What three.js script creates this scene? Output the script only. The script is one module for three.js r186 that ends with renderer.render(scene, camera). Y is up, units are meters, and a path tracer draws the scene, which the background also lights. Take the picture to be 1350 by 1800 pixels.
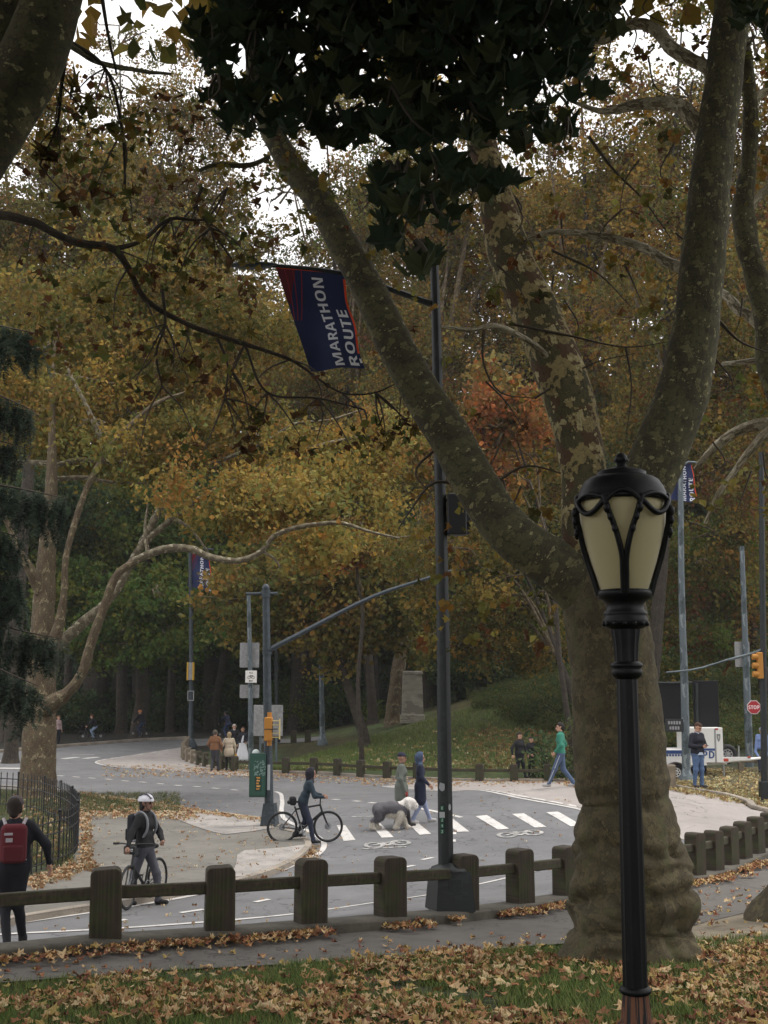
import * as THREE from 'three';
import { mergeGeometries } from 'three/addons/utils/BufferGeometryUtils.js';
import { RoundedBoxGeometry } from 'three/addons/geometries/RoundedBoxGeometry.js';
import { FontLoader } from 'three/addons/loaders/FontLoader.js';
import { TextGeometry } from 'three/addons/geometries/TextGeometry.js';

// ---------------------------------------------------------------- camera, sky, sun, exposure
const scene = new THREE.Scene();
const EYE = 3.5, FOCAL = 2200, PITCH = Math.atan(315 / 2200);
const camera = new THREE.PerspectiveCamera(2 * Math.atan(900 / FOCAL) * 180 / Math.PI, 0.75, 0.1, 600);
camera.position.set(0, EYE, 0);
camera.rotation.x = PITCH;
const renderer = new THREE.WebGLRenderer({ antialias: true });
renderer.toneMapping = THREE.LinearToneMapping;
renderer.toneMappingExposure = 1.06;
renderer.shadowMap.enabled = true;
{ // overcast sky: even, slightly brighter overhead, faint soft cloud structure
  const w = 256, h = 128, d = new Float32Array(w * h * 4);
  for (let j = 0; j < h; j++) for (let i = 0; i < w; i++) {
    const up = Math.sin(((j + 0.5) / h - 0.5) * Math.PI), a = (i / w) * Math.PI * 2;
    const cl = 1 + 0.05 * Math.sin(a * 2 + up * 5) + 0.04 * Math.sin(a * 5 - up * 9) + 0.03 * Math.sin(a * 9 + up * 21);
    const L = up < 0 ? 0.35 : (1.0 + 0.9 * up) * cl * 1.0;
    const o = (j * w + i) * 4; d[o] = L * 1.0; d[o + 1] = L * 0.985; d[o + 2] = L * 0.995; d[o + 3] = 1;
  }
  const t = new THREE.DataTexture(d, w, h, THREE.RGBAFormat, THREE.FloatType);
  t.mapping = THREE.EquirectangularReflectionMapping; t.magFilter = t.minFilter = THREE.LinearFilter; t.needsUpdate = true;
  scene.background = t; scene.environment = t;
}
const sun = new THREE.DirectionalLight(new THREE.Color(1, 0.95, 0.86), 1.4);
sun.position.set(30, 60, -42); sun.target.position.set(0, 0, -36);
sun.castShadow = true; sun.shadow.radius = 26; sun.shadow.mapSize.set(2048, 2048);
Object.assign(sun.shadow.camera, { left: -70, right: 70, top: 80, bottom: -80, near: 1, far: 200 });
scene.add(sun, sun.target);
scene.fog = new THREE.FogExp2(new THREE.Color(0.72, 0.75, 0.78), 0.0003);   // thin autumn haze

// ---------------------------------------------------------------- helpers
function rng(seed) { let a = seed >>> 0; return () => { a = (a + 0x6D2B79F5) | 0; let t = Math.imul(a ^ (a >>> 15), 1 | a); t = (t + Math.imul(t ^ (t >>> 7), 61 | t)) ^ t; return ((t ^ (t >>> 14)) >>> 0) / 4294967296; }; }
const clamp = (x, a = 0, b = 1) => Math.min(b, Math.max(a, x));
const ss = (a, b, x) => { const t = clamp((x - a) / (b - a)); return t * t * (3 - 2 * t); };
const mix = (a, b, t) => a + (b - a) * t;
const V3 = (x, y, z) => new THREE.Vector3(x, y, z);
const PT = (x, y, Z) => V3(x, y, -Z);                     // Z: metres in front of the photographer
const C = Math.cos(PITCH), S = Math.sin(PITCH);
function ray(px, py) { const dx = (px - 675) / FOCAL, dy = (900 - py) / FOCAL, f = C - dy * S; return [dx / f, (dy * C + S) / f]; }
function at(px, py, Z) { const [rx, ry] = ray(px, py); return PT(rx * Z, EYE + ry * Z, Z); }   // a place seen at (px, py) of the photograph, Z metres away
const h3 = (x, y, z) => { let n = Math.imul(x | 0, 374761393) ^ Math.imul(y | 0, 668265263) ^ Math.imul(z | 0, 1274126177); n = Math.imul(n ^ (n >>> 13), 1274126177); return ((n ^ (n >>> 16)) >>> 0) / 4294967296; };
function vnoise(x, y, z = 0) {
  const ix = Math.floor(x), iy = Math.floor(y), iz = Math.floor(z), fx = x - ix, fy = y - iy, fz = z - iz;
  const u = fx * fx * (3 - 2 * fx), v = fy * fy * (3 - 2 * fy), w = fz * fz * (3 - 2 * fz);
  const l = (k) => mix(mix(h3(ix, iy, iz + k), h3(ix + 1, iy, iz + k), u), mix(h3(ix, iy + 1, iz + k), h3(ix + 1, iy + 1, iz + k), u), v);
  return mix(l(0), l(1), w);
}
const fbm = (x, y, z = 0, o = 4) => { let s = 0, a = 0.5, n = 0; for (let i = 0; i < o; i++) { s += a * vnoise(x, y, z); n += a; a *= 0.5; x = x * 2.03 + 11; y = y * 2.03 + 7; z = z * 2.03 + 5; } return s / n; };
// tileable noise on the unit square with p cells
function tnoise(u, v, p, s) {
  const x = u * p, y = v * p, ix = Math.floor(x), iy = Math.floor(y), fx = x - ix, fy = y - iy, a = fx * fx * (3 - 2 * fx), b = fy * fy * (3 - 2 * fy), m = (k) => ((k % p) + p) % p;
  return mix(mix(h3(m(ix), m(iy), s), h3(m(ix + 1), m(iy), s), a), mix(h3(m(ix), m(iy + 1), s), h3(m(ix + 1), m(iy + 1), s), a), b);
}
const tf = (u, v, p, s, o = 4) => { let r = 0, a = 0.5, n = 0; for (let i = 0; i < o; i++) { r += a * tnoise(u, v, p, s + i * 17); n += a; a *= 0.55; p *= 2; } return r / n; };
function texture(n, f, srgb = true, w = n) {             // f(u, v) -> [r, g, b] 0..1 (display values)
  const d = new Uint8Array(w * n * 4);
  for (let j = 0; j < n; j++) for (let i = 0; i < w; i++) { const c = f(i / w, j / n), o = (j * w + i) * 4; for (let k = 0; k < 3; k++) d[o + k] = clamp(c[k]) * 255; d[o + 3] = 255; }
  const t = new THREE.DataTexture(d, w, n); t.wrapS = t.wrapT = THREE.RepeatWrapping; t.magFilter = t.minFilter = THREE.LinearFilter;
  if (srgb) t.colorSpace = THREE.SRGBColorSpace; t.needsUpdate = true; return t;
}
const lin = (r, g, b) => new THREE.Color().setRGB(r, g, b);
const mat = (c, roughness = 0.8, o = {}) => new THREE.MeshStandardMaterial({ color: c instanceof THREE.Color ? c : new THREE.Color(c), roughness, ...o });
const used = {};
function numbered(n) { const k = used[n] = (used[n] ?? -1) + 1; return k ? n + '_' + String(k).padStart(3, '0') : n; }
function tag(o, label, category, group, kind) { o.userData = {}; if (label) o.userData.label = label; if (category) o.userData.category = category; if (group) o.userData.group = group; if (kind) o.userData.kind = kind; return o; }
function thing(name, label, category, pos, turn = 0, group) { const o = new THREE.Group(); o.name = numbered(name); if (pos) o.position.copy(pos); o.rotation.y = turn; scene.add(o); return tag(o, label, category, group); }
function part(name, geo, m, parent) {
  const g = Array.isArray(geo) ? join(geo) : geo, o = new THREE.Mesh(g, m); o.castShadow = o.receiveShadow = true;
  o.name = parent ? name : numbered(name); (parent || scene).add(o); return o;
}
function struct(name, geo, m, label) { return tag(part(name, geo, m), label, null, null, 'structure'); }
function join(list) {
  const keys = ['position', 'normal', 'uv'], col = list.some((g) => g.attributes.color);
  return mergeGeometries(list.map((g) => {
    g = g.index ? g.toNonIndexed() : g.clone();
    if (!g.attributes.normal) g.computeVertexNormals();
    if (!g.attributes.uv) g.setAttribute('uv', new THREE.BufferAttribute(new Float32Array(g.attributes.position.count * 2), 2));
    if (col && !g.attributes.color) g.setAttribute('color', new THREE.BufferAttribute(new Float32Array(g.attributes.position.count * 3).fill(1), 3));
    for (const k of Object.keys(g.attributes)) if (!keys.includes(k) && !(col && k === 'color')) g.deleteAttribute(k);
    return g;
  }));
}
const move = (g, x, y, z, rx = 0, ry = 0, rz = 0) => g.applyMatrix4(new THREE.Matrix4().compose(V3(x, y, z), new THREE.Quaternion().setFromEuler(new THREE.Euler(rx, ry, rz)), V3(1, 1, 1)));
const rbox = (w, h, d, r = 0.01, x = 0, y = 0, z = 0) => new RoundedBoxGeometry(w, h, d, 2, Math.min(r, w / 2.01, h / 2.01, d / 2.01)).translate(x, y, z);
// straight round bar from a to b
function bar(a, b, r0, r1 = r0, seg = 10) {
  const d = b.clone().sub(a), g = new THREE.CylinderGeometry(r1, r0, d.length(), seg, 1);
  g.applyQuaternion(new THREE.Quaternion().setFromUnitVectors(V3(0, 1, 0), d.clone().normalize())); const m = a.clone().add(b).multiplyScalar(0.5); return g.translate(m.x, m.y, m.z);
}
const tube = (pts, r, n = 24, seg = 8, closed = false) => new THREE.TubeGeometry(new THREE.CatmullRomCurve3(pts, closed), n, r, seg, closed);
// swept limb with radii along the way, uneven skin; uv in metres
function limb(pts, radii, { seg = 12, step = 0.25, rough = 0.06, seed = 1, fold = 0, disp = null } = {}) {
  const curve = new THREE.CatmullRomCurve3(pts, false, 'centripetal'), L = curve.getLength(), n = Math.max(4, Math.ceil(L / step)), N = pts.length - 1;
  const pos = [], uv = [], idx = []; let nrm = V3(0.31, 0.2, 0.93), len = 0, prev = null;
  const turns = Math.max(1, Math.round(Math.max(...radii) * 5)), rad = (t) => { const k = clamp(t * N, 0, N - 1e-6), i = Math.floor(k); return mix(radii[i], radii[i + 1], k - i); };
  for (let i = 0; i <= n; i++) {
    const t = i / n, p = curve.getPoint(t), tan = curve.getTangent(t), r = rad(t);
    if (prev) len += p.distanceTo(prev); prev = p;
    const bx = nrm.clone().addScaledVector(tan, -nrm.dot(tan)).normalize(), by = tan.clone().cross(bx); nrm = bx;
    for (let j = 0; j <= seg; j++) {
      const a = (j % seg) / seg * Math.PI * 2, c = Math.cos(a), s = Math.sin(a);
      let k = 1 + rough * (vnoise(c * 1.5 + seed, s * 1.5, len / Math.max(0.15, r * 1.6)) * 2 - 1);
      if (fold) k += fold * (fbm(c * 1.1 + seed, s * 1.1, len * 1.9, 3) * 2 - 1);
      if (disp) k += disp(len, c, s);
      const q = p.clone().addScaledVector(bx, c * r * k).addScaledVector(by, s * r * k);
      pos.push(q.x, q.y, q.z); uv.push(j / seg * turns, len);
    }
  }
  for (let i = 0; i < n; i++) for (let j = 0; j < seg; j++) { const a = i * (seg + 1) + j, b = a + seg + 1; idx.push(a, a + 1, b, a + 1, b + 1, b); }
  const g = new THREE.BufferGeometry(); g.setAttribute('position', new THREE.Float32BufferAttribute(pos, 3)); g.setAttribute('uv', new THREE.Float32BufferAttribute(uv, 2)); g.setIndex(idx); g.computeVertexNormals();
  return g;
}
function copies(name, geo, m, list, parent, kind) {       // list of [position, quaternion, scale, colour]
  const o = new THREE.InstancedMesh(geo, m, list.length), M = new THREE.Matrix4(), s = V3(1, 1, 1);
  list.forEach(([p, q, k, c], i) => { if (k.isVector3) s.copy(k); else s.setScalar(k); o.setMatrixAt(i, M.compose(p, q, s)); if (c) o.setColorAt(i, c); });
  o.name = parent ? name : numbered(name); o.castShadow = o.receiveShadow = true; (parent || scene).add(o); if (kind) o.userData.kind = kind; return o;
}
const rq = (R) => { const q = new THREE.Quaternion(R() * 2 - 1, R() * 2 - 1, R() * 2 - 1, R() * 2 - 1); return q.normalize(); };

// ---------------------------------------------------------------- ground
// line of the near kerb (x, Z, height of the kerb's top)
const KERB = [[-16, 5.9, 1.05], [-8.6, 9.8, 0.98], [-4.209, 12.922, 0.944], [-2.97, 13.841, 0.902], [-1.847, 14.535, 0.852], [-0.854, 15.1, 0.832], [0.076, 15.823, 0.778], [1.029, 16.743, 0.698], [1.86, 17.637, 0.645], [2.645, 18.788, 0.563], [3.572, 20.011, 0.487], [4.499, 21.235, 0.41], [5.426, 22.458, 0.334], [5.959, 23.252, 0.302], [6.468, 24.103, 0.288], [6.983, 25.018, 0.284], [7.486, 25.861, 0.276], [8.024, 26.762, 0.278], [11, 31.3, 0.2], [18, 40, 0.2], [40, 60, 0.3]];
function kerbAt(x, Z) {                                    // [signed distance, positive on the road side; height of the kerb there]
  let best = 1e9, sd = 0, y = 0;
  for (let i = 0; i < KERB.length - 1; i++) {
    const [ax, az, ay] = KERB[i], [bx, bz, by] = KERB[i + 1], dx = bx - ax, dz = bz - az, t = clamp(((x - ax) * dx + (Z - az) * dz) / (dx * dx + dz * dz));
    const ex = x - ax - dx * t, ez = Z - az - dz * t, d = Math.hypot(ex, ez);
    if (d < best) { best = d; y = mix(ay, by, t); sd = (dx * ez - dz * ex) >= 0 ? d : -d; }
  }
  return [sd, y];
}
const hillShape = (x, Z) => 4.9 * ss(-7, 14, x) * ss(50, 78, Z) + 0.6 * ss(60, 86, Z) * (1 - ss(-4, 6, x)) + 11 * ss(104, 150, Z);
function ground(x, Z) {
  const [d, y] = kerbAt(x, Z);
  const road = 0.85 * Math.exp(-((x - 7.5) ** 2) / 60 - ((Z - 36.5) ** 2) / 34) + 0.12 * ss(10, 14, x) * ss(36, 46, Z) + hillShape(x, Z);
  if (d >= 0) return mix(y - 0.1, 0, ss(0.2, 4.6, d)) + road * ss(0, 6, d);
  const e = -d;
  return y - 0.13 + 0.095 * Math.max(0, e - 1.4) * (1 - 0.5 * ss(8, 30, e)) + 0.035 * (fbm(x * 0.7, Z * 0.7) - 0.5) * ss(1.2, 2.2, e);
}
function hit(px, py, lift = 0) {                           // where the line of sight through (px, py) meets the ground
  const [rx, ry] = ray(px, py); let a = 3, b = 3;
  for (let Z = 3; Z < 400; Z += 0.25) { if (EYE + ry * Z < ground(rx * Z, Z) + lift) { b = Z; a = Z - 0.25; break; } b = Z; }
  for (let k = 0; k < 24; k++) { const m = (a + b) / 2; if (EYE + ry * m < ground(rx * m, m) + lift) b = m; else a = m; }
  return PT(rx * b, ground(rx * b, b), b);
}
const onG = (x, Z, up = 0) => PT(x, ground(x, Z) + up, Z);
// sheet that follows the ground inside a closed outline [[x, Z], ...]
function sheet(outline, lift, maxEdge = 0.8, side = 0) {
  const sh = new THREE.Shape(outline.map(([x, Z]) => new THREE.Vector2(x, Z))), g0 = new THREE.ShapeGeometry(sh), P = g0.attributes.position, I = g0.index.array;
  const pos = [], uv = []; const put = (x, Z, dy = 0) => { pos.push(x, ground(x, Z) + lift + dy, -Z); uv.push(x, Z); };
  const split = (a, b, c) => {
    const l = [Math.hypot(a[0] - b[0], a[1] - b[1]), Math.hypot(b[0] - c[0], b[1] - c[1]), Math.hypot(c[0] - a[0], c[1] - a[1])], m = Math.max(...l);
    const lim = maxEdge * Math.max(1, (a[1] + b[1] + c[1]) / 90);
    if (m <= lim) { put(...a); put(...b); put(...c); return; }
    const k = l.indexOf(m), t = [a, b, c], p = t[k], q = t[(k + 1) % 3], r = t[(k + 2) % 3], h = [(p[0] + q[0]) / 2, (p[1] + q[1]) / 2];
    split(p, h, r); split(h, q, r);
  };
  const v = (i) => [P.getX(i), P.getY(i)];
  for (let i = 0; i < I.length; i += 3) split(v(I[i]), v(I[i + 1]), v(I[i + 2]));
  if (side) {
    const o = outline, n = o.length; let area = 0; for (let i = 0; i < n; i++) area += o[i][0] * o[(i + 1) % n][1] - o[(i + 1) % n][0] * o[i][1];
    for (let i = 0; i < n; i++) { let a = o[i], b = o[(i + 1) % n]; if (area < 0) [a, b] = [b, a];
      const st = Math.max(1, Math.ceil(Math.hypot(a[0] - b[0], a[1] - b[1]) / maxEdge));
      for (let k = 0; k < st; k++) { const p = [mix(a[0], b[0], k / st), mix(a[1], b[1], k / st)], q = [mix(a[0], b[0], (k + 1) / st), mix(a[1], b[1], (k + 1) / st)];
        put(...p, -side); put(...q, -side); put(...q); put(...p, -side); put(...q); put(...p); } }
  }
  const g = new THREE.BufferGeometry(); g.setAttribute('position', new THREE.Float32BufferAttribute(pos, 3)); g.setAttribute('uv', new THREE.Float32BufferAttribute(uv, 2)); g.computeVertexNormals();
  if (!side) smoothUp(g); return g;
}
function smoothUp(g) { const p = g.attributes.position, n = g.attributes.normal; for (let i = 0; i < p.count; i++) { const x = p.getX(i), Z = -p.getZ(i), e = 0.3, k = V3(-(ground(x + e, Z) - ground(x - e, Z)) / (2 * e), 1, (ground(x, Z + e) - ground(x, Z - e)) / (2 * e)).normalize(); n.setXYZ(i, k.x, k.y, k.z); } }
const px = (list, lift = 0) => list.map(([a, b]) => { const p = hit(a, b, lift); return [p.x, -p.z]; });   // outline in the photograph -> outline on the ground
const smooth = (list, n = 40, closed = false) => new THREE.CatmullRomCurve3(list.map(([x, Z]) => V3(x, 0, Z)), closed, 'centripetal').getPoints(n).map((p) => [p.x, p.z]);
function ribbon(line, w, lift) {                           // painted line along [[x, Z], ...]
  const L = [], R = [];
  line.forEach((p, i) => { const a = line[Math.max(0, i - 1)], b = line[Math.min(line.length - 1, i + 1)], dx = b[0] - a[0], dz = b[1] - a[1], l = Math.hypot(dx, dz) || 1; L.push([p[0] - dz / l * w / 2, p[1] + dx / l * w / 2]); R.push([p[0] + dz / l * w / 2, p[1] - dx / l * w / 2]); });
  return sheet([...L, ...R.reverse()], lift, 0.7);
}
function kerbStone(line, w, h, lift = -0.1, side = 1) {         // raised kerb, profile with a rounded edge, swept along [[x, Z], ...]
  const prof = [[0, 0], [0, h - 0.03], [0.012, h - 0.008], [0.035, h], [w - 0.02, h], [w, h - 0.015], [w, 0]], pos = [], uv = [], idx = []; let len = 0;
  line.forEach((p, i) => {
    const a = line[Math.max(0, i - 1)], b = line[Math.min(line.length - 1, i + 1)], dx = b[0] - a[0], dz = b[1] - a[1], l = Math.hypot(dx, dz) || 1; if (i) len += Math.hypot(p[0] - line[i - 1][0], p[1] - line[i - 1][1]);
    const y = ground(p[0], p[1]); let s = 0;
    prof.forEach(([u, v], j) => { if (j) s += Math.hypot(u - prof[j - 1][0], v - prof[j - 1][1]); pos.push(p[0] - side * dz / l * u, y + lift + v, -(p[1] + side * dx / l * u)); uv.push(len, s); });
  });
  const n = prof.length; for (let i = 0; i < line.length - 1; i++) for (let j = 0; j < n - 1; j++) { const a = i * n + j, b = a + n; idx.push(a, b, a + 1, b, b + 1, a + 1); }
  const g = new THREE.BufferGeometry(); g.setAttribute('position', new THREE.Float32BufferAttribute(pos, 3)); g.setAttribute('uv', new THREE.Float32BufferAttribute(uv, 2)); g.setIndex(idx); g.computeVertexNormals(); return g;
}
// ---------------------------------------------------------------- surface materials
const scaled = (t, k) => { const c = t.clone(); c.repeat.set(k, k); c.needsUpdate = true; return c; };
function asphalt(r, g, b, speck, patch, k, seed) {
  const t = texture(1024, (u, v) => {
    const a = tf(u, v, 6, seed, 5) - 0.5, f = h3(u * 1024, v * 1024, seed) - 0.5, st = tf(u, v, 24, seed + 90, 3) - 0.5, cr = Math.abs(tf(u, v, 5, seed + 40, 5) - 0.5);
    const c = 1 + patch * a + speck * f + 0.12 * st - (cr < 0.006 ? 0.22 : 0); return [r * c, g * c, b * c];
  });
  const m = mat('#ffffff', 0.92); m.map = scaled(t, k); m.bumpMap = m.map; m.bumpScale = 0.006; return m;
}
const M = {};
M.road = asphalt(0.425, 0.425, 0.43, 0.16, 0.22, 1 / 7, 3);
M.walk = asphalt(0.445, 0.432, 0.405, 0.16, 0.25, 1 / 6, 5);
M.path = asphalt(0.385, 0.37, 0.35, 0.18, 0.3, 1 / 4, 8);
M.gore = asphalt(0.605, 0.578, 0.56, 0.1, 0.12, 1 / 8, 11);
M.cobble = asphalt(0.60, 0.58, 0.56, 0.3, 0.35, 1 / 2.5, 14);
M.dirt = asphalt(0.52, 0.48, 0.41, 0.2, 0.45, 1 / 3, 17);
M.kerb = asphalt(0.35, 0.335, 0.30, 0.3, 0.5, 1 / 1.5, 21);
M.granite = asphalt(0.56, 0.525, 0.48, 0.25, 0.4, 1 / 2, 24);
M.paint = (() => { const m = mat('#ffffff', 0.8); m.map = scaled(texture(512, (u, v) => { const c = 0.79 + 0.12 * (tf(u, v, 8, 60, 4) - 0.5) - (tf(u, v, 20, 66, 3) > 0.66 ? 0.1 : 0); return [c, c * 0.985, c * 0.965]; }), 1 / 1.5); return m; })();
M.worn = (() => { const m = mat('#ffffff', 0.85); m.map = scaled(texture(512, (u, v) => { const k = ss(0.42, 0.62, tf(u, v, 14, 70, 4)), c = mix(0.52, 0.7, k); return [c, c * 0.99, c * 0.97]; }), 1 / 1.2); return m; })();
{ // soil and short turf; the ground sheet's vertex colours say which
  const t = texture(1024, (u, v) => { const a = tf(u, v, 10, 31, 5), f = tf(u, v, 90, 35, 2), c = 0.62 + 0.5 * (a - 0.5) + 0.75 * (f - 0.5); return [c * (0.98 + 0.3 * (tf(u, v, 30, 37, 3) - 0.5)), c, c * 0.9]; });
  M.soil = mat('#ffffff', 1, { vertexColors: true }); M.soil.map = scaled(t, 1 / 3.5); M.soil.bumpMap = M.soil.map; M.soil.bumpScale = 0.03;
}
// ---------------------------------------------------------------- the ground sheet
const axis = (parts) => { const o = []; for (const [a, b, s] of parts) for (let x = a; x < b - 1e-6; x += s) o.push(x); o.push(parts.at(-1)[1]); return o; };
{
  const X = axis([[-110, -36, 4], [-36, 36, 0.6], [36, 110, 4]]), Z = axis([[-20, 4, 1.5], [4, 62, 0.5], [62, 100, 1], [100, 190, 5]]), pos = [], uv = [], col = [], idx = [];
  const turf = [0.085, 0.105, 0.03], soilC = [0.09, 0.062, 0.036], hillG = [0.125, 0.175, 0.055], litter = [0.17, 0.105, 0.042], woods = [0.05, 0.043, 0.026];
  for (const z of Z) for (const x of X) {
    pos.push(x, ground(x, z) - 0.006, -z); uv.push(x, z);
    const [d] = kerbAt(x, z), n = fbm(x * 0.5, z * 0.5, 3); let c;
    if (d < 0) c = n > 0.56 ? soilC : turf;
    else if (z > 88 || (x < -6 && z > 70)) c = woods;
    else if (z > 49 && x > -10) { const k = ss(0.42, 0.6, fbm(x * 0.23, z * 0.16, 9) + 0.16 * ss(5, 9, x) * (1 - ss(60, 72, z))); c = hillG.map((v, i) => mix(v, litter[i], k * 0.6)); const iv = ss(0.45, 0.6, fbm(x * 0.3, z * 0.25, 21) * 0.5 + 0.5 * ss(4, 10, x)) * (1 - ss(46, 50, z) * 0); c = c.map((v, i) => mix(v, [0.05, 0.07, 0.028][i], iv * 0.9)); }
    else { const k = ss(0.35, 0.65, fbm(x * 0.4, z * 0.4, 5)); c = turf.map((v, i) => mix(v, litter[i], k)); }
    col.push(...c);
  }
  const w = X.length; for (let j = 0; j < Z.length - 1; j++) for (let i = 0; i < w - 1; i++) { const a = j * w + i, b = a + w; idx.push(a, a + 1, b, a + 1, b + 1, b); }
  const g = new THREE.BufferGeometry(); g.setAttribute('position', new THREE.Float32BufferAttribute(pos, 3)); g.setAttribute('uv', new THREE.Float32BufferAttribute(uv, 2)); g.setAttribute('color', new THREE.Float32BufferAttribute(col, 3)); g.setIndex(idx); g.computeVertexNormals();
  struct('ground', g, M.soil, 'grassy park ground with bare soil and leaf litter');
}
const kerbPx = KERB.slice(1, 18).map(([x, Z]) => [x, Z]);
const roadEdge = [...kerbPx.map(([x, Z]) => { return [x - 0.02, Z + 0.12]; }), [11, 31.2]];
struct('road', sheet([[-16, 6.2], ...roadEdge, ...px([[1500, 1448], [1322, 1424], [1310, 1415], [1270, 1403], [1180, 1389], [1010, 1376], [875, 1375], [660, 1369], [550, 1362], [480, 1360], [430, 1359], [370, 1352], [330, 1343], [320, 1337], [319, 1326], [332, 1313], [400, 1309], [480, 1307], [560, 1302], [562, 1295], [430, 1297], [330, 1300], [260, 1303], [90, 1316], [0, 1324], [-100, 1333]]), [-60, 50], [-60, 20]], 0.024), M.road, 'grey asphalt park drive curving through the junction');
struct('paved_gore', sheet(px([[168, 1341], [180, 1336], [240, 1327], [330, 1313], [322, 1326], [322, 1336], [345, 1346], [400, 1357], [470, 1361], [450, 1367], [350, 1360], [240, 1351], [190, 1346]]), 0.034), M.gore, 'pale paved triangle beside the far fence');
struct('paved_gore', sheet(px([[672, 1384], [720, 1378], [820, 1374], [1000, 1375], [1180, 1389], [1270, 1403], [1312, 1416], [1420, 1447], [1330, 1475], [1200, 1478], [1100, 1447], [1020, 1424], [900, 1401], [760, 1390]]), 0.034), M.gore, 'pale paved apron beyond the crosswalk');
// island with footpath on the left
const islandNear = px([[-120, 1648], [13, 1619], [100, 1604], [160, 1595], [250, 1581], [358, 1561], [450, 1541], [510, 1518], [538, 1499], [548, 1484], [540, 1473]], 0.1);
const islandFar = px([[520, 1463], [489, 1449], [478, 1441], [420, 1433], [330, 1421], [250, 1408], [140, 1392], [60, 1385], [-120, 1376]], 0.1);
const islandOutline = [...smooth(islandNear, 50), ...smooth(islandFar, 40)];
struct('pavement', sheet([...islandOutline, [-40, 36], [-40, 18]], 0.125), M.walk, 'tan asphalt footpath island on the left');
struct('kerb', kerbStone(smooth(islandNear, 60), 0.16, 0.24, -0.1), M.granite, 'granite kerb of the footpath island by the road');
struct('kerb', kerbStone(smooth([islandNear.at(-1), ...islandFar], 60), 0.16, 0.24, -0.1), M.granite, 'granite kerb on the far side of the footpath island');
struct('paving_patch', sheet(px([[295, 1434], [345, 1426], [420, 1435], [474, 1444], [482, 1455], [440, 1462], [395, 1467], [372, 1462], [338, 1451]], 0.13), 0.137), M.cobble, 'pale stone paving patch beside the signal pole');
struct('paving_patch', sheet(px([[404, 1543], [415, 1520], [417, 1503], [430, 1495], [500, 1490], [540, 1484], [532, 1498], [505, 1517], [450, 1537]], 0.13), 0.137), M.cobble, 'pale stone paving patch at the island corner');
struct('lawn', sheet(px([[-120, 1382], [60, 1389], [112, 1392], [124, 1400], [132, 1440], [134, 1480], [122, 1515], [84, 1535], [30, 1551], [-120, 1566]], 0.14), 0.14), M.soilTurf = (() => { const m = mat(lin(0.10, 0.115, 0.04), 1); m.map = M.soil.map; return m; })(), 'fenced lawn under the left plane tree');
struct('lawn', sheet(px([[112, 1391], [140, 1395], [250, 1411], [325, 1423], [296, 1431], [250, 1425], [190, 1428], [134, 1430], [128, 1410]], 0.14), 0.14), M.soilTurf, 'strip of leaf strewn grass behind the footpath');
// far kerbs and the near kerb
struct('kerb', kerbStone(smooth(px([[-100, 1333], [0, 1323], [90, 1315], [180, 1308], [260, 1302], [330, 1299]]), 40), 0.2, 0.26, -0.1), M.granite, 'stone kerb in front of the far woods');
const farFenceLine = px([[331, 1316], [322, 1327], [324, 1337], [345, 1345], [372, 1351], [420, 1358], [470, 1359], [505, 1360], [551, 1361], [602, 1364], [660, 1368], [735, 1371], [810, 1374], [877, 1375], [945, 1375], [1010, 1376], [1180, 1388]]);
struct('kerb', kerbStone(smooth(farFenceLine, 90), 0.2, 0.2, -0.08), M.granite, 'stone kerb under the far timber fence');
struct('kerb', kerbStone(smooth(px([[1170, 1386], [1220, 1394], [1270, 1402], [1308, 1414], [1322, 1424], [1500, 1448]]), 40), 0.2, 0.24, -0.1), M.granite, 'stone kerb round the leafy verge');
{
  const line = smooth(KERB.slice(0, 19).map(([x, Z]) => [x, Z]), 150), pos = [], uv = [], idx = []; let len = 0;
  const prof = [[-0.2, -0.35], [-0.2, -0.02], [-0.175, 0.005], [-0.1, 0.012], [0.22, 0.004], [0.25, -0.02], [0.25, -0.35]];
  line.forEach((p, i) => {
    const a = line[Math.max(0, i - 1)], b = line[Math.min(line.length - 1, i + 1)], dx = b[0] - a[0], dz = b[1] - a[1], l = Math.hypot(dx, dz), y = kerbAt(p[0], p[1])[1]; if (i) len += Math.hypot(p[0] - line[i - 1][0], p[1] - line[i - 1][1]); let s = 0;
    prof.forEach(([u, v], j) => { if (j) s += Math.hypot(u - prof[j - 1][0], v - prof[j - 1][1]); const n = (fbm(len * 3, j * 7.1, 2) - 0.5) * 0.03; pos.push(p[0] - dz / l * (u + n), y + v + n * 0.5, -(p[1] + dx / l * (u + n))); uv.push(len, s); });
  });
  const n = prof.length; for (let i = 0; i < line.length - 1; i++) for (let j = 0; j < n - 1; j++) { const a = i * n + j, b = a + n; idx.push(a, b, a + 1, b, b + 1, a + 1); }
  const g = new THREE.BufferGeometry(); g.setAttribute('position', new THREE.Float32BufferAttribute(pos, 3)); g.setAttribute('uv', new THREE.Float32BufferAttribute(uv, 2)); g.setIndex(idx); g.computeVertexNormals();
  struct('kerb', g, M.kerb, 'weathered concrete kerb carrying the near timber fence');
}
const pathEdge = px([[1500, 1560], [1420, 1572], [1350, 1590], [1290, 1612], [1230, 1626], [1100, 1650], [985, 1662], [870, 1671], [760, 1679], [600, 1691], [450, 1701], [350, 1706], [150, 1719], [0, 1731], [-120, 1742]]);
struct('path', sheet([...kerbPx.map(([x, Z]) => [x + 0.05, Z - 0.1]), ...smooth(pathEdge, 60)], 0.02, 0.5), M.path, 'narrow dark asphalt footpath along the near kerb');
struct('path', sheet(px([[1270, 1812], [1350, 1788], [1450, 1770], [1450, 1900], [1270, 1900]]), 0.02, 0.5), M.path, 'corner of asphalt footpath in front of the lawn');
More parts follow.
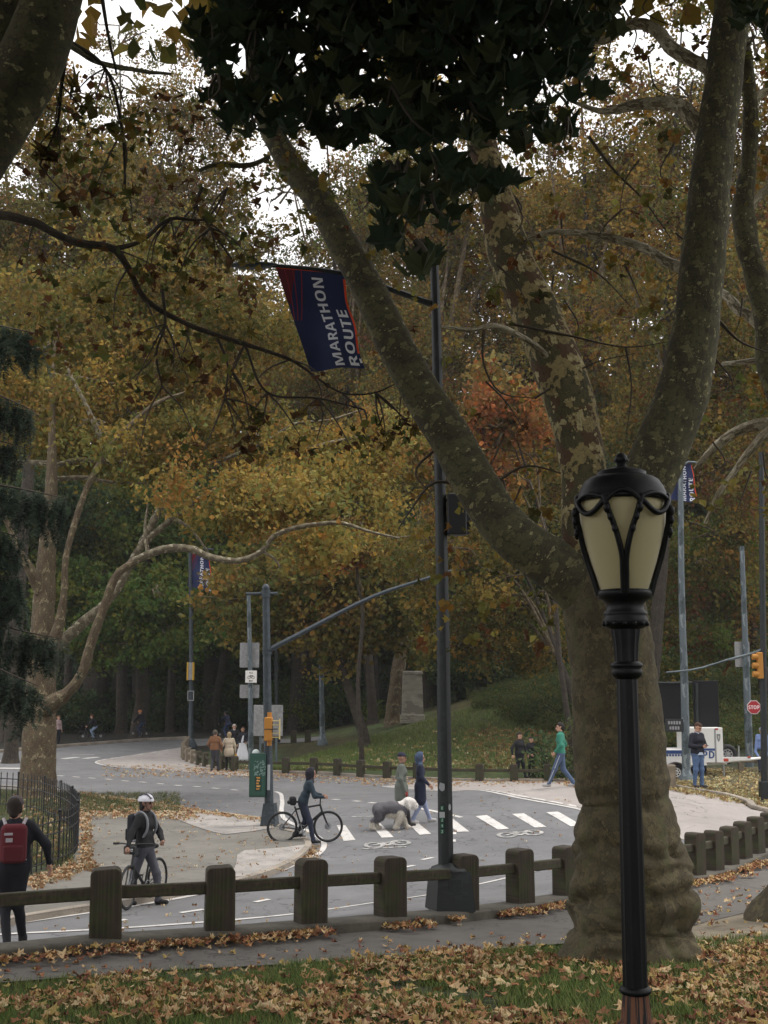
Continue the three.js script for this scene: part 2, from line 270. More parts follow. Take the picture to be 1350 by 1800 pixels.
struct('bare_ground', sheet(smooth(px([[1222, 1614], [1300, 1594], [1400, 1570], [1460, 1640], [1400, 1722], [1310, 1706], [1250, 1690], [1222, 1672]]), 40, true), 0.014, 0.4), M.dirt, 'trodden sandy soil beside the big plane tree');
struct('verge', sheet(px([[1168, 1387], [1220, 1395], [1268, 1403], [1306, 1415], [1321, 1425], [1500, 1449], [1600, 1352], [1165, 1352]]), 0.05), (() => { const m = mat(lin(0.21, 0.165, 0.08), 1); m.map = M.soil.map; return m; })(), 'leaf covered grass verge around the trailer');
// ---------------------------------------------------------------- paint on the road
const PL = 0.034;
{
  const cw = thing('crosswalk'); tag(cw, 'white ladder bars of the crosswalk', null, null, 'structure');
  const bars = [[[592, 1453], [607, 1453], [625, 1479], [604, 1481]], [[650, 1449], [668, 1449], [692, 1474], [671, 1475]], [[712, 1444], [728, 1443], [758, 1468], [738, 1470]], [[775, 1440], [793, 1439], [825, 1464], [804, 1465]], [[836, 1437], [856, 1435], [895, 1459], [876, 1461]], [[900, 1433], [921, 1432], [961, 1456], [940, 1457]], [[960, 1430], [981, 1429], [1022, 1453], [1003, 1455]], [[1020, 1427], [1040, 1426], [1083, 1451], [1063, 1452]]];
  for (const b of bars) part('crosswalk_bar', sheet(px(b), PL, 0.6), M.paint, cw);
}
const marking = (list, w, m, label) => struct('road_marking', list.length ? join(list.map((l) => ribbon(l.length > 2 ? smooth(px(l), l.length * 6) : px(l), w, PL))) : null, m, label);
marking([[[484, 1393], [492, 1396], [496, 1410], [499, 1440], [524, 1455], [548, 1466], [568, 1482], [569, 1492], [556, 1506], [522, 1521], [480, 1538], [358, 1573], [220, 1598], [13, 1629], [-120, 1652]]], 0.13, M.paint, 'white edge line curving round the island corner');
marking([[[-60, 1652], [7, 1646], [200, 1636], [450, 1617], [525, 1609], [665, 1589], [755, 1576], [830, 1560], [900, 1544], [980, 1524], [1040, 1508]]], 0.1, M.paint, 'thin white lane line behind the near fence');
for (const d of [[[317, 1608], [358, 1602]], [[448, 1589], [473, 1584]], [[599, 1558], [632, 1552]], [[707, 1528], [728, 1524]], [[742, 1514], [761, 1510]], [[208, 1622], [222, 1620]]]) marking([d], 0.11, M.paint, 'short white dash between the near lanes');
for (const [a, b] of [[106, 1365], [134, 1367], [162, 1369], [191, 1371], [220, 1374], [251, 1376], [282, 1379], [313, 1382], [346, 1384], [379, 1387], [412, 1390], [590, 1407], [627, 1410], [655, 1413]]) marking([[[a - 6, b - 0.4], [a + 6, b + 0.6]]], 0.16, M.paint, 'white dash in the row across the far carriageway');
marking([[[737, 1423], [811, 1439]]], 0.13, M.paint, 'slanting white lane line beyond the crosswalk');
marking([[[618, 1438], [686, 1436]]], 0.12, M.worn, 'faint worn stop line beyond the crosswalk');
marking([[[-20, 1341], [28, 1336]]], 0.3, M.paint, 'white dash by the left road edge');
marking([[[110, 1335], [137, 1332]]], 0.4, M.paint, 'white dash right of the left plane trunk');
marking([[[147, 1334.5], [172, 1332]]], 0.4, M.paint, 'white dash at the tip of the paved triangle');
marking([[[128, 1328], [166, 1327.5]]], 0.25, M.worn, 'faint far white line on the left carriageway');
marking([[[-40, 1351], [40, 1352]]], 0.7, M.paint, 'broad white bar left of the plane trunk');
marking([[[332, 1313.5], [240, 1328], [184, 1336], [169, 1341], [190, 1347], [240, 1352]]], 0.14, M.paint, 'white edge line round the paved triangle');
marking([[[672, 1384], [760, 1391], [900, 1402], [1020, 1425], [1100, 1449]], [[672, 1383], [760, 1388.5], [900, 1398], [1020, 1421], [1100, 1444]]], 0.1, M.paint, 'double white edge line of the paved apron');
function bikeSymbol(cx, cy, k, label) {
  const el = (x, y, rx, ry) => { const o = []; for (let i = 0; i <= 28; i++) o.push([cx + (x + rx * Math.cos(i / 28 * 6.283)) * k, cy + (y + ry * Math.sin(i / 28 * 6.283)) * k]); return o; };
  const l = (...p) => p.map(([x, y]) => [cx + x * k, cy + y * k]);
  const rib = (p, w) => ribbon(px(p), w, PL + 0.004);
  struct('road_marking', join([rib(el(-22, 2, 15, 4.2), 0.1), rib(el(24, -2.4, 15, 4.2), 0.1), rib(l([-22, 2], [-8, -2]), 0.09), rib(l([-8, -2], [2, 2.6]), 0.09), rib(l([2, 2.6], [14, -4.4]), 0.09), rib(l([-8, -2], [12, -4]), 0.09), rib(l([14, -5], [24, -2.4]), 0.09), rib(l([-12, -3], [-3, -3.4]), 0.1)]), M.worn, label);
}
bikeSymbol(680, 1486.5, 1, 'white bicycle symbol painted in front of the dog');
bikeSymbol(913, 1468.5, 1, 'white bicycle symbol painted near the big plane tree');
marking([[[636, 1495], [714, 1491]]], 0.1, M.worn, 'faint white stroke under the nearer bicycle symbol');
struct('road_marking', join([[799, 1467], [798, 1480]].map(([a, b]) => sheet(px([[a - 3, b - 2], [a + 3, b - 2], [a + 3.5, b + 2], [a - 3, b + 2]]), PL, 0.5))), M.paint, 'two small white paint blots beside the lamp pole');
// ---------------------------------------------------------------- bark and leaves
function barkTex(base, patches, seed, stretch = 2, crack = 0.12) {      // layered flaking plates with their own outlines
  return texture(512, (u, v) => {
    let c = base.map((x) => x * (1 + 0.35 * (tf(u, v, 8, seed, 4) - 0.5) + 0.3 * (tf(u, v, 48, seed + 3, 2) - 0.5)));
    patches.forEach(([col, th, p], i) => { const n = tf(u, v, p, seed + 20 + i * 31, 4) + 0.12 * (tf(u, v, p * 5, seed + 80 + i, 2) - 0.5); if (n > th) { const k = 1 + 0.22 * (tf(u, v, 30, seed + 7 + i, 3) - 0.5); c = col.map((x) => x * k); } });
    const l = Math.abs(tf(u, v, 12, seed + 200, 4) - 0.5); if (l < 0.02) c = c.map((x) => x * (1 - crack * 2));
    return c;
  });
}
const barkMat = (t, bump = 0.02) => { const m = mat('#ffffff', 0.95); m.map = t; m.bumpMap = t; m.bumpScale = bump; return m; };
M.plane = barkMat(barkTex([0.315, 0.305, 0.215], [[[0.27, 0.255, 0.185], 0.57, 7], [[0.40, 0.385, 0.27], 0.655, 11], [[0.55, 0.53, 0.39], 0.715, 15]], 101), 0.012);
M.planeMid = barkMat(barkTex([0.34, 0.32, 0.23], [[[0.60, 0.54, 0.375], 0.555, 6], [[0.37, 0.29, 0.215], 0.605, 6], [[0.72, 0.67, 0.50], 0.675, 9]], 131), 0.012);
M.planeLow = barkMat(barkTex([0.325, 0.295, 0.215], [[[0.28, 0.25, 0.18], 0.53, 6], [[0.37, 0.34, 0.24], 0.685, 14], [[0.31, 0.30, 0.205], 0.66, 6]], 151), 0.035);
M.planeTan = barkMat(barkTex([0.385, 0.335, 0.26], [[[0.34, 0.285, 0.22], 0.55, 7], [[0.55, 0.505, 0.40], 0.655, 8], [[0.37, 0.35, 0.265], 0.68, 6]], 171), 0.02);
M.planePale = barkMat(barkTex([0.46, 0.43, 0.355], [[[0.37, 0.335, 0.265], 0.53, 7], [[0.64, 0.61, 0.52], 0.64, 8], [[0.36, 0.32, 0.255], 0.66, 6]], 191), 0.01);
M.planeBright = barkMat(barkTex([0.66, 0.63, 0.54], [[[0.52, 0.48, 0.39], 0.54, 7], [[0.80, 0.77, 0.68], 0.62, 8], [[0.42, 0.38, 0.31], 0.67, 6]], 231), 0.01);
M.barkDark = barkMat(barkTex([0.25, 0.22, 0.185], [[[0.20, 0.175, 0.15], 0.55, 10], [[0.30, 0.27, 0.22], 0.66, 14]], 211), 0.03);
M.twig = mat(lin(0.07, 0.055, 0.04), 0.95);
const leafMat = (tr = 0.4) => new THREE.MeshPhysicalMaterial({ color: 0xffffff, roughness: 1, transmission: tr, thickness: 0, specularIntensity: 0.25, vertexColors: true, side: THREE.DoubleSide });
M.leaf = leafMat(0.44);
M.leafDark = leafMat(0.3);
M.leafDry = new THREE.MeshStandardMaterial({ color: 0xffffff, roughness: 0.95, vertexColors: true, side: THREE.DoubleSide });
function triGeo(pos, col) { const g = new THREE.BufferGeometry(); g.setAttribute('position', new THREE.Float32BufferAttribute(pos, 3)); if (col) g.setAttribute('color', new THREE.Float32BufferAttribute(col, 3)); g.computeVertexNormals(); return g; }
function clump(seed, n, rad, size, flat = 0.75) {          // spray of n folded leaves
  const R = rng(seed), pos = [], col = [], v = V3(0, 0, 0);
  for (let i = 0; i < n; i++) {
    let p; do p = V3(R() * 2 - 1, R() * 2 - 1, R() * 2 - 1); while (p.lengthSq() > 1); p.multiplyScalar(rad); p.y *= flat;
    const q = new THREE.Quaternion().setFromEuler(new THREE.Euler((R() - 0.5) * 2.4, R() * 6.28, (R() - 0.5) * 2.4)), l = size * (0.7 + 0.6 * R()), w = l * (0.42 + 0.14 * R()), f = l * 0.14;
    const P = [[0, 0, -l * 0.5], [w, f, -l * 0.08], [w * 0.45, f * 0.5, l * 0.32], [0, -f * 0.4, l * 0.55], [-w * 0.45, f * 0.5, l * 0.32], [-w, f, -l * 0.08]].map((a) => v.set(...a).applyQuaternion(q).add(p).toArray());
    const k = 0.72 + 0.56 * R(), t = (R() - 0.5) * 0.4, c = [k * (1 + t), k, k * (1 - t * 0.5)];
    for (const [a, b, d] of [[0, 1, 2], [0, 2, 3], [0, 3, 4], [0, 4, 5]]) { pos.push(...P[a], ...P[b], ...P[d]); col.push(...c, ...c, ...c); }
  }
  return triGeo(pos, col);
}
function lobed(size, seed, curl = 0.2, lobes = [[0, 1], [0.38, 0.64], [0.8, 0.95], [1.2, 0.6], [1.7, 0.8], [2.2, 0.5], [2.7, 0.5]]) {   // five-lobed plane or maple leaf
  const R = rng(seed), rim = [...lobes, ...lobes.slice(1).reverse().map(([a, r]) => [-a, r])], pos = [], col = [];
  const P = rim.map(([a, r]) => { const k = r * size * 0.5 * (0.88 + 0.24 * R()), a2 = a + (R() - 0.5) * 0.12; return [Math.sin(a2) * k, 0, -Math.cos(a2) * k]; }).map(([x, , z]) => [x, curl * (x * x * 4 / size - Math.abs(z) * 0.25 + (R() - 0.5) * size * 0.22), z]);
  const o = [0, 0, size * 0.06];
  for (let i = 0; i < P.length; i++) { const a = P[i], b = P[(i + 1) % P.length]; pos.push(...o, ...b, ...a); const k = 0.85 + 0.3 * R(); for (let j = 0; j < 3; j++) col.push(k, k, k); }
  return triGeo(pos, col);
}
const clumpFar = [clump(1, 16, 0.75, 0.23), clump(2, 16, 0.75, 0.23), clump(3, 14, 0.8, 0.25)];
const clumpMid = [clump(4, 18, 0.55, 0.135), clump(5, 15, 0.62, 0.17), clump(6, 11, 0.65, 0.22)];
const clumpWood = [clump(7, 18, 1.25, 0.42), clump(8, 18, 1.25, 0.42)];
const PAL = {
  olive: [[0.209, 0.170, 0.041], [0.242, 0.175, 0.041], [0.158, 0.149, 0.036], [0.177, 0.118, 0.034], [0.121, 0.121, 0.030], [0.260, 0.196, 0.049]],
  gold: [[0.344, 0.245, 0.058], [0.288, 0.218, 0.053], [0.242, 0.205, 0.052], [0.288, 0.166, 0.041], [0.186, 0.175, 0.044]],
  orange: [[0.242, 0.144, 0.035], [0.186, 0.101, 0.029], [0.167, 0.135, 0.035], [0.260, 0.175, 0.041], [0.130, 0.122, 0.034], [0.140, 0.061, 0.024], [0.112, 0.113, 0.030]],
  red: [[0.36, 0.15, 0.045], [0.30, 0.11, 0.036], [0.33, 0.19, 0.055], [0.24, 0.16, 0.045], [0.3, 0.22, 0.06]],
  green: [[0.1, 0.15, 0.03], [0.08, 0.126, 0.026], [0.135, 0.17, 0.033], [0.17, 0.175, 0.033]],
  dark: [[0.065, 0.10, 0.038], [0.08, 0.115, 0.04], [0.052, 0.082, 0.032], [0.105, 0.12, 0.042]],
  moss: [[0.140, 0.144, 0.036], [0.177, 0.158, 0.038], [0.107, 0.122, 0.031], [0.205, 0.158, 0.038]],
};
const pick = (pal, R) => { const a = pal[Math.floor(R() * pal.length)], k = 0.8 + 0.4 * R(); return lin(a[0] * k, a[1] * k, a[2] * k); };
// clumps gathered in bunches inside an ellipsoid
function fillBlob(out, c, r, n, pal, R, k = 1, bunch = 0.3) {
  const m = Math.max(4, Math.round(n / 9)), cs = [];
  for (let i = 0; i < m; i++) { let p; do p = V3(R() * 2 - 1, R() * 2 - 1, R() * 2 - 1); while (p.lengthSq() > 1); p.multiplyScalar(0.55 + 0.45 * Math.sqrt(p.length())); cs.push([p, pal[Math.floor(R() * pal.length)]]); }
  for (let i = 0; i < n; i++) {
    const [s, pc] = cs[Math.floor(R() * m)], g = () => (R() + R() + R() - 1.5) * bunch * 1.2, p = V3((s.x + g()) * r.x + c.x, (s.y + g() * 0.7) * r.y + c.y, (s.z + g()) * r.z + c.z), b = R() < 0.7 ? pc : pal[Math.floor(R() * pal.length)], j = 0.8 + 0.4 * R();
    out.push([p, rq(R), k * (0.75 + 0.5 * R()), lin(b[0] * j, b[1] * j, b[2] * j)]);
  }
}
function crownParts(list, kinds, m, parent, name = 'crown') { kinds.forEach((g, i) => { const l = list.filter((_, j) => j % kinds.length === i); if (l.length) copies(name, g, m, l, parent, 'stuff'); }); }
const limbPx = (list, o = {}) => limb(list.map(([a, b, , Z]) => at(a, b, Z)), list.map(([, , w, Z]) => w * Z / FOCAL), o);

// a tall tree of the background: trunk from the ground, limbs to each leaf mass; blobs in [px, py, half width px, half height px, change of distance, share]
function tree({ name = 'plane_tree', label, base, Z, w, blobs, pal, bark = M.barkDark, limbBark = M.planeTan, seed, dens = 1, kinds = clumpMid, group = 'trees around the junction', ks = 1, twigs = 5, fork = 0.3 }) {
  const R = rng(seed), foot = hitAt(base, Z), T = thing(name, label, 'tree', foot, 0, group), loc = (v) => v.clone().sub(foot);
  const cs = blobs.map(([a, b, rw, rh, dz = 0, sh = 1]) => { const z = Z + dz, c = at(a, b, z), k = z / FOCAL; return { c, r: V3(rw * k, rh * k, (rw + rh) / 2 * k * 0.9), sh }; });
  const top = cs.reduce((a, b) => (a.c.y > b.c.y ? a : b)).c, low = Math.min(...cs.map((b) => b.c.y)), fy = foot.y + (low - foot.y) * 0.75, rt = w * Z / FOCAL;
  const mid = PT(mix(foot.x, top.x, fork), fy, Z), pts = [PT(foot.x, foot.y - 0.3, Z), PT(foot.x, foot.y + 0.5, Z), PT(mix(foot.x, mid.x, 0.5) + (R() - 0.5) * 0.4, mix(foot.y, fy, 0.5), Z), mid, PT(mix(mid.x, top.x, 0.5) + (R() - 0.5), mix(fy, top.y, 0.5), mix(Z, -top.z, 0.5)), top];
  part('trunk', limb(pts.map(loc), [rt * 1.6, rt * 1.08, rt * 0.95, rt * 0.8, rt * 0.45, rt * 0.1], { seg: 14, step: 0.5, seed, rough: 0.09 }), bark, T);
  const tw = [];
  cs.forEach((b, i) => {
    if (b.c === top) return; const s = mid.clone().lerp(top, R() * 0.35), e = b.c.clone().add(V3((R() - 0.5) * b.r.x, b.r.y * 0.3, 0)), m1 = s.clone().lerp(e, 0.4).add(V3((R() - 0.5) * 1.2, 0.9 + R(), (R() - 0.5))), m2 = s.clone().lerp(e, 0.72).add(V3((R() - 0.5), 0.4 * R(), 0));
    part('limb', limb([s, m1, m2, e].map(loc), [rt * 0.42, rt * 0.32, rt * 0.22, rt * 0.06], { seg: 8, step: 0.5, seed: seed + i, rough: 0.12 }), limbBark, T);
  });
  cs.forEach((b, i) => { for (let k = 0; k < twigs; k++) { const a = R() * 6.28, e = b.c.clone().add(V3(Math.cos(a) * b.r.x * 0.95, (R() - 0.4) * b.r.y, Math.sin(a) * b.r.z * 0.95)), s = b.c.clone().add(V3((R() - 0.5) * b.r.x * 0.4, (R() - 0.6) * b.r.y * 0.5, 0)), m1 = s.clone().lerp(e, 0.35).add(V3(R() - 0.5, R() * 0.8, R() - 0.5)), m2 = s.clone().lerp(e, 0.7).add(V3(R() - 0.5, (R() - 0.4) * 0.8, R() - 0.5)); tw.push(limb([s, m1, m2, e].map(loc), [0.085, 0.06, 0.042, 0.015], { seg: 5, step: 0.6, seed: seed + k, rough: 0.15 })); } });
  if (tw.length) part('branches', tw, limbBark, T).userData.kind = 'stuff';
  const list = []; cs.forEach((b) => fillBlob(list, loc(b.c), b.r, Math.round(30 * b.r.x * b.r.y * dens * b.sh / (ks * ks)), pal, R, ks));
  crownParts(list, kinds, M.leaf, T); return T;
}
function hitAt(a, Z) { const [rx] = ray(a, 1215); return onG(rx * Z, Z); }
// ---------------------------------------------------------------- the big plane tree in front
{
  const Z = 12.9, foot = onG((1108 - 675) / FOCAL * Z, Z - 0.1), T = thing('plane_tree', 'huge gnarled plane tree with a swollen burled base behind the park lamp', 'tree', foot, 0, 'trees around the junction'), loc = (g) => g.translate(-foot.x, -foot.y, -foot.z);
  const ridge = (x) => 1 - Math.abs(2 * (x - Math.floor(x)) - 1);
  const trunk = [[1110, 1745, 132, Z - 0.1], [1110, 1690, 119, Z - 0.05], [1111, 1635, 104, Z], [1114, 1590, 111, Z], [1107, 1520, 98, Z], [1103, 1470, 93, Z], [1099, 1410, 78, Z], [1093, 1375, 81, Z], [1088, 1310, 80, Z], [1081, 1200, 75, Z], [1072, 1130, 74, Z], [1062, 1070, 72, Z], [1056, 1020, 60, Z], [1058, 985, 44, Z]];
  part('trunk', loc(limbPx(trunk, { seg: 72, step: 0.035, seed: 4, rough: 0.03, disp: (l, c, s) => {
    const low = 1 - ss(1.2, 2.3, l), n = fbm(c * 1.5 + 3, s * 1.5, l * 1.5, 4), fine = fbm(c * 4, s * 4, l * 9, 3) - 0.5;
    const wr = Math.pow(1 - Math.abs(2 * vnoise(c * 1.3 + 9, s * 1.3, l * 3.2 + 0.5 * c) - 1), 6), wr2 = Math.pow(1 - Math.abs(2 * vnoise(c * 0.9 + 2, s * 0.9, l * 11) - 1), 4);
    let cr = 0; for (const [l0, ph, am, sg] of [[0.62, 0.4, 0.09, 0.05], [0.93, 1.9, 0.13, 0.045], [1.2, 3.1, 0.10, 0.035], [1.5, 5.0, 0.12, 0.05], [1.82, 2.4, 0.07, 0.035], [2.2, 0.9, 0.05, 0.03], [2.75, 4.2, 0.035, 0.03]]) { const th = Math.atan2(s, c), m = l - l0 - 0.11 * Math.sin(th + ph) - 0.06 * Math.sin(th * 3 + ph * 2) - 0.1 * (vnoise(c * 2 + ph, s * 2, 1) - 0.5); cr += -am * Math.exp(-((m / sg) ** 2)) + am * 0.55 * Math.exp(-(((m - 0.13) / 0.11) ** 2)); }
    const root = (1 - ss(0.05, 0.55, l)) * (0.1 * Math.cos(Math.atan2(s, c) * 5 + 1.2) + 0.05);
    return 0.55 * cr * (0.55 + 0.9 * vnoise(c * 1.2 + 5, s * 1.2, l * 2)) + low * (0.36 * (n - 0.5) - 0.1 * wr) + 0.05 * fine + root - 0.035 * wr2 * (1 - ss(3.4, 4.2, l)) + 0.05 * (n - 0.5);
  } })), M.planeLow, T);
  const opt = (seed) => ({ seg: 28, step: 0.09, seed, rough: 0.06, fold: 0.05 });
  part('limb', loc(limbPx([[1075, 1090, 50, Z], [1035, 1045, 50, Z], [985, 1003, 46, Z], [900, 938, 43, Z], [842, 862, 40, Z + 0.1], [790, 768, 38, Z + 0.2], [737, 684, 35, Z + 0.3], [692, 600, 33, Z + 0.4], [650, 512, 31, Z + 0.5], [610, 440, 29, Z + 0.6], [560, 352, 26, Z + 0.8], [512, 290, 24, Z + 1], [480, 235, 21, Z + 1.2], [452, 160, 18, Z + 1.5], [440, 60, 14, Z + 1.8], [400, -60, 10, Z + 2]], opt(11))), M.plane, T);
  part('limb', loc(limbPx([[1062, 1100, 60, Z + 0.05], [1040, 1020, 52, Z + 0.1], [1030, 940, 44, Z + 0.2], [1027, 850, 42, Z + 0.3], [1012, 750, 42, Z + 0.4], [983, 650, 45, Z + 0.5], [942, 550, 42, Z + 0.7], [897, 450, 39, Z + 0.9], [872, 350, 33, Z + 1.1], [846, 250, 27, Z + 1.4], [832, 150, 20, Z + 1.7], [824, 40, 15, Z + 2], [810, -90, 10, Z + 2.2]], opt(12))), M.planeMid, T);
  part('limb', loc(limbPx([[1066, 1110, 58, Z], [1078, 1020, 56, Z - 0.05], [1108, 910, 52, Z - 0.1], [1156, 800, 49, Z - 0.1], [1196, 700, 48, Z - 0.1], [1220, 600, 43, Z - 0.05], [1231, 500, 41, Z], [1242, 400, 39, Z], [1251, 300, 37, Z + 0.1], [1264, 200, 36, Z + 0.2], [1277, 100, 34, Z + 0.3], [1289, 0, 33, Z + 0.4], [1306, -160, 30, Z + 0.6], [1330, -320, 22, Z + 1]], opt(13))), M.plane, T);
  const br = [
    [[1275, 150, 15, Z + 0.2], [1240, 118, 13, Z + 0.4], [1215, 105, 13, Z + 0.5], [1180, 85, 13, Z + 0.7], [1155, 55, 12, Z + 0.9], [1130, 42, 11, Z + 1], [1095, 50, 10, Z + 1.2], [1060, 72, 8, Z + 1.4], [1010, 70, 5, Z + 1.6]],
    [[1262, 290, 20, Z + 0.1], [1238, 238, 17, Z + 0.2], [1215, 205, 15, Z + 0.3], [1192, 184, 13, Z + 0.5], [1150, 182, 12, Z + 0.7], [1110, 186, 10, Z + 0.9], [1060, 196, 6, Z + 1.2], [1010, 180, 3, Z + 1.4]],
    [[1236, 500, 14, Z + 0.05], [1212, 478, 12, Z + 0.2], [1175, 462, 10, Z + 0.5], [1130, 435, 9, Z + 0.8], [1080, 420, 8, Z + 1], [1020, 410, 7, Z + 1.2], [965, 409, 6, Z + 1.4], [930, 418, 4, Z + 1.6]],
    [[1000, 665, 9, Z + 0.6], [960, 625, 7, Z + 0.32], [930, 600, 6, Z + 0.1], [870, 572, 5, Z - 0.3], [830, 580, 4.5, Z - 0.5], [775, 574, 3, Z - 0.6]],
  ];
  br.forEach((b, i) => part('branch', loc(limbPx(b, { seg: 10, step: 0.08, seed: 30 + i, rough: 0.14 })), M.planeBright, T));
  // thin dark twigs that hang through the picture, with their last leaves
  const R = rng(77), tw = [], leaves = [];
  const twig = (pts, w) => { tw.push(loc(limbPx(pts.map((p, i) => [p[0], p[1], w * (1 - 0.75 * i / (pts.length - 1)), p[2] ?? Z + 0.3]), { seg: 5, step: 0.1, rough: 0.2, seed: pts[0][0] }))); };
  twig([[860, 870], [800, 850], [760, 850], [720, 900], [700, 930]], 4); twig([[845, 870], [920, 820], [980, 830], [1030, 850]], 3); twig([[790, 770], [730, 830], [760, 870]], 3); twig([[850, 580], [850, 640], [880, 690], [940, 700]], 3);
  twig([[900, 570], [1000, 590], [1100, 610], [1180, 600]], 3); twig([[1100, 610], [1110, 680], [1100, 770]], 2.5); twig([[940, 700], [1040, 640], [1120, 620]], 2.5); twig([[970, 440], [1050, 480], [1110, 540]], 3); twig([[1035, 240], [1080, 300], [1130, 350], [1180, 420]], 3.5); twig([[1260, 560], [1300, 600], [1350, 620]], 4);
  for (let i = 0; i < 46; i++) { const a = 660 + R() * 700, b = -40 + R() * 900, z = Z + R() * 3; twig([[a, b, z], [a + (R() - 0.5) * 80, b + 30 + R() * 30, z], [a + (R() - 0.5) * 150, b + 60 + R() * 60, z]], 2.2); for (let k = 0; k < 7; k++) leaves.push([a + (R() - 0.5) * 150, b + 30 + R() * 90, z]); }
  part('twigs', tw, M.twig, T).userData.kind = 'stuff';
  for (let i = 0; i < 900; i++) leaves.push([620 + R() * 760, -60 + R() * R() * 1000, Z + 1 + R() * 6]);
  for (let i = 0; i < 120; i++) leaves.push([720 + R() * 260, 820 + R() * 330, Z + R() * 3]);
  const pal = [...PAL.orange, ...PAL.olive, [0.09, 0.045, 0.02], [0.06, 0.06, 0.02]], L = leaves.map(([a, b, z]) => [at(a, b, z).sub(foot), rq(R), 0.45 + 0.4 * R(), pick(pal, R)]);
  crownParts(L, [lobed(0.15, 5, 1.2), lobed(0.14, 6, 1.5), clump(61, 4, 0.16, 0.12)], M.leaf, T);
  // the rest of its crown, above the picture
  const hi = []; for (const [a, b, rw, rh, z, n] of [[1250, -420, 420, 260, Z + 1, 900], [700, -380, 380, 220, Z + 3, 700], [320, -330, 280, 180, Z + 4, 420]]) { const k = z / FOCAL; fillBlob(hi, at(a, b, z).sub(foot), V3(rw * k, rh * k, 3), n, PAL.olive, R, 0.8); }
  for (const [x, y, z, rx, ry, rz, n] of [[1, 14.6, 13, 7.5, 2, 4.6, 1000], [3.5, 12.2, 7, 5, 2, 4, 600]]) fillBlob(hi, PT(x, y, z).sub(foot), V3(rx, ry, rz), n, PAL.olive, R, 1.3, 0.4);
  crownParts(hi, clumpMid, M.leaf, T);
}
// ---------------------------------------------------------------- plane tree at the right edge: trunk outside the picture, flare and limbs inside
{
  const Z = 16.3, foot = onG(5.5, Z), T = thing('plane_tree', 'plane tree at the right edge with a pale bent limb beside the thick limb', 'tree', foot, 0, 'trees around the junction'), loc = (g) => g.translate(-foot.x, -foot.y, -foot.z);
  part('trunk', limb([V3(0, -0.4, 0), V3(-0.02, 0.02, 0), V3(0, 0.35, 0), V3(0.15, 1.6, 0), V3(0.26, 3.6, 0.1), V3(0.2, 5.2, 0.05), V3(0.11, 6.2, 0), V3(0.35, 8, 0.2), V3(0.7, 11, 0.4)], [1.05, 0.9, 0.62, 0.5, 0.44, 0.37, 0.32, 0.2, 0.05], { seg: 30, step: 0.12, seed: 8, rough: 0.1, fold: 0.16 }), M.planeLow, T);
  const b = [
    [[1420, 800, 40, Z], [1375, 700, 26, Z], [1352, 640, 22, Z], [1344, 560, 20, Z], [1330, 490, 21, Z], [1312, 420, 21, Z], [1306, 360, 20, Z], [1316, 290, 15, Z], [1319, 200, 14, Z], [1312, 110, 12, Z], [1300, 20, 9, Z], [1290, -80, 6, Z]],
    [[1352, 600, 12, Z], [1330, 565, 11, Z + 0.2], [1300, 545, 10, Z + 0.4], [1274, 518, 8, Z + 0.6], [1240, 500, 5, Z + 1]],
    [[1400, 740, 16, Z + 0.2], [1350, 745, 12, Z + 0.3], [1310, 752, 10, Z + 0.5], [1270, 775, 9, Z + 0.7], [1238, 805, 6, Z + 0.9], [1222, 825, 4, Z + 1]],
    [[1400, 735, 12, Z - 0.2], [1352, 758, 8, Z], [1320, 790, 7, Z], [1290, 830, 5, Z + 0.2], [1262, 870, 5, Z + 0.2], [1240, 920, 3, Z + 0.4]],
    [[1390, 640, 10, Z], [1350, 632, 6, Z + 0.3], [1310, 636, 5, Z + 0.5], [1270, 640, 4, Z + 0.8]],
    [[1322, 180, 9, Z], [1345, 160, 8, Z], [1380, 150, 6, Z]], [[1306, 380, 10, Z], [1340, 340, 8, Z], [1390, 300, 6, Z]],
  ];
  b.forEach((l, i) => part(i ? 'branch' : 'limb', loc(limbPx(l, { seg: i ? 10 : 18, step: 0.1, seed: 50 + i, rough: 0.12 })), i ? M.planeBright : M.plane, T));
  const R = rng(5), list = []; for (const [x, y, rw, rh, z, n] of [[1330, -150, 200, 160, Z + 2, 240], [1470, 200, 120, 200, Z + 1, 180], [1500, 620, 120, 160, Z + 1, 140]]) { const k = z / FOCAL; fillBlob(list, at(x, y, z).sub(foot), V3(rw * k, rh * k, 1.6), n, PAL.orange, R, 0.7); }
  crownParts(list, clumpMid, M.leaf, T);
}
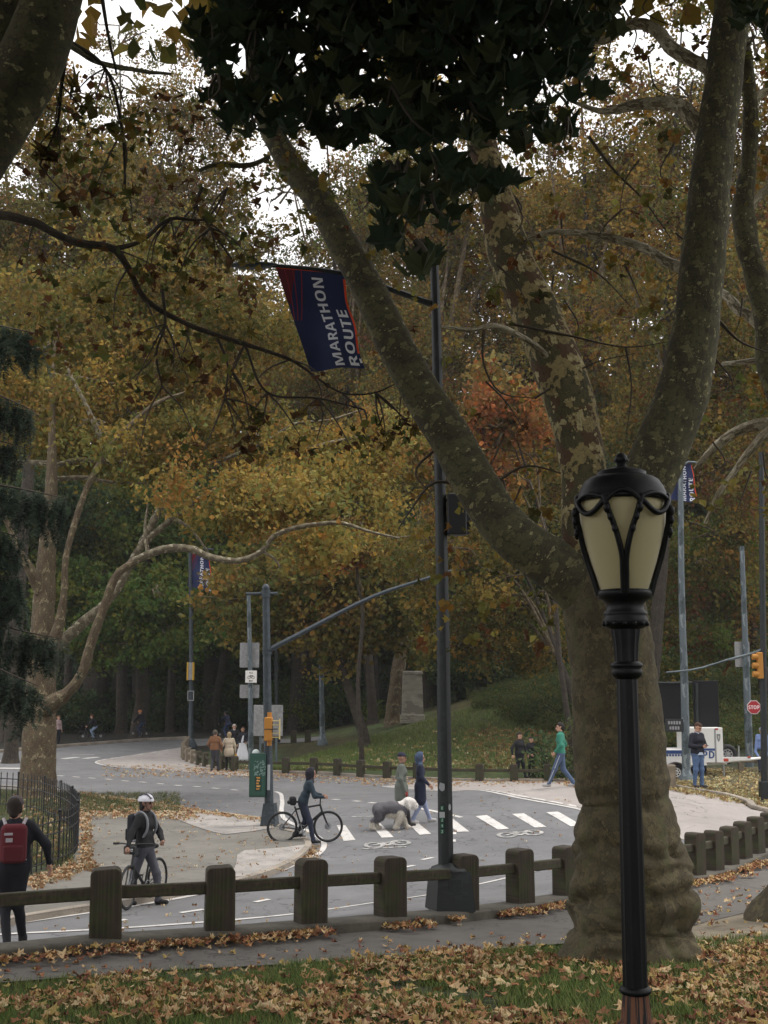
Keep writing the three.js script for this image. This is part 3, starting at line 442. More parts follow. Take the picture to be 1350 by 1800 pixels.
// ---------------------------------------------------------------- plane tree on the left lawn with far-reaching pale branches
{
  const foot = hit(66, 1402, 0.1), Z = -foot.z, T = thing('plane_tree', 'plane tree in the fenced lawn with long pale branches reaching right', 'tree', foot, 0, 'trees around the junction'), loc = (g) => g.translate(-foot.x, -foot.y, -foot.z);
  part('trunk', loc(limbPx([[66, 1412, 42, Z], [66, 1395, 34, Z], [67, 1350, 30, Z], [69, 1290, 29, Z], [71, 1240, 27, Z], [72, 1190, 25, Z], [74, 1120, 21, Z], [78, 1050, 18, Z], [84, 960, 15, Z], [90, 860, 11, Z], [92, 750, 6, Z], [93, 640, 4, Z], [100, 560, 2, Z]], { seg: 26, step: 0.15, seed: 21, rough: 0.07, fold: 0.08 })), M.planeTan, T);
  const ls = [
    [[60, 1262, 17, Z], [85, 1240, 17, Z - 0.4], [118, 1218, 14, Z - 0.8], [142, 1188, 13, Z - 1], [162, 1125, 12, Z - 1.3], [185, 1062, 11, Z - 1.6], [206, 1010, 10, Z - 1.8], [240, 985, 9, Z - 2], [290, 966, 8.5, Z - 2.3], [335, 966, 8, Z - 2.5], [370, 980, 7, Z - 2.7], [420, 986, 6.5, Z - 2.9], [460, 970, 6, Z - 3], [480, 945, 5.5, Z - 3], [510, 931, 5, Z - 3.1], [560, 922, 5, Z - 3.2], [600, 920, 4, Z - 3.3], [650, 935, 3, Z - 3.4], [700, 946, 2, Z - 3.5]],
    [[80, 1160, 12, Z - 0.3], [98, 1120, 11, Z - 0.5], [112, 1050, 9, Z - 0.8], [116, 980, 8, Z - 1], [130, 925, 8, Z - 1], [152, 860, 7.5, Z - 1], [190, 790, 7, Z - 1], [230, 746, 6, Z - 1], [280, 706, 5, Z - 1], [330, 688, 2.5, Z - 1]],
    [[190, 792, 6, Z - 1], [168, 748, 5.5, Z - 1.1], [148, 705, 5, Z - 1.2], [122, 655, 4, Z - 1.3], [114, 632, 2, Z - 1.3]],
    [[85, 1150, 11, Z + 0.5], [140, 1100, 10, Z + 0.8], [200, 1045, 10, Z + 1], [245, 965, 9, Z + 1.2], [300, 915, 8, Z + 1.3], [370, 866, 7, Z + 1.4], [450, 830, 6, Z + 1.5], [520, 796, 5, Z + 1.5], [590, 776, 4.5, Z + 1.5], [650, 766, 3, Z + 1.6]],
    [[248, 960, 7, Z + 1.2], [285, 890, 6.5, Z + 1.6], [335, 830, 6, Z + 2], [400, 805, 5, Z + 2.2], [470, 775, 5, Z + 2.4], [520, 745, 4, Z + 2.6], [580, 738, 3, Z + 2.8], [650, 715, 2, Z + 3]],
    [[78, 1060, 11, Z], [55, 1005, 9, Z - 0.5], [35, 970, 8, Z - 0.8], [5, 905, 6, Z - 1], [-40, 850, 4, Z - 1]],
    [[92, 820, 5, Z + 0.5], [140, 808, 4.5, Z + 1], [185, 812, 4, Z + 1.2], [262, 812, 2, Z + 1.4]], [[90, 815, 5, Z + 0.5], [40, 812, 4.5, Z + 0.8], [0, 818, 4, Z + 1]], [[92, 842, 5, Z + 0.4], [150, 840, 4.5, Z + 0.9], [200, 848, 4, Z + 1.1], [262, 850, 2, Z + 1.2]],
    [[92, 660, 5, Z + 0.5], [140, 665, 4.5, Z + 0.5], [200, 675, 3, Z + 0.6]], [[185, 745, 5, Z], [155, 738, 5, Z], [138, 750, 3, Z]], [[93, 600, 5, Z], [60, 616, 4, Z], [20, 610, 3, Z], [-10, 600, 2, Z]],
    [[290, 905, 3.5, Z + 1], [330, 925, 3, Z + 0.5], [355, 955, 3, Z], [375, 985, 2, Z - 0.4]], [[260, 970, 4, Z - 1.8], [255, 930, 3, Z - 1.7], [260, 885, 2, Z - 1.6]], [[460, 968, 3, Z - 3], [485, 985, 2.5, Z - 3], [493, 1000, 1.5, Z - 3]],
  ];
  ls.forEach((l, i) => part(i < 6 ? 'limb' : 'branch', loc(limbPx((i === 0 ? l.slice(0, 8) : l).map(([a, b, w, z], j) => [a, b, w * (j < 2 ? 1 : 0.7), z]), { seg: i < 6 ? 12 : 7, step: 0.18, seed: 60 + i, rough: 0.13 })), i < 2 || i === 5 ? M.planeTan : M.planePale, T));
  part('limb', loc(limbPx([[236, 986, 7.4, Z - 2], [290, 965, 7.2, Z - 2.3], [335, 965, 6.8, Z - 2.5], [370, 979.5, 6, Z - 2.7], [420, 985.5, 5.4, Z - 2.9], [460, 969.5, 5, Z - 3], [480, 944.5, 4.6, Z - 3], [510, 930.5, 4.3, Z - 3.1], [560, 921.5, 4.2, Z - 3.2], [600, 919.5, 3.4, Z - 3.3], [650, 934.5, 2.6, Z - 3.4], [702, 946, 1.6, Z - 3.5]], { seg: 12, step: 0.18, seed: 90, rough: 0.13 })), M.planePale, T);
  const R = rng(91), list = [];
  for (const [a, b, rw, rh, dz, n, p] of [[120, 690, 130, 70, 1, 260, 'gold'], [260, 640, 130, 70, 2, 260, 'olive'], [380, 720, 120, 70, 3, 300, 'gold'], [520, 820, 130, 70, 2.5, 420, 'gold'], [420, 880, 110, 60, 0, 260, 'gold'], [600, 880, 110, 80, 1, 300, 'gold'], [300, 780, 120, 60, 1, 260, 'olive'], [150, 790, 110, 70, 3, 240, 'olive'], [650, 780, 100, 60, 2, 220, 'gold'], [560, 960, 90, 40, -2, 150, 'gold'], [60, 560, 130, 80, 2, 260, 'olive'], [240, 480, 150, 100, 3, 330, 'olive'], [420, 580, 150, 90, 3, 340, 'olive'], [330, 860, 140, 70, -3, 55, 'gold'], [520, 880, 120, 40, -4.2, 50, 'gold'], [150, 760, 110, 110, -2.5, 45, 'olive']]) { const z = Z + dz, k = z / FOCAL; fillBlob(list, at(a, b, z).sub(foot), V3(rw * k, rh * k, 1.7), n, PAL[p], R, 0.85, 0.34); }
  crownParts(list, clumpMid, M.leaf, T);
}
// ---------------------------------------------------------------- near tree at the top left corner, trunk outside the picture
{
  const Z = 8, foot = onG(-3.9, Z), T = thing('plane_tree', 'dark heavy limbs of a near tree crossing the top left corner', 'tree', foot, 0, 'trees around the junction'), loc = (g) => g.translate(-foot.x, -foot.y, -foot.z);
  part('trunk', limb([V3(0, -0.3, 0), V3(0, 0.5, 0), V3(0.05, 2, 0), V3(0.2, 3.6, 0), V3(0.45, 4.6, 0)], [0.6, 0.42, 0.38, 0.36, 0.33], { seg: 24, step: 0.1, seed: 3, fold: 0.08 }), M.plane, T);
  part('limb', loc(limbPx([[-240, 560, 80, Z], [-150, 400, 74, Z], [-40, 255, 66, Z], [32, 150, 60, Z], [72, 60, 58, Z], [98, -20, 54, Z], [130, -180, 48, Z], [200, -380, 34, Z]], { seg: 26, step: 0.05, seed: 14, rough: 0.06, fold: 0.05 })), M.plane, T);
  part('limb', loc(limbPx([[-240, 520, 60, Z + 0.3], [-140, 330, 52, Z + 0.4], [-60, 190, 50, Z + 0.4], [0, 60, 46, Z + 0.4], [30, -30, 42, Z + 0.4], [10, -220, 34, Z + 0.4]], { seg: 22, step: 0.05, seed: 15, rough: 0.06, fold: 0.05 })), M.plane, T);
  const mainBr = [[[-200, 440, 18, 9], [-90, 385, 12, 10], [0, 378, 8, 11], [60, 392, 8, 11.5], [130, 425, 7.5, 12], [200, 438, 7, 12.3], [225, 470, 6, 12.5], [255, 525, 5.5, 12.7], [330, 570, 5, 13], [430, 605, 4, 13.3], [510, 632, 3, 13.5], [545, 655, 2, 13.6]], [[200, 438, 5, 12.3], [245, 425, 4, 12.4], [300, 385, 3.5, 12.5], [360, 385, 2.5, 12.6], [400, 330, 2, 12.7]], [[120, 70, 4, 8.6], [185, 120, 3, 9], [215, 230, 3, 9.5], [220, 330, 2, 10]], [[118, 80, 5, 8.6], [108, 150, 3.5, 9], [100, 220, 2.5, 9], [70, 290, 2, 9]], [[115, 75, 6, 8.5], [170, 108, 5, 9], [250, 125, 4, 9.6], [300, 130, 3, 10]], [[180, 0, 4, 9], [190, 60, 3, 9], [205, 130, 2, 9.2]], [[285, 505, 3, 12.8], [290, 570, 2.5, 12.8], [275, 620, 2, 12.8], [285, 680, 1.5, 12.8]], [[380, 590, 3, 13.2], [400, 640, 2, 13.2], [395, 700, 1.5, 13.2]], [[430, 605, 2.5, 13.3], [470, 690, 2, 13.3], [560, 700, 1.8, 13.4], [640, 720, 1.4, 13.5]], [[545, 655, 2, 13.6], [600, 690, 1.8, 13.6], [660, 690, 1.5, 13.6], [720, 660, 1, 13.6]], [[350, 300, 4, 13], [375, 290, 5, 13], [440, 290, 5, 13], [475, 275, 4, 13]], [[355, 330, 4, 13], [345, 360, 3, 13], [370, 400, 2.5, 13], [410, 460, 2, 13]]];
  mainBr.forEach((l, i) => part('branch', loc(limbPx(l, { seg: 8, step: 0.07, seed: 70 + i, rough: 0.2 })), i === 4 || i === 10 ? M.plane : M.barkDark, T));
  const R = rng(15), tw = [], L = [];
  for (let i = 0; i < 70; i++) { const m = mainBr[[0, 0, 1, 6, 7, 8, 9, 2, 3, 11][i % 10]], p = m[1 + Math.floor(R() * (m.length - 1))], a = p[0], b = p[1], z = p[3], e = [a + (R() - 0.5) * 130, b + 20 + R() * 90]; tw.push(loc(limbPx([[a, b, 2, z], [mix(a, e[0], 0.5) + (R() - 0.5) * 20, mix(b, e[1], 0.4), 1.6, z], [e[0], e[1], 0.8, z]], { seg: 5, step: 0.1, rough: 0.2 }))); for (let k = 0; k < 4; k++) L.push([e[0] + (R() - 0.5) * 50, e[1] + (R() - 0.3) * 40, z]); }
  for (let i = 0; i < 620; i++) { const m = R(); L.push([60 + R() * 520, 150 + R() * 500, 11 + R() * 6]); }
  const clear = L.filter(([a, b]) => !(a > 455 && a < 665 && b > 445 && b < 668)); L.length = 0; L.push(...clear);
  part('twigs', tw, M.twig, T).userData.kind = 'stuff';
  const pal = [[0.10, 0.105, 0.03], [0.135, 0.11, 0.03], [0.09, 0.05, 0.02], [0.06, 0.065, 0.02], [0.19, 0.14, 0.035], [0.08, 0.04, 0.018]];
  crownParts(L.map(([a, b, z]) => [at(a, b, z).sub(foot), rq(R), 0.5 + 0.45 * R(), pick(pal, R)]), [lobed(0.15, 15, 1.4), lobed(0.15, 16, 1.8), clump(62, 4, 0.2, 0.12)], M.leaf, T);
  const hi = []; for (const [a, b, rw, rh, z, n] of [[0, -380, 420, 200, 10, 420], [-420, 150, 160, 300, 9, 260]]) { const k = z / FOCAL; fillBlob(hi, at(a, b, z).sub(foot), V3(rw * k, rh * k, 2), n, PAL.olive, R, 0.42); }
  for (const [x, y, z, rx, ry, rz, n] of [[-6, 12, 8.5, 4.5, 2.2, 4.5, 560], [-4.5, 10.5, 2, 4.5, 2.4, 5, 560]]) fillBlob(hi, PT(x, y, z).sub(foot), V3(rx, ry, rz), n, PAL.olive, R, 1.3, 0.4);
  crownParts(hi, clumpMid, M.leaf, T);
}
// ---------------------------------------------------------------- maple over the photographer: dark hanging leaves at the top
{
  const foot = onG(3.6, 1.2), T = thing('maple_tree', 'maple whose dark green leafy boughs hang into the top of the view', 'tree', foot), loc = (v) => v.clone().sub(foot);
  part('trunk', limb([V3(0, -0.3, 0), V3(0, 0.6, 0), V3(-0.1, 2.5, 0), V3(-0.3, 5, -0.6), V3(-0.5, 8, -1.2)], [0.5, 0.34, 0.3, 0.26, 0.16], { seg: 18, step: 0.15, seed: 44, fold: 0.06 }), M.barkDark, T);
  const R = rng(404), tw = [], L = [];
  const boughs = [[PT(3.2, 5.4, 2.2), PT(2.2, 7.2, 4), PT(1.0, 7.9, 5.4), PT(0.2, 7.75, 6.2), PT(-0.7, 7.4, 6.8)], [PT(3.2, 5.8, 2.2), PT(2.4, 7.4, 4.4), PT(1.4, 7.8, 6), PT(0.5, 7.6, 7), PT(0.2, 7.1, 7.3)], [PT(3.1, 6.4, 2.4), PT(2.6, 8, 5), PT(1.9, 8.3, 6.4), PT(1.1, 7.6, 6.9)]];
  boughs.forEach((b, i) => part('limb', limb(b.map(loc), [0.14, 0.09, 0.06, 0.04, 0.015].slice(0, b.length), { seg: 10, step: 0.15, seed: 80 + i, rough: 0.12 }), M.barkDark, T));
  // sprays hang from the boughs: [px, py, half width, half height, distance, number]
  const sprays = [[700, -120, 420, 110, 6.4, 400], [700, -330, 500, 140, 5.6, 420], [520, 20, 130, 70, 6.6, 95], [680, 20, 130, 80, 6.4, 110], [850, 20, 130, 80, 6.5, 110], [960, 60, 80, 70, 6.6, 46], [400, 40, 60, 60, 7, 26], [372, 100, 34, 50, 7, 12], [440, 120, 60, 60, 6.9, 26], [540, 120, 80, 60, 6.8, 46], [660, 120, 100, 60, 6.6, 66], [790, 130, 100, 60, 6.5, 60], [910, 150, 70, 50, 6.5, 34], [1010, 140, 46, 40, 6.7, 13], [430, 205, 40, 36, 6.8, 11], [520, 200, 60, 40, 6.8, 24], [610, 225, 56, 34, 6.7, 18], [720, 215, 70, 50, 6.6, 34], [820, 220, 60, 40, 6.5, 24], [930, 240, 60, 26, 6.7, 14], [990, 235, 20, 22, 6.7, 4], [700, 330, 48, 36, 6.6, 19], [780, 320, 50, 40, 6.6, 20], [860, 330, 44, 26, 6.8, 11], [700, 395, 34, 40, 6.6, 13], [760, 380, 40, 30, 6.6, 13], [735, 460, 28, 30, 6.6, 11], [1050, 30, 60, 40, 7, 18], [1310, 20, 24, 26, 7.4, 8], [1350, 70, 20, 24, 7.4, 5], [380, 165, 22, 26, 6.9, 4]];
  for (const [a, b, rw, rh, z, n] of sprays) {
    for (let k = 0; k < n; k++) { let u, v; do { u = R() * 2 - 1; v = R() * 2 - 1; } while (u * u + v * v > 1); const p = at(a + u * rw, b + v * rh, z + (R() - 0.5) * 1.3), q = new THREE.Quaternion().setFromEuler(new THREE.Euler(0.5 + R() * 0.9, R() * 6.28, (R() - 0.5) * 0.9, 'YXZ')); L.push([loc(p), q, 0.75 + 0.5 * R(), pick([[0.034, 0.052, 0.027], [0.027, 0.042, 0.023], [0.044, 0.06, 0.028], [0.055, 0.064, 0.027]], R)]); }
    for (let k = 0; k < 4; k++) { const z2 = z + (R() - 0.5), x0 = a + (R() - 0.5) * rw, e = [a + (R() - 0.5) * rw * 1.7, b + (R() - 0.2) * rh]; tw.push(limb([at(x0, b - rh * 1.3, z2), at(mix(x0, e[0], 0.5) + (R() - 0.5) * 30, mix(b - rh, e[1], 0.5), z2), at(e[0], e[1], z2)].map(loc), [0.012, 0.008, 0.004], { seg: 5, step: 0.08 })); }
  }
  const over = []; for (const [x, y, z, rx, ry, rz, n] of [[1.5, 10.2, 2.5, 5, 1.8, 4, 600], [2, 8.5, -4, 6, 3, 4, 500]]) fillBlob(over, PT(x, y, z).sub(foot), V3(rx, ry, rz), n, PAL.dark, R, 1.3, 0.4); crownParts(over, clumpMid, M.leaf, T);
  part('twigs', tw, M.twig, T).userData.kind = 'stuff';
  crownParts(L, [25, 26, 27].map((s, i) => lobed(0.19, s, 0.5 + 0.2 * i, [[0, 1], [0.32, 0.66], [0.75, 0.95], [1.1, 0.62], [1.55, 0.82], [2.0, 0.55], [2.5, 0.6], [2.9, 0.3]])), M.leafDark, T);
}
// ---------------------------------------------------------------- spruce at the left edge
{
  const Z = 24, foot = onG(-9.9, Z, 0.1), T = thing('spruce_tree', 'dark bluish spruce with drooping boughs at the left edge', 'tree', foot);
  part('trunk', limb([V3(0, -0.3, 0), V3(0, 1, 0), V3(0, 8, 0), V3(0, 15, 0)], [0.34, 0.28, 0.18, 0.02], { seg: 12, step: 0.4 }), M.barkDark, T);
  const R = rng(606), bo = [], L = [];
  const sprig = (() => { const r = rng(9), pos = [], col = []; for (let i = 0; i < 60; i++) { const y = -r() * 0.5, a = r() * 6.28, l = (0.09 + 0.06 * r()) * (1 + y * 0.9), x = Math.cos(a) * l, z = Math.sin(a) * l, w = 0.013; pos.push(-w, y, 0, w, y, 0, x, y - 0.04, z); const k = 0.6 + 0.8 * r(); for (let j = 0; j < 3; j++) col.push(k, k, k); } return triGeo(pos, col); })();
  const bough = (a, y, len, droop, full = 70) => {
    const d = V3(Math.cos(a), 0, Math.sin(a)), w1 = (R() - 0.5) * 0.3, P = [V3(0, y, 0), d.clone().multiplyScalar(len * 0.35).setY(y - droop * 0.15 + w1), d.clone().multiplyScalar(len * 0.72).setY(y - droop * 0.8), d.clone().multiplyScalar(len).setY(y - droop * (0.8 + 0.5 * R()))];
    bo.push(limb(P, [0.05, 0.035, 0.02, 0.008], { seg: 5, step: 0.3 })); const cv = new THREE.CatmullRomCurve3(P), side = V3(-d.z, 0, d.x), m = Math.round(len * 5);
    for (let k = 0; k < m; k++) { const t0 = 0.15 + 0.85 * k / m, hang = 0.4 + 0.8 * R(), w0 = (R() - 0.5) * 0.9 * (1 - t0 * 0.6); for (let i = 0; i < full / 5; i++) { const t = clamp(t0 + (R() - 0.5) * 0.1), f = R(), p = cv.getPoint(t).addScaledVector(side, w0 * f); p.y -= f * f * hang * 0.5; L.push([p, new THREE.Quaternion().setFromEuler(new THREE.Euler((R() - 0.5) * 1.0, R() * 6.28, (R() - 0.5) * 1.0)), 0.7 + 0.8 * R(), pick([[0.045, 0.066, 0.046], [0.058, 0.08, 0.056], [0.035, 0.05, 0.036]], R)]); } }
  };
  const reach = [[590, 92, 0.5], [700, 58, 0.8], [775, 36, 0.6], [872, 138, 0.5], [940, 50, 0.9], [1030, 56, 0.8], [1120, 104, 1.0], [1185, 84, 0.9], [1010, 30, 0.5]];
  for (const [py, x, dr] of reach) { const e = at(x, py, Z), y = e.y - foot.y; bough((R() - 0.5) * 0.3, y + dr, e.x - foot.x, dr, 60); }
  for (let k = 0; k < 30; k++) { const y = 1 + k * 0.45; bough(1.2 + R() * 3.9, y, 2.2 * (1 - y / 17) + 0.3, 0.7, 40); }
  part('boughs', bo, M.barkDark, T).userData.kind = 'stuff';
  crownParts(L, [sprig], M.leafDark, T, 'needles');
}
// ---------------------------------------------------------------- trees around and beyond the junction
const B = (o) => tree(o);
B({ label: 'tall olive plane tree rising behind the spruce at the left', base: 24, Z: 62, w: 12, seed: 1001, pal: [...PAL.olive, ...PAL.orange, ...PAL.moss], bark: M.barkDark, blobs: [[70, 330, 150, 130], [200, 440, 130, 130, 2], [30, 560, 130, 120], [160, 260, 110, 80], [150, 600, 130, 100, 3], [40, 210, 70, 60], [110, 180, 80, 60], [-30, 420, 120, 120]] });
B({ label: 'tall olive and brown plane tree left of the signal pole', base: 215, Z: 88, w: 9, seed: 1002, pal: [...PAL.olive, ...PAL.orange], bark: M.barkDark, blobs: [[330, 560, 150, 120], [320, 300, 110, 120, -4], [300, 430, 130, 110], [420, 620, 130, 110, -2], [260, 680, 140, 100, 2], [300, 190, 90, 70, -4], [400, 210, 80, 60, -4], [250, 340, 110, 90, -2], [400, 330, 50, 70, 0], [250, 160, 100, 60, -4, 0.55], [210, 70, 80, 40, -4, 0.3], [330, 100, 80, 50, -4, 0.7]] });
B({ label: 'gold and olive plane tree behind the hanging banner', base: 655, Z: 80, w: 8, seed: 1003, pal: [...PAL.olive, ...PAL.gold, ...PAL.orange, ...PAL.green], blobs: [[560, 640, 140, 120], [650, 540, 120, 110, 2], [500, 720, 130, 100, -2], [620, 350, 90, 90, 0, 0.6], [560, 520, 120, 90, 3], [700, 300, 110, 90, -2], [640, 430, 100, 80, 0], [570, 170, 90, 60, -2], [700, 180, 110, 80, -2], [490, 340, 70, 70, 0, 0.4], [520, 240, 70, 50, 0, 0.55], [450, 430, 70, 50, 0, 0.5]] });
B({ label: 'golden tree behind the tall lamp pole', base: 690, Z: 74, w: 12, bark: M.planeTan, seed: 1004, pal: [...PAL.gold, ...PAL.orange], blobs: [[760, 640, 120, 120], [800, 520, 130, 110, 2], [700, 790, 120, 100, -2], [770, 340, 110, 100], [850, 400, 100, 100, 2], [820, 760, 120, 100], [760, 440, 110, 90, 3], [900, 320, 80, 80, 2, 0.8], [880, 520, 100, 100, 3], [860, 200, 110, 70, 0]] });
B({ label: 'orange brown plane tree between the two upright limbs', base: 1035, Z: 66, w: 12, seed: 1005, pal: [...PAL.orange, ...PAL.olive, ...PAL.gold], blobs: [[1010, 600, 130, 130], [1050, 440, 130, 120, 2], [1090, 280, 120, 100], [960, 800, 110, 110, -2], [1020, 340, 90, 90, 4], [1090, 730, 110, 110], [980, 220, 60, 60, 2, 0.6], [1120, 170, 110, 60, 0, 0.9], [950, 420, 90, 90, 4], [1020, 120, 100, 60, 2, 0.8], [1120, 380, 100, 90, 3]] });
B({ label: 'rust brown plane tree at the right behind the thick limb', base: 1140, Z: 60, w: 12, seed: 1006, pal: [...PAL.orange, ...PAL.olive, ...PAL.moss], blobs: [[1180, 560, 120, 130], [1190, 760, 120, 120, 2], [1300, 820, 110, 120], [1310, 520, 110, 140, -2], [1160, 380, 110, 110], [1310, 220, 90, 110], [1320, 680, 110, 120, 2], [1200, 180, 90, 80, 2, 0.9], [1330, 380, 100, 110, 2], [1340, 80, 80, 80, 0, 0.9], [1230, 300, 100, 100, 2], [1200, 20, 90, 40, 2, 0.7]] });
B({ label: 'fresh green tree between the arching branches at the left', base: 245, Z: 82, w: 13, seed: 1007, pal: PAL.green, bark: M.barkDark, blobs: [[210, 930, 120, 80], [320, 990, 120, 80], [180, 1040, 110, 70, 2], [420, 930, 100, 70, 3], [280, 860, 110, 70, 3], [110, 1060, 100, 70, -4], [190, 1130, 90, 50, -6], [300, 1110, 100, 60, -6], [60, 960, 90, 70, -2], [270, 1050, 90, 60, -8]], kinds: clumpFar });
B({ label: 'mossy olive tree with low boughs behind the signal arm', base: 640, Z: 66, w: 9, seed: 1008, pal: [...PAL.moss, ...PAL.gold, ...PAL.olive], bark: M.barkDark, blobs: [[430, 1050, 100, 70], [540, 1030, 110, 80], [650, 1010, 110, 80], [600, 1110, 110, 70], [690, 1100, 90, 80, 2], [500, 950, 110, 60, 2]], kinds: clumpFar });
B({ label: 'olive tree overhanging the grassy bank right of the lamp pole', base: 1030, Z: 60, w: 8, seed: 1009, pal: [...PAL.gold, ...PAL.moss, ...PAL.olive], blobs: [[830, 1030, 110, 80], [900, 960, 100, 80], [770, 970, 90, 80, -2], [930, 1070, 100, 70, 1], [850, 1110, 100, 60, 3], [800, 1140, 90, 36, 4], [900, 1150, 90, 36, 4], [980, 1140, 80, 40, 4]] });
B({ label: 'dark green tree on the bank behind the big trunk', base: 1010, Z: 84, w: 12, seed: 1010, pal: PAL.dark, bark: M.barkDark, blobs: [[900, 1150, 100, 60], [1000, 1110, 90, 70], [820, 1150, 80, 50], [1150, 1130, 100, 70], [1060, 1010, 110, 80]], kinds: clumpFar });
B({ label: 'green and orange tree above the trailer', base: 1345, Z: 66, w: 12, seed: 1011, pal: [...PAL.moss, ...PAL.orange, ...PAL.green], blobs: [[1230, 1000, 100, 90], [1320, 1060, 90, 100], [1260, 1130, 110, 60], [1180, 1090, 70, 80, 2], [1290, 930, 100, 80]] });
B({ name: 'maple_tree', label: 'bright red and orange maple glowing behind the curved limb', base: 1005, Z: 54, w: 5, dens: 1.3, seed: 1012, pal: PAL.red, bark: M.barkDark, blobs: [[885, 700, 62, 70], [860, 770, 60, 60], [750, 800, 40, 36], [870, 840, 50, 40], [920, 740, 50, 50]], kinds: clumpFar });
B({ name: 'maple_tree', label: 'small orange maple beside the far grey pole', base: 636, Z: 58, w: 4, seed: 1013, pal: [...PAL.red, ...PAL.orange], bark: M.barkDark, blobs: [[610, 985, 50, 40], [640, 940, 40, 40]], kinds: clumpFar });
// second row, taller and farther
[[-40, 820, 'olive', 'olive tree far behind the spruce boughs'], [150, 760, 'moss', 'mossy tree far behind the left plane'], [360, 780, 'olive', 'olive tree far behind the small banner'], [520, 830, 'gold', 'gold tree far behind the signal pole'], [680, 840, 'moss', 'mossy tree far behind the tall lamp pole'], [900, 880, 'gold', 'gold tree far behind the red maple'], [1080, 860, 'orange', 'orange tree far behind the park lamp'], [1250, 880, 'moss', 'mossy tree far behind the right poles'], [1400, 800, 'orange', 'orange tree far off at the right edge']].forEach(([x, y, p, label], i) => B({ name: 'tree', label, base: x + 20, Z: 98 + (i % 3) * 5, w: 9, seed: 2000 + i, pal: [...PAL[p], ...PAL.moss], bark: M.barkDark, kinds: clumpWood, ks: 1, dens: 0.5, twigs: 0, group: 'far trees of the second row', blobs: [[x, y, 110, 100], [x + 60, y + 140, 110, 80], [x - 50, y + 160, 100, 80, 2], [x + 20, y - 130, 90, 90], [x + 10, y + 260, 120, 70, 3]] }));
// third row: tall crowns that close the canopy
[[-20, 420, 'olive', 'tall olive crown behind the spruce top'], [110, 330, 'olive', 'tall olive crown under the heavy corner limbs'], [250, 330, 'moss', 'tall mossy crown above the long dark branch'], [370, 420, 'olive', 'tall olive crown left of the large banner'], [500, 600, 'gold', 'tall gold crown just below the large banner'], [640, 420, 'olive', 'tall olive crown behind the curved limb'], [760, 420, 'gold', 'tall gold crown behind the lamp pole top'], [900, 440, 'orange', 'tall orange crown behind the middle limb'], [1020, 360, 'orange', 'tall rusty crown between the middle and right limbs'], [1140, 330, 'orange', 'tall rusty crown left of the thick right limb'], [1260, 380, 'orange', 'tall rusty crown behind the thick right limb'], [1370, 330, 'orange', 'tall rusty crown at the right picture edge']].forEach(([x, y, p, label], i) => B({ name: 'tree', label, base: [30, 120, 205, 300, 375, 660, 750, 1040, 1060, 1090, 1130, 1380][i], Z: 90 + (i % 3) * 3, w: 7, seed: 2400 + i, pal: PAL[p], kinds: clumpFar, ks: 1.35, dens: 1.1, twigs: 0, group: 'tall trees of the third row', blobs: [[x, y, 80, 90], [x + 30, y + 130, 90, 90, 2], [x - 30, y + 250, 100, 90], [x + 20, y + 380, 100, 80, 2]] }));
{ // the wood behind everything, one mass
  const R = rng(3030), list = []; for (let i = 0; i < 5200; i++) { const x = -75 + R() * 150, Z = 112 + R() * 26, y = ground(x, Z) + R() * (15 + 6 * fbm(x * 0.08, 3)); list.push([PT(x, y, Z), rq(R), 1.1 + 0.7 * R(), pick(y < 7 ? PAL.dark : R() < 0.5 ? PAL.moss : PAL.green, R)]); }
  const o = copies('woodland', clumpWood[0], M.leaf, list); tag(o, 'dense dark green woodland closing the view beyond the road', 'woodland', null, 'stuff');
}
// dark trunks that stand in front of the wood
[[20, 78, 19, 'dark straight trunk behind the spruce boughs'], [165, 94, 22, 'broad dark trunk behind the cyclist by the left plane'], [248, 96, 14, 'dark trunk behind the orange helmeted cyclist'], [372, 96, 12, 'dark trunk between the sign poles'], [520, 92, 13, 'dark trunk right of the big signal pole'], [755, 86, 12, 'dark trunk behind the stone pillar'], [1060, 88, 14, 'dark trunk on the bank behind the big plane']].forEach(([a, Z, w, label], i) => {
  const foot = hitAt(a, Z), T = thing('tree', label, 'tree', foot, 0, 'dark trunks before the wood'), R = rng(500 + i), r = w * Z / FOCAL;
  part('trunk', limb([V3(0, -0.4, 0), V3(0, 0.5, 0), V3((R() - 0.5) * 0.4, 4, 0), V3((R() - 0.5), 9, 0), V3((R() - 0.5) * 2, 15, 0)], [r * 1.5, r * 1.1, r, r * 0.85, r * 0.3], { seg: 14, step: 0.4, seed: i, rough: 0.1 }), M.barkDark, T);
  const list = []; for (let k = 0; k < 4; k++) fillBlob(list, V3((R() - 0.5) * 5, 7.5 + R() * 8, (R() - 0.5) * 4), V3(3.4, 2.2, 2.6), 150, k % 2 ? PAL.dark : PAL.moss, R, 1); crownParts(list, clumpFar, M.leaf, T);
});
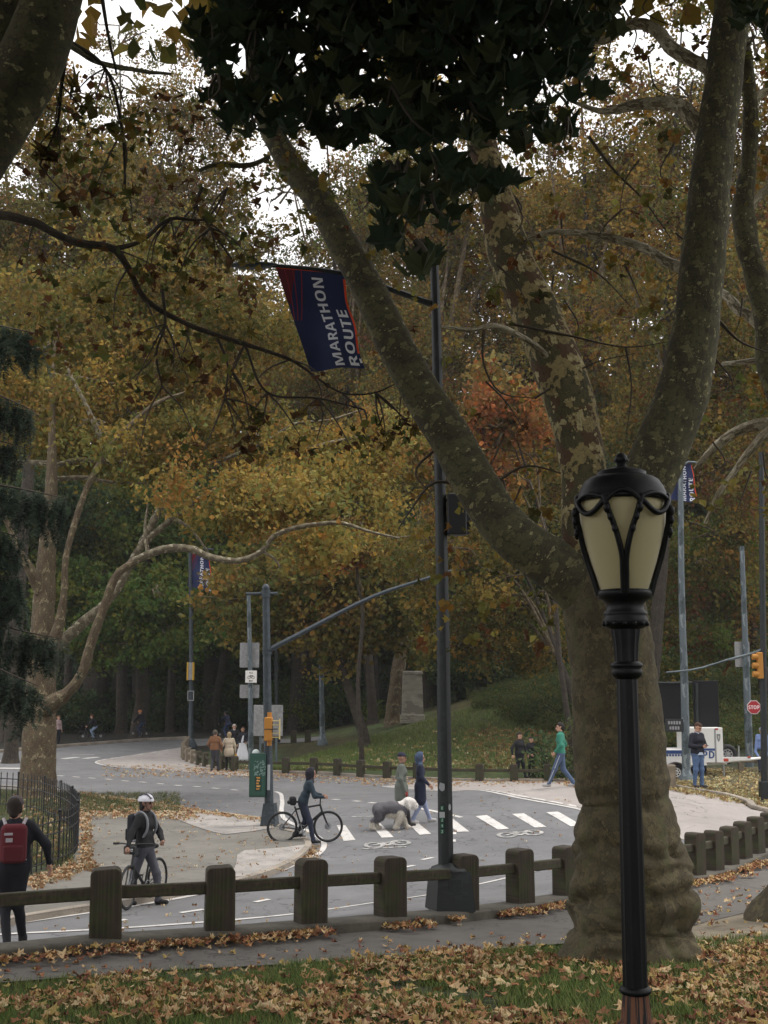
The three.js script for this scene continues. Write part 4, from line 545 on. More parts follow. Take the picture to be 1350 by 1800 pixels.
// understory shrubs along the wood's edge and on the bank
[[60, 86, 70, 1250, 'dark'], [110, 90, 60, 1225, 'dark'], [205, 94, 60, 1240, 'dark'], [300, 92, 55, 1245, 'dark'], [330, 98, 60, 1200, 'green'], [420, 96, 60, 1235, 'dark'], [485, 94, 50, 1230, 'green'], [560, 92, 50, 1225, 'green'], [610, 92, 46, 1240, 'dark'], [645, 88, 40, 1250, 'green'], [805, 80, 70, 1150, 'dark'], [860, 78, 80, 1135, 'dark'], [930, 80, 80, 1115, 'green'], [985, 64, 70, 1235, 'dark'], [1020, 52, 60, 1300, 'dark'], [965, 51, 46, 1318, 'dark'], [1060, 56, 50, 1270, 'dark'], [1170, 70, 60, 1200, 'green'], [1250, 76, 70, 1200, 'dark'], [1330, 74, 60, 1220, 'green'], [150, 88, 60, 1262, 'dark'], [255, 92, 50, 1268, 'dark'], [370, 97, 50, 1262, 'dark']].forEach(([a, Z, rw, py, p], i) => {
  const foot = hitAt(a, Z), c = at(a, py, Z), k = Z / FOCAL, R = rng(700 + i), T = thing('shrub', 'dark leafy shrub ' + ['at the far left edge of the wood', 'left of the left plane trunk', 'behind the seated cyclist', 'beside the yellow striped pole', 'above the yellow striped pole', 'behind the walking couple', 'behind the square sign boards', 'right of the signal pole', 'left of the far grey pole', 'left of the stone pillar', 'right of the stone pillar', 'on the crest of the bank', 'high on the bank by the trunk', 'beside the green jacket walker', 'behind the green jacket walker', 'behind the two men in black', 'half hidden by the big trunk', 'behind the small black sign', 'above the white trailer', 'behind the stop sign', 'behind the left plane trunk', 'behind the far cyclists', 'behind the far pole'][i], 'shrub', foot, 0, 'shrubs along the wood');
  const h = Math.max(0.8, c.y - foot.y), list = [], st = []; for (let j = 0; j < 5; j++) st.push(limb([V3(0, -0.1, 0), V3((R() - 0.5) * 0.8, h * 0.5, (R() - 0.5) * 0.6), V3((R() - 0.5) * rw * k * 1.4, h * 1.1, (R() - 0.5))], [0.05, 0.035, 0.01], { seg: 5, step: 0.5 }));
  part('stems', st, M.barkDark, T); fillBlob(list, V3(0, h * 0.75, 0), V3(rw * k, h * 0.85, 1.6), Math.round(48 * rw * k * h * 0.7), PAL[p], R, 0.8, 0.4);
  list.forEach((l) => { l[0].y = Math.max(l[0].y, ground(l[0].x + foot.x, -(l[0].z + foot.z)) - foot.y + 0.1); }); crownParts(list, Z < 70 ? clumpMid : clumpFar, M.leaf, T, 'foliage');
});

{ // ivy and low undergrowth on the shaded part of the bank
  const R = rng(4141), list = [], mats = [[0.07, 0.105, 0.032], [0.055, 0.085, 0.028], [0.095, 0.125, 0.036], [0.12, 0.11, 0.035]];
  for (let i = 0; i < 7000; i++) { const right = R() < 0.4, a = right ? 1150 + R() * 260 : 770 + R() * 330, b = right ? 1160 + R() * 160 : 1170 + R() * 120 + (a < 860 ? -20 : 0); if (!right && b > 1215 + (a - 770) * 0.34 + (fbm(a * 0.02, b * 0.03, 2) - 0.5) * 60) continue; const p = hit(a, b); if (-p.z > 100 || -p.z < 52) continue; p.y += 0.05 + R() * 0.3; list.push([p, rq(R), 0.4 + 0.5 * R(), pick(mats, R)]); }
  tag(copies('ground_ivy', clumpMid[0], M.leaf, list), 'dark ivy and undergrowth on the shaded bank', 'ivy', null, 'stuff');
}
// ---------------------------------------------------------------- street furniture: materials
function speckled(base, spots, seed, n = 256) { return texture(n, (u, v) => { let c = base.map((x) => x * (1 + 0.25 * (tf(u, v, 16, seed, 4) - 0.5))); spots.forEach(([col, th, p], i) => { if (tf(u, v, p, seed + 9 + i * 13, 4) > th) c = col; }); return c; }); }
M.black = new THREE.MeshPhysicalMaterial({ roughness: 0.45, specularIntensity: 0.5 }); M.black.map = speckled([0.05, 0.052, 0.06], [[[0.075, 0.075, 0.085], 0.66, 12], [[0.16, 0.155, 0.15], 0.8, 24]], 301); M.black.bumpMap = M.black.map; M.black.bumpScale = 0.004;
M.pole = mat('#ffffff', 0.5); M.pole.map = speckled([0.115, 0.135, 0.14], [[[0.15, 0.17, 0.175], 0.68, 10]], 311);
M.poleBlue = mat('#ffffff', 0.5); M.poleBlue.map = speckled([0.20, 0.235, 0.26], [[[0.25, 0.285, 0.31], 0.66, 10], [[0.4, 0.42, 0.44], 0.8, 16]], 315);
M.peel = mat('#ffffff', 0.7); M.peel.map = speckled([0.36, 0.40, 0.42], [[[0.25, 0.29, 0.30], 0.54, 4], [[0.50, 0.53, 0.54], 0.68, 7], [[0.19, 0.22, 0.23], 0.74, 11]], 321); M.peel.map.repeat.set(1, 0.37);
M.alu = mat('#ffffff', 0.5, { metalness: 0.2 }); M.alu.map = speckled([0.60, 0.60, 0.60], [[[0.55, 0.55, 0.55], 0.6, 8]], 325);
M.timber = mat('#ffffff', 0.95); M.timber.map = texture(512, (u, v) => { const g = tf(u, v, 4, 331, 3), st = tnoise(u, v * 0.03, 64, 333) - 0.5, m = ss(0.5, 0.62, tf(u, v, 6, 337, 4)), c = 1 + 0.5 * (g - 0.5) + 0.3 * st; return [mix(0.255, 0.24, m) * c, mix(0.225, 0.245, m) * c, mix(0.185, 0.165, m) * c]; }); M.timber.bumpMap = M.timber.map; M.timber.bumpScale = 0.012;
M.timberPale = mat('#ffffff', 0.95); M.timberPale.map = texture(256, (u, v) => { const c = 1 + 0.5 * (tf(u, v, 5, 341, 4) - 0.5); return [0.47 * c, 0.43 * c, 0.37 * c]; });
M.wear = mat('#ffffff', 0.7); M.wear.map = texture(256, (u, v) => { const k = tf(u, v * 0.06, 56, 351, 2) + 0.3 * (tf(u, v, 10, 353, 3) - 0.5); return k > 0.52 ? [0.45, 0.29, 0.20] : k > 0.46 ? [0.30, 0.2, 0.16] : [0.10, 0.095, 0.10]; });
M.amber = mat(lin(0.46, 0.2, 0.03), 0.6); M.yellow = mat(lin(0.62, 0.36, 0.03), 0.5); M.white = mat(lin(0.78, 0.77, 0.74), 0.5); M.rubber = mat(lin(0.018, 0.018, 0.019), 0.75); M.dark = mat(lin(0.02, 0.021, 0.024), 0.6);
M.stone = mat('#ffffff', 0.95); M.stone.map = speckled([0.62, 0.60, 0.55], [[[0.52, 0.50, 0.455], 0.58, 6], [[0.58, 0.56, 0.52], 0.66, 9]], 361); M.stone.bumpMap = M.stone.map; M.stone.bumpScale = 0.01;
const lathe = (p, n = 32) => new THREE.LatheGeometry(p.map(([r, y]) => new THREE.Vector2(r, y)), n);
function fluted(p, n, depth, seg = 96) { const g = lathe(p, seg), a = g.attributes.position; for (let i = 0; i < a.count; i++) { const x = a.getX(i), z = a.getZ(i), r = Math.hypot(x, z), t = Math.atan2(z, x), k = 1 - depth * Math.pow(Math.abs(Math.sin(t * n / 2)), 0.7); a.setX(i, x * k); a.setZ(i, z * k); } g.computeVertexNormals(); return g; }
// ---------------------------------------------------------------- park lamp in front
{
  const Z = 6.1, X = ray(1105, 1300)[0] * Z, gy = ground(X, Z), L = thing('park_lamp', 'black cast iron park lamp with a frosted cream globe in front of the big tree', 'lamp post', PT(X, gy, Z));
  const y = (py) => at(1105, py, Z).y - gy, k = Z / FOCAL * 0.99, pr = (l) => l.map(([hw, py]) => [hw * k, y(py)]), yb = 0;
  part('base', fluted([[0.16, 0], [0.165, 0.06], [0.15, 0.09], [0.13, 0.14], [0.115, 0.3], [0.1, 0.34], [0.092, y(1800)], [27 * k, y(1795)], [23 * k, y(1752)], [22 * k, y(1745)]], 12, 0.16), M.wear, L);
  part('base_ring', lathe(pr([[21, 1748], [26, 1745], [27, 1740], [25, 1735], [21, 1733]])), M.black, L);
  part('shaft', fluted(pr([[21.5, 1740], [21.4, 1700], [20.6, 1500], [19.2, 1300], [18.6, 1192]]), 10, 0.1), M.black, L);
  part('shaft_ring', lathe(pr([[18, 1194], [24, 1190], [27, 1184], [27, 1178], [24, 1176], [28, 1172], [28, 1167], [22, 1163]])), M.black, L);
  part('neck', fluted(pr([[21, 1166], [21.5, 1150], [23, 1130], [26, 1110], [26, 1104]]), 12, 0.1), M.black, L);
  const col = part('collar', lathe(pr([[26, 1106], [35, 1103], [39, 1096], [39, 1088], [36, 1084], [38, 1081], [38, 1076], [33, 1072], [33, 1062], [38, 1056], [46, 1052], [48, 1044], [47, 1038], [40, 1037]])), M.black, L);
  const beads = []; for (let i = 0; i < 14; i++) { const a = i / 14 * 6.283, s = new THREE.SphereGeometry(4.4 * k, 8, 6); beads.push(s.translate(Math.cos(a) * 38 * k, y(1097), Math.sin(a) * 38 * k)); } part('bead_moulding', beads, M.black, col);
  const prof = [[40, 1040], [47, 1020], [57, 990], [67, 955], [74, 925], [76, 900], [74, 880], [68, 866]], gm = new THREE.MeshPhysicalMaterial({ color: lin(0.64, 0.57, 0.33), roughness: 1, transmission: 0.45, thickness: 0, clearcoat: 0.35, clearcoatRoughness: 0.35 });
  part('globe', lathe(pr(prof), 48), gm, L);
  const cap = part('cap', lathe(pr([[66, 884], [80, 884], [83, 880], [80, 876], [78, 868], [74, 858], [66, 846], [56, 840], [46, 838], [44, 835], [44, 831], [38, 828], [26, 826], [14, 822], [9, 819], [8, 816]]), 40), M.black, L);
  part('finial', [lathe(pr([[7, 820], [9, 817], [8, 815], [11, 812], [12, 807], [10, 801], [5, 797], [0, 795]]), 16), ...[0, 1, 2, 3, 4].map((i) => { const a = i * 1.257; return new THREE.SphereGeometry(4 * k, 6, 5).translate(Math.cos(a) * 10 * k, y(809), Math.sin(a) * 10 * k); })], M.black, cap);
  const rAt = (py) => { for (let i = 0; i < prof.length - 1; i++) if (py <= prof[i][1] && py >= prof[i + 1][1]) return mix(prof[i][0], prof[i + 1][0], (py - prof[i][1]) / (prof[i + 1][1] - prof[i][1])); return prof[0][0]; };
  const P = (a, py, o = 6) => V3(Math.sin(a) * (rAt(py) + o) * k, y(py), Math.cos(a) * (rAt(py) + o) * k);
  for (let q = 0; q < 4; q++) {
    const a0 = q * Math.PI / 2 - 0.17, ribs = [];
    for (const s of [-1, 1]) { const o = (py) => s * (0.055 + 0.36 * Math.pow(clamp((985 - py) / 105), 1.25)); ribs.push(tube([1046, 1015, 985, 960, 935, 912, 892, 880].map((py) => P(a0 + o(py), py, py < 930 ? 9 : 6)), 5.2 * k, 30, 8)); for (const [py, r] of [[903, 6.6], [918, 5.6], [938, 5.4]]) ribs.push(new THREE.SphereGeometry(r * k, 8, 6).scale(1, 1.5, 1).translate(...P(a0 + o(py), py, 12).toArray())); }
    ribs.push(tube([-0.40, -0.3, -0.16, 0, 0.16, 0.3, 0.40].map((d) => P(a0 + d, 896 - 24 * Math.cos(d / 0.40 * 1.5), 9)), 4.6 * k, 24, 8));
    part('rib', ribs, M.black, L);
    const am = a0 + Math.PI / 4, sw = [tube([-0.42, -0.3, -0.15, 0, 0.15, 0.3, 0.42].map((d) => P(am + d, 884 + 26 * Math.cos(d / 0.42 * 1.5), 9)), 5.2 * k, 24, 8), tube([-0.42, -0.3, -0.15, 0, 0.15, 0.3, 0.42].map((d) => P(am + d, 886 - 10 * Math.cos(d / 0.42 * 1.5), 9)), 4.6 * k, 24, 8)];
    part('garland', sw, M.black, L);
  }
}
// ---------------------------------------------------------------- poles
function pole(foot, list, m, T, sides = 12) { return part('pole', limb(list.map(([a, b, , Z]) => at(a, b, Z).sub(foot)), list.map(([, , w, Z]) => w * Z / FOCAL), { seg: sides, step: 0.6, rough: 0 }), m, T); }
function banner(corners, Z, mirror, seed, label) {
  const cv = document.createElement('canvas'); cv.width = 512; cv.height = 820; const x = cv.getContext('2d');
  x.fillStyle = '#1c2750'; x.fillRect(0, 0, 512, 820);
  x.fillStyle = '#5c1424'; x.beginPath(); x.moveTo(0, 0); x.lineTo(150, 0); x.lineTo(20, 300); x.lineTo(0, 260); x.fill(); x.strokeStyle = '#8c2028'; x.lineWidth = 7; for (const d of [0, 46, 92]) { x.beginPath(); x.moveTo(60 + d * 1.4, 0); x.quadraticCurveTo(60 + d, 220, 8 + d * 0.6, 420); x.stroke(); }
  x.fillStyle = '#d8491c'; x.fillRect(0, 0, 512, 12); x.fillRect(494, 60, 18, 640); x.fillStyle = '#e6e6ea'; x.fillRect(492, 740, 20, 36);
  x.fillStyle = '#dcdee6'; x.save(); x.translate(336, 812); x.rotate(-Math.PI / 2); x.font = 'bold 118px sans-serif'; const mw = x.measureText('MARATHON').width; x.scale(760 / mw, 1); x.fillText('MARATHON', 0, 0); x.restore();
  x.save(); x.translate(476, 812); x.rotate(-Math.PI / 2); x.font = 'bold 118px sans-serif'; const rw = x.measureText('ROUTE').width; x.scale(500 / rw, 1); x.fillText('ROUTE', 0, 0); x.restore();
  const t = new THREE.CanvasTexture(cv); t.colorSpace = THREE.SRGBColorSpace;
  const g = new THREE.PlaneGeometry(1, 1, 16, 24), p = g.attributes.position, c = corners.map(([a, b, dz = 0]) => at(a, b, Z + dz)), sc = c[0].distanceTo(c[1]), o = c[0].clone();
  for (let i = 0; i < p.count; i++) { const u = p.getX(i) + 0.5, v = 0.5 - p.getY(i), q = c[0].clone().lerp(c[1], u).lerp(c[3].clone().lerp(c[2], u), v); q.z += 0.07 * sc * Math.sin(u * 7 + v * 3 + seed) * v + 0.04 * sc * Math.sin(v * 9 + seed); q.x += 0.02 * sc * Math.sin(v * 12 + seed) * u; p.setXYZ(i, q.x - o.x, q.y - o.y, q.z - o.z); }
  g.computeVertexNormals(); const m = mat('#ffffff', 0.8, { map: t, side: THREE.DoubleSide }), T = thing('banner', label, 'banner', o, 0, 'marathon banners'); part('cloth', g, m, T);
  const s0 = V3(0, 0, 0), s1 = c[1].clone().sub(o); part('sleeve', bar(s0, s1, 0.022 * Math.max(1, Z / 30)), mat(lin(0.45, 0.08, 0.02), 0.8), T); return T;
}
{ // tall lamp pole on the near kerb
  const foot = PT(ray(791, 1597)[0] * 16.75, kerbAt(ray(791, 1597)[0] * 16.75, 16.75)[1] + 0.01, 16.75), Z = 16.75, T = thing('street_lamp', 'tall dark street lamp pole with a square base standing on the near kerb', 'lamp post', foot);
  const b = (a, bb) => at(a, bb, Z).sub(foot);
  const bw = 36 * Z / FOCAL, tw = 30 * Z / FOCAL, bh = b(790, 1528).y; const bg = new THREE.CylinderGeometry(tw * 1.35, bw * 1.35, bh, 4, 1); bg.rotateY(Math.PI / 4 + 0.25); bg.translate(0, bh / 2 - 0.01, 0); const base = part('base', bg.toNonIndexed(), M.pole, T); base.geometry.computeVertexNormals();
  part('base_cap', [lathe([[tw * 1.1, bh - 0.005], [tw * 1.05, bh + 0.03], [tw * 0.7, bh + 0.06], [0.105, bh + 0.09]], 24)], M.pole, T);
  const hatch = rbox(0.2, 0.3, 0.02, 0.01); move(hatch, Math.sin(0.25) * tw * 1.02, bh * 0.52, Math.cos(0.25) * tw * 1.0, -0.06, 0.25, 0); part('hatch', hatch, M.pole, T);
  pole(foot, [[784, 1528, 14, Z], [781, 1300, 13, Z], [777, 1000, 11.5, Z], [771, 750, 10, Z], [764, 480, 8.5, Z], [762, 440, 8, Z]], M.pole, T, 8);
  part('arm', limb([[757, 534, 6.5, Z], [720, 520, 6, Z], [680, 506, 5.5, Z], [640, 489, 5, Z], [560, 474, 4.5, Z], [480, 467, 4, Z]].map(([a, c]) => b(a, c)), [6.5, 6, 5.5, 5, 4.5, 4].map((w) => w * Z / FOCAL), { seg: 10, step: 0.2, rough: 0 }), M.pole, T);
  const lh = new THREE.SphereGeometry(1, 20, 12).scale(0.36, 0.045, 0.1); const q = b(446, 466); const head = part('luminaire', [lh.translate(q.x, q.y, q.z), rbox(0.3, 0.03, 0.13, 0.012, q.x, q.y - 0.035, q.z)], M.poleBlue, T); part('photocell', new THREE.CylinderGeometry(0.025, 0.03, 0.06, 10).translate(q.x + 0.03, q.y + 0.06, q.z), M.dark, head);
  const sp = b(800, 905), sig = part('signal_head', [rbox(0.26, 0.56, 0.22, 0.03, sp.x + 0.02, sp.y, sp.z + 0.02), ...[-0.17, 0.01, 0.19].map((dy) => new THREE.CylinderGeometry(0.09, 0.09, 0.17, 14, 1, true).rotateX(1.57).rotateY(0.9).translate(sp.x + 0.1, sp.y + dy, sp.z - 0.12))], M.dark, T); part('bracket', [bar(V3(sp.x - 0.2, sp.y + 0.2, sp.z), V3(sp.x, sp.y + 0.2, sp.z), 0.025), bar(V3(sp.x - 0.2, sp.y - 0.22, sp.z), V3(sp.x, sp.y - 0.22, sp.z), 0.025)], M.pole, sig);
  // identification plates and torn stickers
  const plate = (ch, py, bg2, fg, w, h) => { const c = document.createElement('canvas'); c.width = 64; c.height = 64; const x = c.getContext('2d'); x.fillStyle = bg2; x.fillRect(0, 0, 64, 64); if (ch) { x.fillStyle = fg; x.font = 'bold 56px sans-serif'; x.textAlign = 'center'; x.fillText(ch, 32, 53); } const t = new THREE.CanvasTexture(c); t.colorSpace = THREE.SRGBColorSpace; const p = b(776.5, py), g = new THREE.PlaneGeometry(w, h, 4, 1), a = g.attributes.position; for (let i = 0; i < a.count; i++) a.setZ(i, 0.008 - a.getX(i) ** 2 * 4); part('number_plate', g.translate(p.x, p.y, p.z + 0.102), mat('#ffffff', 0.6, { map: t }), T); };
  plate('E', 1419, '#1d5a45', '#cfe0d6', 0.052, 0.058); plate('', 1431, '#b9bec0', '#fff', 0.07, 0.075); plate('2', 1440, '#1d5a45', '#cfe0d6', 0.052, 0.058); plate('1', 1450, '#1d5a45', '#cfe0d6', 0.052, 0.058); plate('2', 1460, '#1d5a45', '#cfe0d6', 0.052, 0.058);
  const st = [[776, 1382, 0.09, 0.12], [790, 1418, 0.05, 0.09]].map(([a, c, w, h]) => { const p = b(a, c), s = new THREE.Shape(); for (let i = 0; i < 9; i++) { const t = i / 9 * 6.283, r = 0.38 + 0.16 * h3(i, a, 1); s[i ? 'lineTo' : 'moveTo'](Math.cos(t) * w * r, Math.sin(t) * h * r); } return move(new THREE.ShapeGeometry(s), p.x, p.y, p.z + (a > 785 ? 0.085 : 0.103), 0, a > 785 ? 0.7 : 0, 0); }); st.forEach((g) => part('torn_sticker', g, mat(lin(0.42, 0.44, 0.46), 0.7), T));
}
banner([[485, 470, 0.02], [602, 481, 0.02], [640, 645, 0.1], [546, 651, 0.1]], 16.75, false, 1, 'large navy marathon banner hanging from the tall lamp pole arm');
{ // signal pole on the island
  const foot = hit(474, 1451, 0.13); foot.y += 0.125; const Z = -foot.z, T = thing('signal_pole', 'blue grey signal pole with a long slanting mast arm on the island', 'signal pole', foot), b = (a, c, z = Z) => at(a, c, z).sub(foot), k = Z / FOCAL;
  const bg = new THREE.CylinderGeometry(10.5 * k * 1.3, 15 * k * 1.3, b(474, 1412).y, 4, 1).rotateY(Math.PI / 4 - 0.15).translate(0, b(474, 1412).y / 2, 0).toNonIndexed(); bg.computeVertexNormals(); part('base', bg, M.poleBlue, T);
  pole(foot, [[473, 1416, 8, Z], [471, 1300, 7.5, Z], [469, 1150, 7, Z], [467.5, 1036, 6.2, Z]], M.poleBlue, T);
  part('pole_cap', new THREE.SphereGeometry(6.6 * k, 14, 10).scale(1, 1.2, 1).translate(...b(467.4, 1034).toArray()), M.poleBlue, T);
  part('cross_arm', [bar(b(432, 1044), b(488, 1043), 2.6 * k), bar(b(467.5, 1038), b(467.6, 1050), 8 * k, 8 * k, 14)], M.poleBlue, T);
  const arm = part('mast_arm', limb([[470, 1144, 4.6], [520, 1118, 4.3], [655, 1049, 3.4], [740, 1020, 2.8], [803, 1001, 2.4]].map(([a, c]) => b(a, c)), [4.6, 4.3, 3.4, 2.8, 2.4].map((w) => w * k), { seg: 10, step: 0.3, rough: 0 }), M.poleBlue, T);
  part('clamp', [bar(b(469.5, 1139), b(469.5, 1143), 8.6 * k, 8.6 * k, 14), bar(b(469.5, 1146), b(469.6, 1150), 8.6 * k, 8.6 * k, 14)], M.poleBlue, arm);
  const ps = b(475, 1281), pd = part('pedestrian_signal', [rbox(0.2, 0.58, 0.26, 0.03, ps.x - 0.02, ps.y, ps.z + 0.24), new THREE.CylinderGeometry(0.06, 0.06, 0.14, 10).translate(ps.x, ps.y + 0.34, ps.z + 0.2), new THREE.CylinderGeometry(0.06, 0.06, 0.14, 10).translate(ps.x, ps.y - 0.34, ps.z + 0.2)], M.amber, T); part('visor', [...[-0.2, -0.1, 0, 0.1, 0.2].map((d) => rbox(0.18, 0.02, 0.22, 0.004, ps.x + 0.16, ps.y + d, ps.z + 0.24)), rbox(0.02, 0.5, 0.24, 0.005, ps.x + 0.255, ps.y, ps.z + 0.24)], mat(lin(0.55, 0.44, 0.2), 0.6), pd); part('strap', rbox(0.34, 0.02, 0.28, 0.004, ps.x + 0.05, ps.y, ps.z + 0.24), M.dark, pd);
  part('pole_sticker', rbox(0.07, 0.62, 0.01, 0.004, b(473, 1366).x, b(473, 1366).y, b(473, 1366).z + 8.2 * k), mat(lin(0.42, 0.44, 0.46), 0.7), T);
  const cp = b(453.5, 1362), cb = thing('control_cabinet', 'green metal control cabinet strapped to the signal pole', 'cabinet', foot.clone().add(cp));
  part('cabinet_body', rbox(28 * k, 74 * k, 0.36, 0.02), mat(lin(0.022, 0.075, 0.055), 0.5, {}), cb); part('cabinet_door', rbox(24 * k, 68 * k, 0.02, 0.008, 0, 0, 0.185), mat(lin(0.026, 0.085, 0.062), 0.5), cb);
  part('dome', new THREE.SphereGeometry(6.5 * k, 14, 8, 0, 6.283, 0, 1.57).translate(-0.06, 37 * k, 0), mat(lin(0.55, 0.62, 0.6), 0.4), cb);
  { const c = document.createElement('canvas'); c.width = 64; c.height = 160; const x = c.getContext('2d'); x.fillStyle = '#12382c'; x.fillRect(0, 0, 64, 160); x.fillStyle = '#c98a3c'; x.font = 'bold 34px sans-serif'; for (let i = 0; i < 5; i++) { x.fillRect(12 + (i % 2) * 3, 8 + i * 30, 38 - (i % 3) * 6, 18); x.fillStyle = i % 2 ? '#c98a3c' : '#e0a860'; } x.fillStyle = '#12382c'; for (let i = 0; i < 26; i++) x.fillRect(8 + h3(i, 1, 1) * 44, h3(i, 2, 1) * 150, 6, 5); const t = new THREE.CanvasTexture(c); t.colorSpace = THREE.SRGBColorSpace; part('sticker', new THREE.PlaneGeometry(11 * k, 25 * k).translate(2 * k, -14 * k, 0.198), mat('#ffffff', 0.6, { map: t }), cb); }
  { const sc = []; const R = rng(8); for (let i = 0; i < 60; i++) { const s = new THREE.PlaneGeometry(0.015 + R() * 0.05, 0.01 + R() * 0.02); s.rotateZ(R() * 3); sc.push(s.translate((R() - 0.3) * 20 * k, (R() * 0.8) * 30 * k, 0.1975 + i * 1e-5)); } part('scratches', sc, mat(lin(0.2, 0.3, 0.27), 0.7), cb); }
}
{ // sign pole and its plates beyond
  const foot = hit(441, 1353), Z = -foot.z, k = Z / FOCAL, T = thing('sign_pole', 'slim grey sign pole with plates seen from behind left of the signal pole', 'sign pole', foot), b = (a, c) => at(a, c, Z).sub(foot);
  pole(foot, [[441, 1356, 4.6, Z], [440, 1200, 4.2, Z], [437, 1046, 3.4, Z]], M.peel, T);
  const sign = (name, x, y, w, h, m, dz) => { const p = b(x, y); return part(name, rbox(w * k, h * k, 0.03, 0.012, p.x, p.y, p.z + dz), m, T); };
  sign('sign_plate', 438, 1151.5, 34, 43, M.alu, -0.16); sign('sign_plate', 438, 1215.5, 34, 23, M.alu, -0.16);
  const c = document.createElement('canvas'); c.width = c.height = 128; const x = c.getContext('2d'); x.fillStyle = '#e8e6df'; x.fillRect(0, 0, 128, 128); x.strokeStyle = x.fillStyle = '#222'; x.font = 'bold 26px sans-serif'; x.textAlign = 'center'; x.fillText('ALL', 64, 30); x.lineWidth = 5; for (const cx of [42, 86]) { x.beginPath(); x.arc(cx, 72, 16, 0, 7); x.stroke(); } x.beginPath(); x.moveTo(42, 72); x.lineTo(56, 48); x.lineTo(80, 50); x.lineTo(86, 72); x.moveTo(56, 48); x.lineTo(66, 72); x.lineTo(80, 50); x.stroke(); x.fillRect(44, 106, 40, 10); x.beginPath(); x.moveTo(36, 111); x.lineTo(54, 98); x.lineTo(54, 124); x.fill();
  const t = new THREE.CanvasTexture(c); t.colorSpace = THREE.SRGBColorSpace; const p = b(442, 1189.5); part('sign_face', rbox(20 * k, 21 * k, 0.02, 0.008, p.x, p.y, p.z + 0.16), M.white, T); part('sign_print', new THREE.PlaneGeometry(19 * k, 20 * k).translate(p.x, p.y, p.z + 0.174), mat('#ffffff', 0.5, { map: t }), T);
}
{ // big board behind the signal pole
  const foot = hit(471, 1345), Z = -foot.z, k = Z / FOCAL, T = thing('sign_board', 'large pale rectangular sign board seen from behind the signal pole', 'sign', foot), b = (a, c) => at(a, c, Z).sub(foot), p = b(471.5, 1266.5);
  part('board', rbox(51 * k, 53 * k, 0.04, 0.03, p.x, p.y, p.z), M.alu, T); for (const a of [458, 486]) part('post', rbox(0.1, p.y, 0.1, 0.01, b(a, 1266).x, p.y / 2, -0.08), M.peel, T);
}
{ // striped far pole with its small banner
  const foot = hit(335, 1316), Z = -foot.z, k = Z / FOCAL, T = thing('street_lamp', 'far blue grey pole with yellow edged signal at the fence end', 'lamp post', foot), b = (a, c) => at(a, c, Z).sub(foot);
  part('base', lathe([[11 * k, 0], [11 * k, 6 * k], [7 * k, 14 * k], [4.5 * k, 18 * k]], 8), M.poleBlue, T); pole(foot, [[335, 1312, 4.4, Z], [336, 1180, 3.8, Z], [334, 960, 3, Z]], M.poleBlue, T); part('arm', limb([b(334, 968), b(350, 964), b(376, 966)], [2.4 * k, 2 * k, 1.4 * k], { seg: 8, step: 0.3, rough: 0 }), M.poleBlue, T);
  const p = b(336, 1180), s = part('signal_box', rbox(7 * k, 30 * k, 0.22, 0.02, p.x, p.y, p.z + 0.2), M.alu, T); for (const d of [-1, 1]) part('yellow_edge', rbox(2.6 * k, 31 * k, 0.26, 0.01, p.x + d * 4.9 * k, p.y, p.z + 0.2), M.yellow, s);
  const q = b(336, 1223), f = []; for (const [w, h, x, y] of [[11, 1.6, 0, 8], [11, 1.6, 0, -8], [1.6, 16, 5, 0], [1.6, 16, -5, 0]]) f.push(rbox(w * k, h * k, 0.04, 0.01, q.x + x * k, q.y + y * k, q.z + 0.15)); part('sign_frame', f, M.alu, T);
  banner([[338, 971], [368, 974], [373, 1041], [329, 1030]], Z, false, 2, 'small navy marathon banner among leaves above the fence end');
}
function plainPole(list, name, label, m = M.peel, baseR = 0) { const z0 = list[0], foot = hit(z0[0], z0[1]), Z = -foot.z, k = Z / FOCAL, T = thing(name, label, 'pole', foot); pole(foot, list.map(([a, c, w]) => [a, c, w, Z]), m, T); if (baseR) part('base', lathe([[baseR * k, 0], [baseR * k, 5 * k], [baseR * 0.62 * k, 15 * k], [baseR * 0.5 * k, 24 * k]], 8), m, T); return { T, foot, Z, k, b: (a, c) => at(a, c, Z).sub(foot) }; }
plainPole([[567, 1310, 5], [564, 1150, 4], [559, 980, 3]], 'utility_pole', 'far pale grey pole at the foot of the grassy bank', M.peel, 9);
plainPole([[489, 1306, 4], [487, 1240, 3.6], [484, 1090, 3]], 'utility_pole', 'thin dark pole hidden behind the signal pole', M.pole);
{
  const { T, b, k, Z, foot } = plainPole([[1207, 1374, 7.5], [1203, 1200, 6.5], [1198, 1030, 5.5], [1196, 800, 4.6]], 'street_lamp', 'peeling grey green pole with a flared base beside the man in jeans', M.peel, 14);
  const p = b(1184, 1275); part('name_sign', rbox(31 * k, 22 * k, 0.04, 0.012, p.x, p.y, p.z + 0.12), M.dark, T);
  const R = rng(12), ch = []; for (const [dy, n] of [[4.6, 5], [-4.4, 4]]) for (let i = 0; i < n; i++) ch.push(rbox(3.2 * k, (5 + R()) * k, 0.012, 0.004, p.x + (i - (n - 1) / 2) * 4.6 * k, p.y + dy * k, p.z + 0.145)); part('blurred_lettering', ch, mat(lin(0.3, 0.3, 0.31), 0.6), T);
  part('arm', limb([b(1197, 822), b(1210, 812), b(1232, 815)], [2.4 * k, 2 * k, 1.5 * k], { seg: 8, step: 0.3, rough: 0 }), M.peel, T);
  banner([[1186, 818, 0.3], [1216, 812, 0.3], [1226, 884, 0.3], [1170, 878, 0.3]], Z, false, 4, 'partly hidden navy marathon banner right of the park lamp');
}
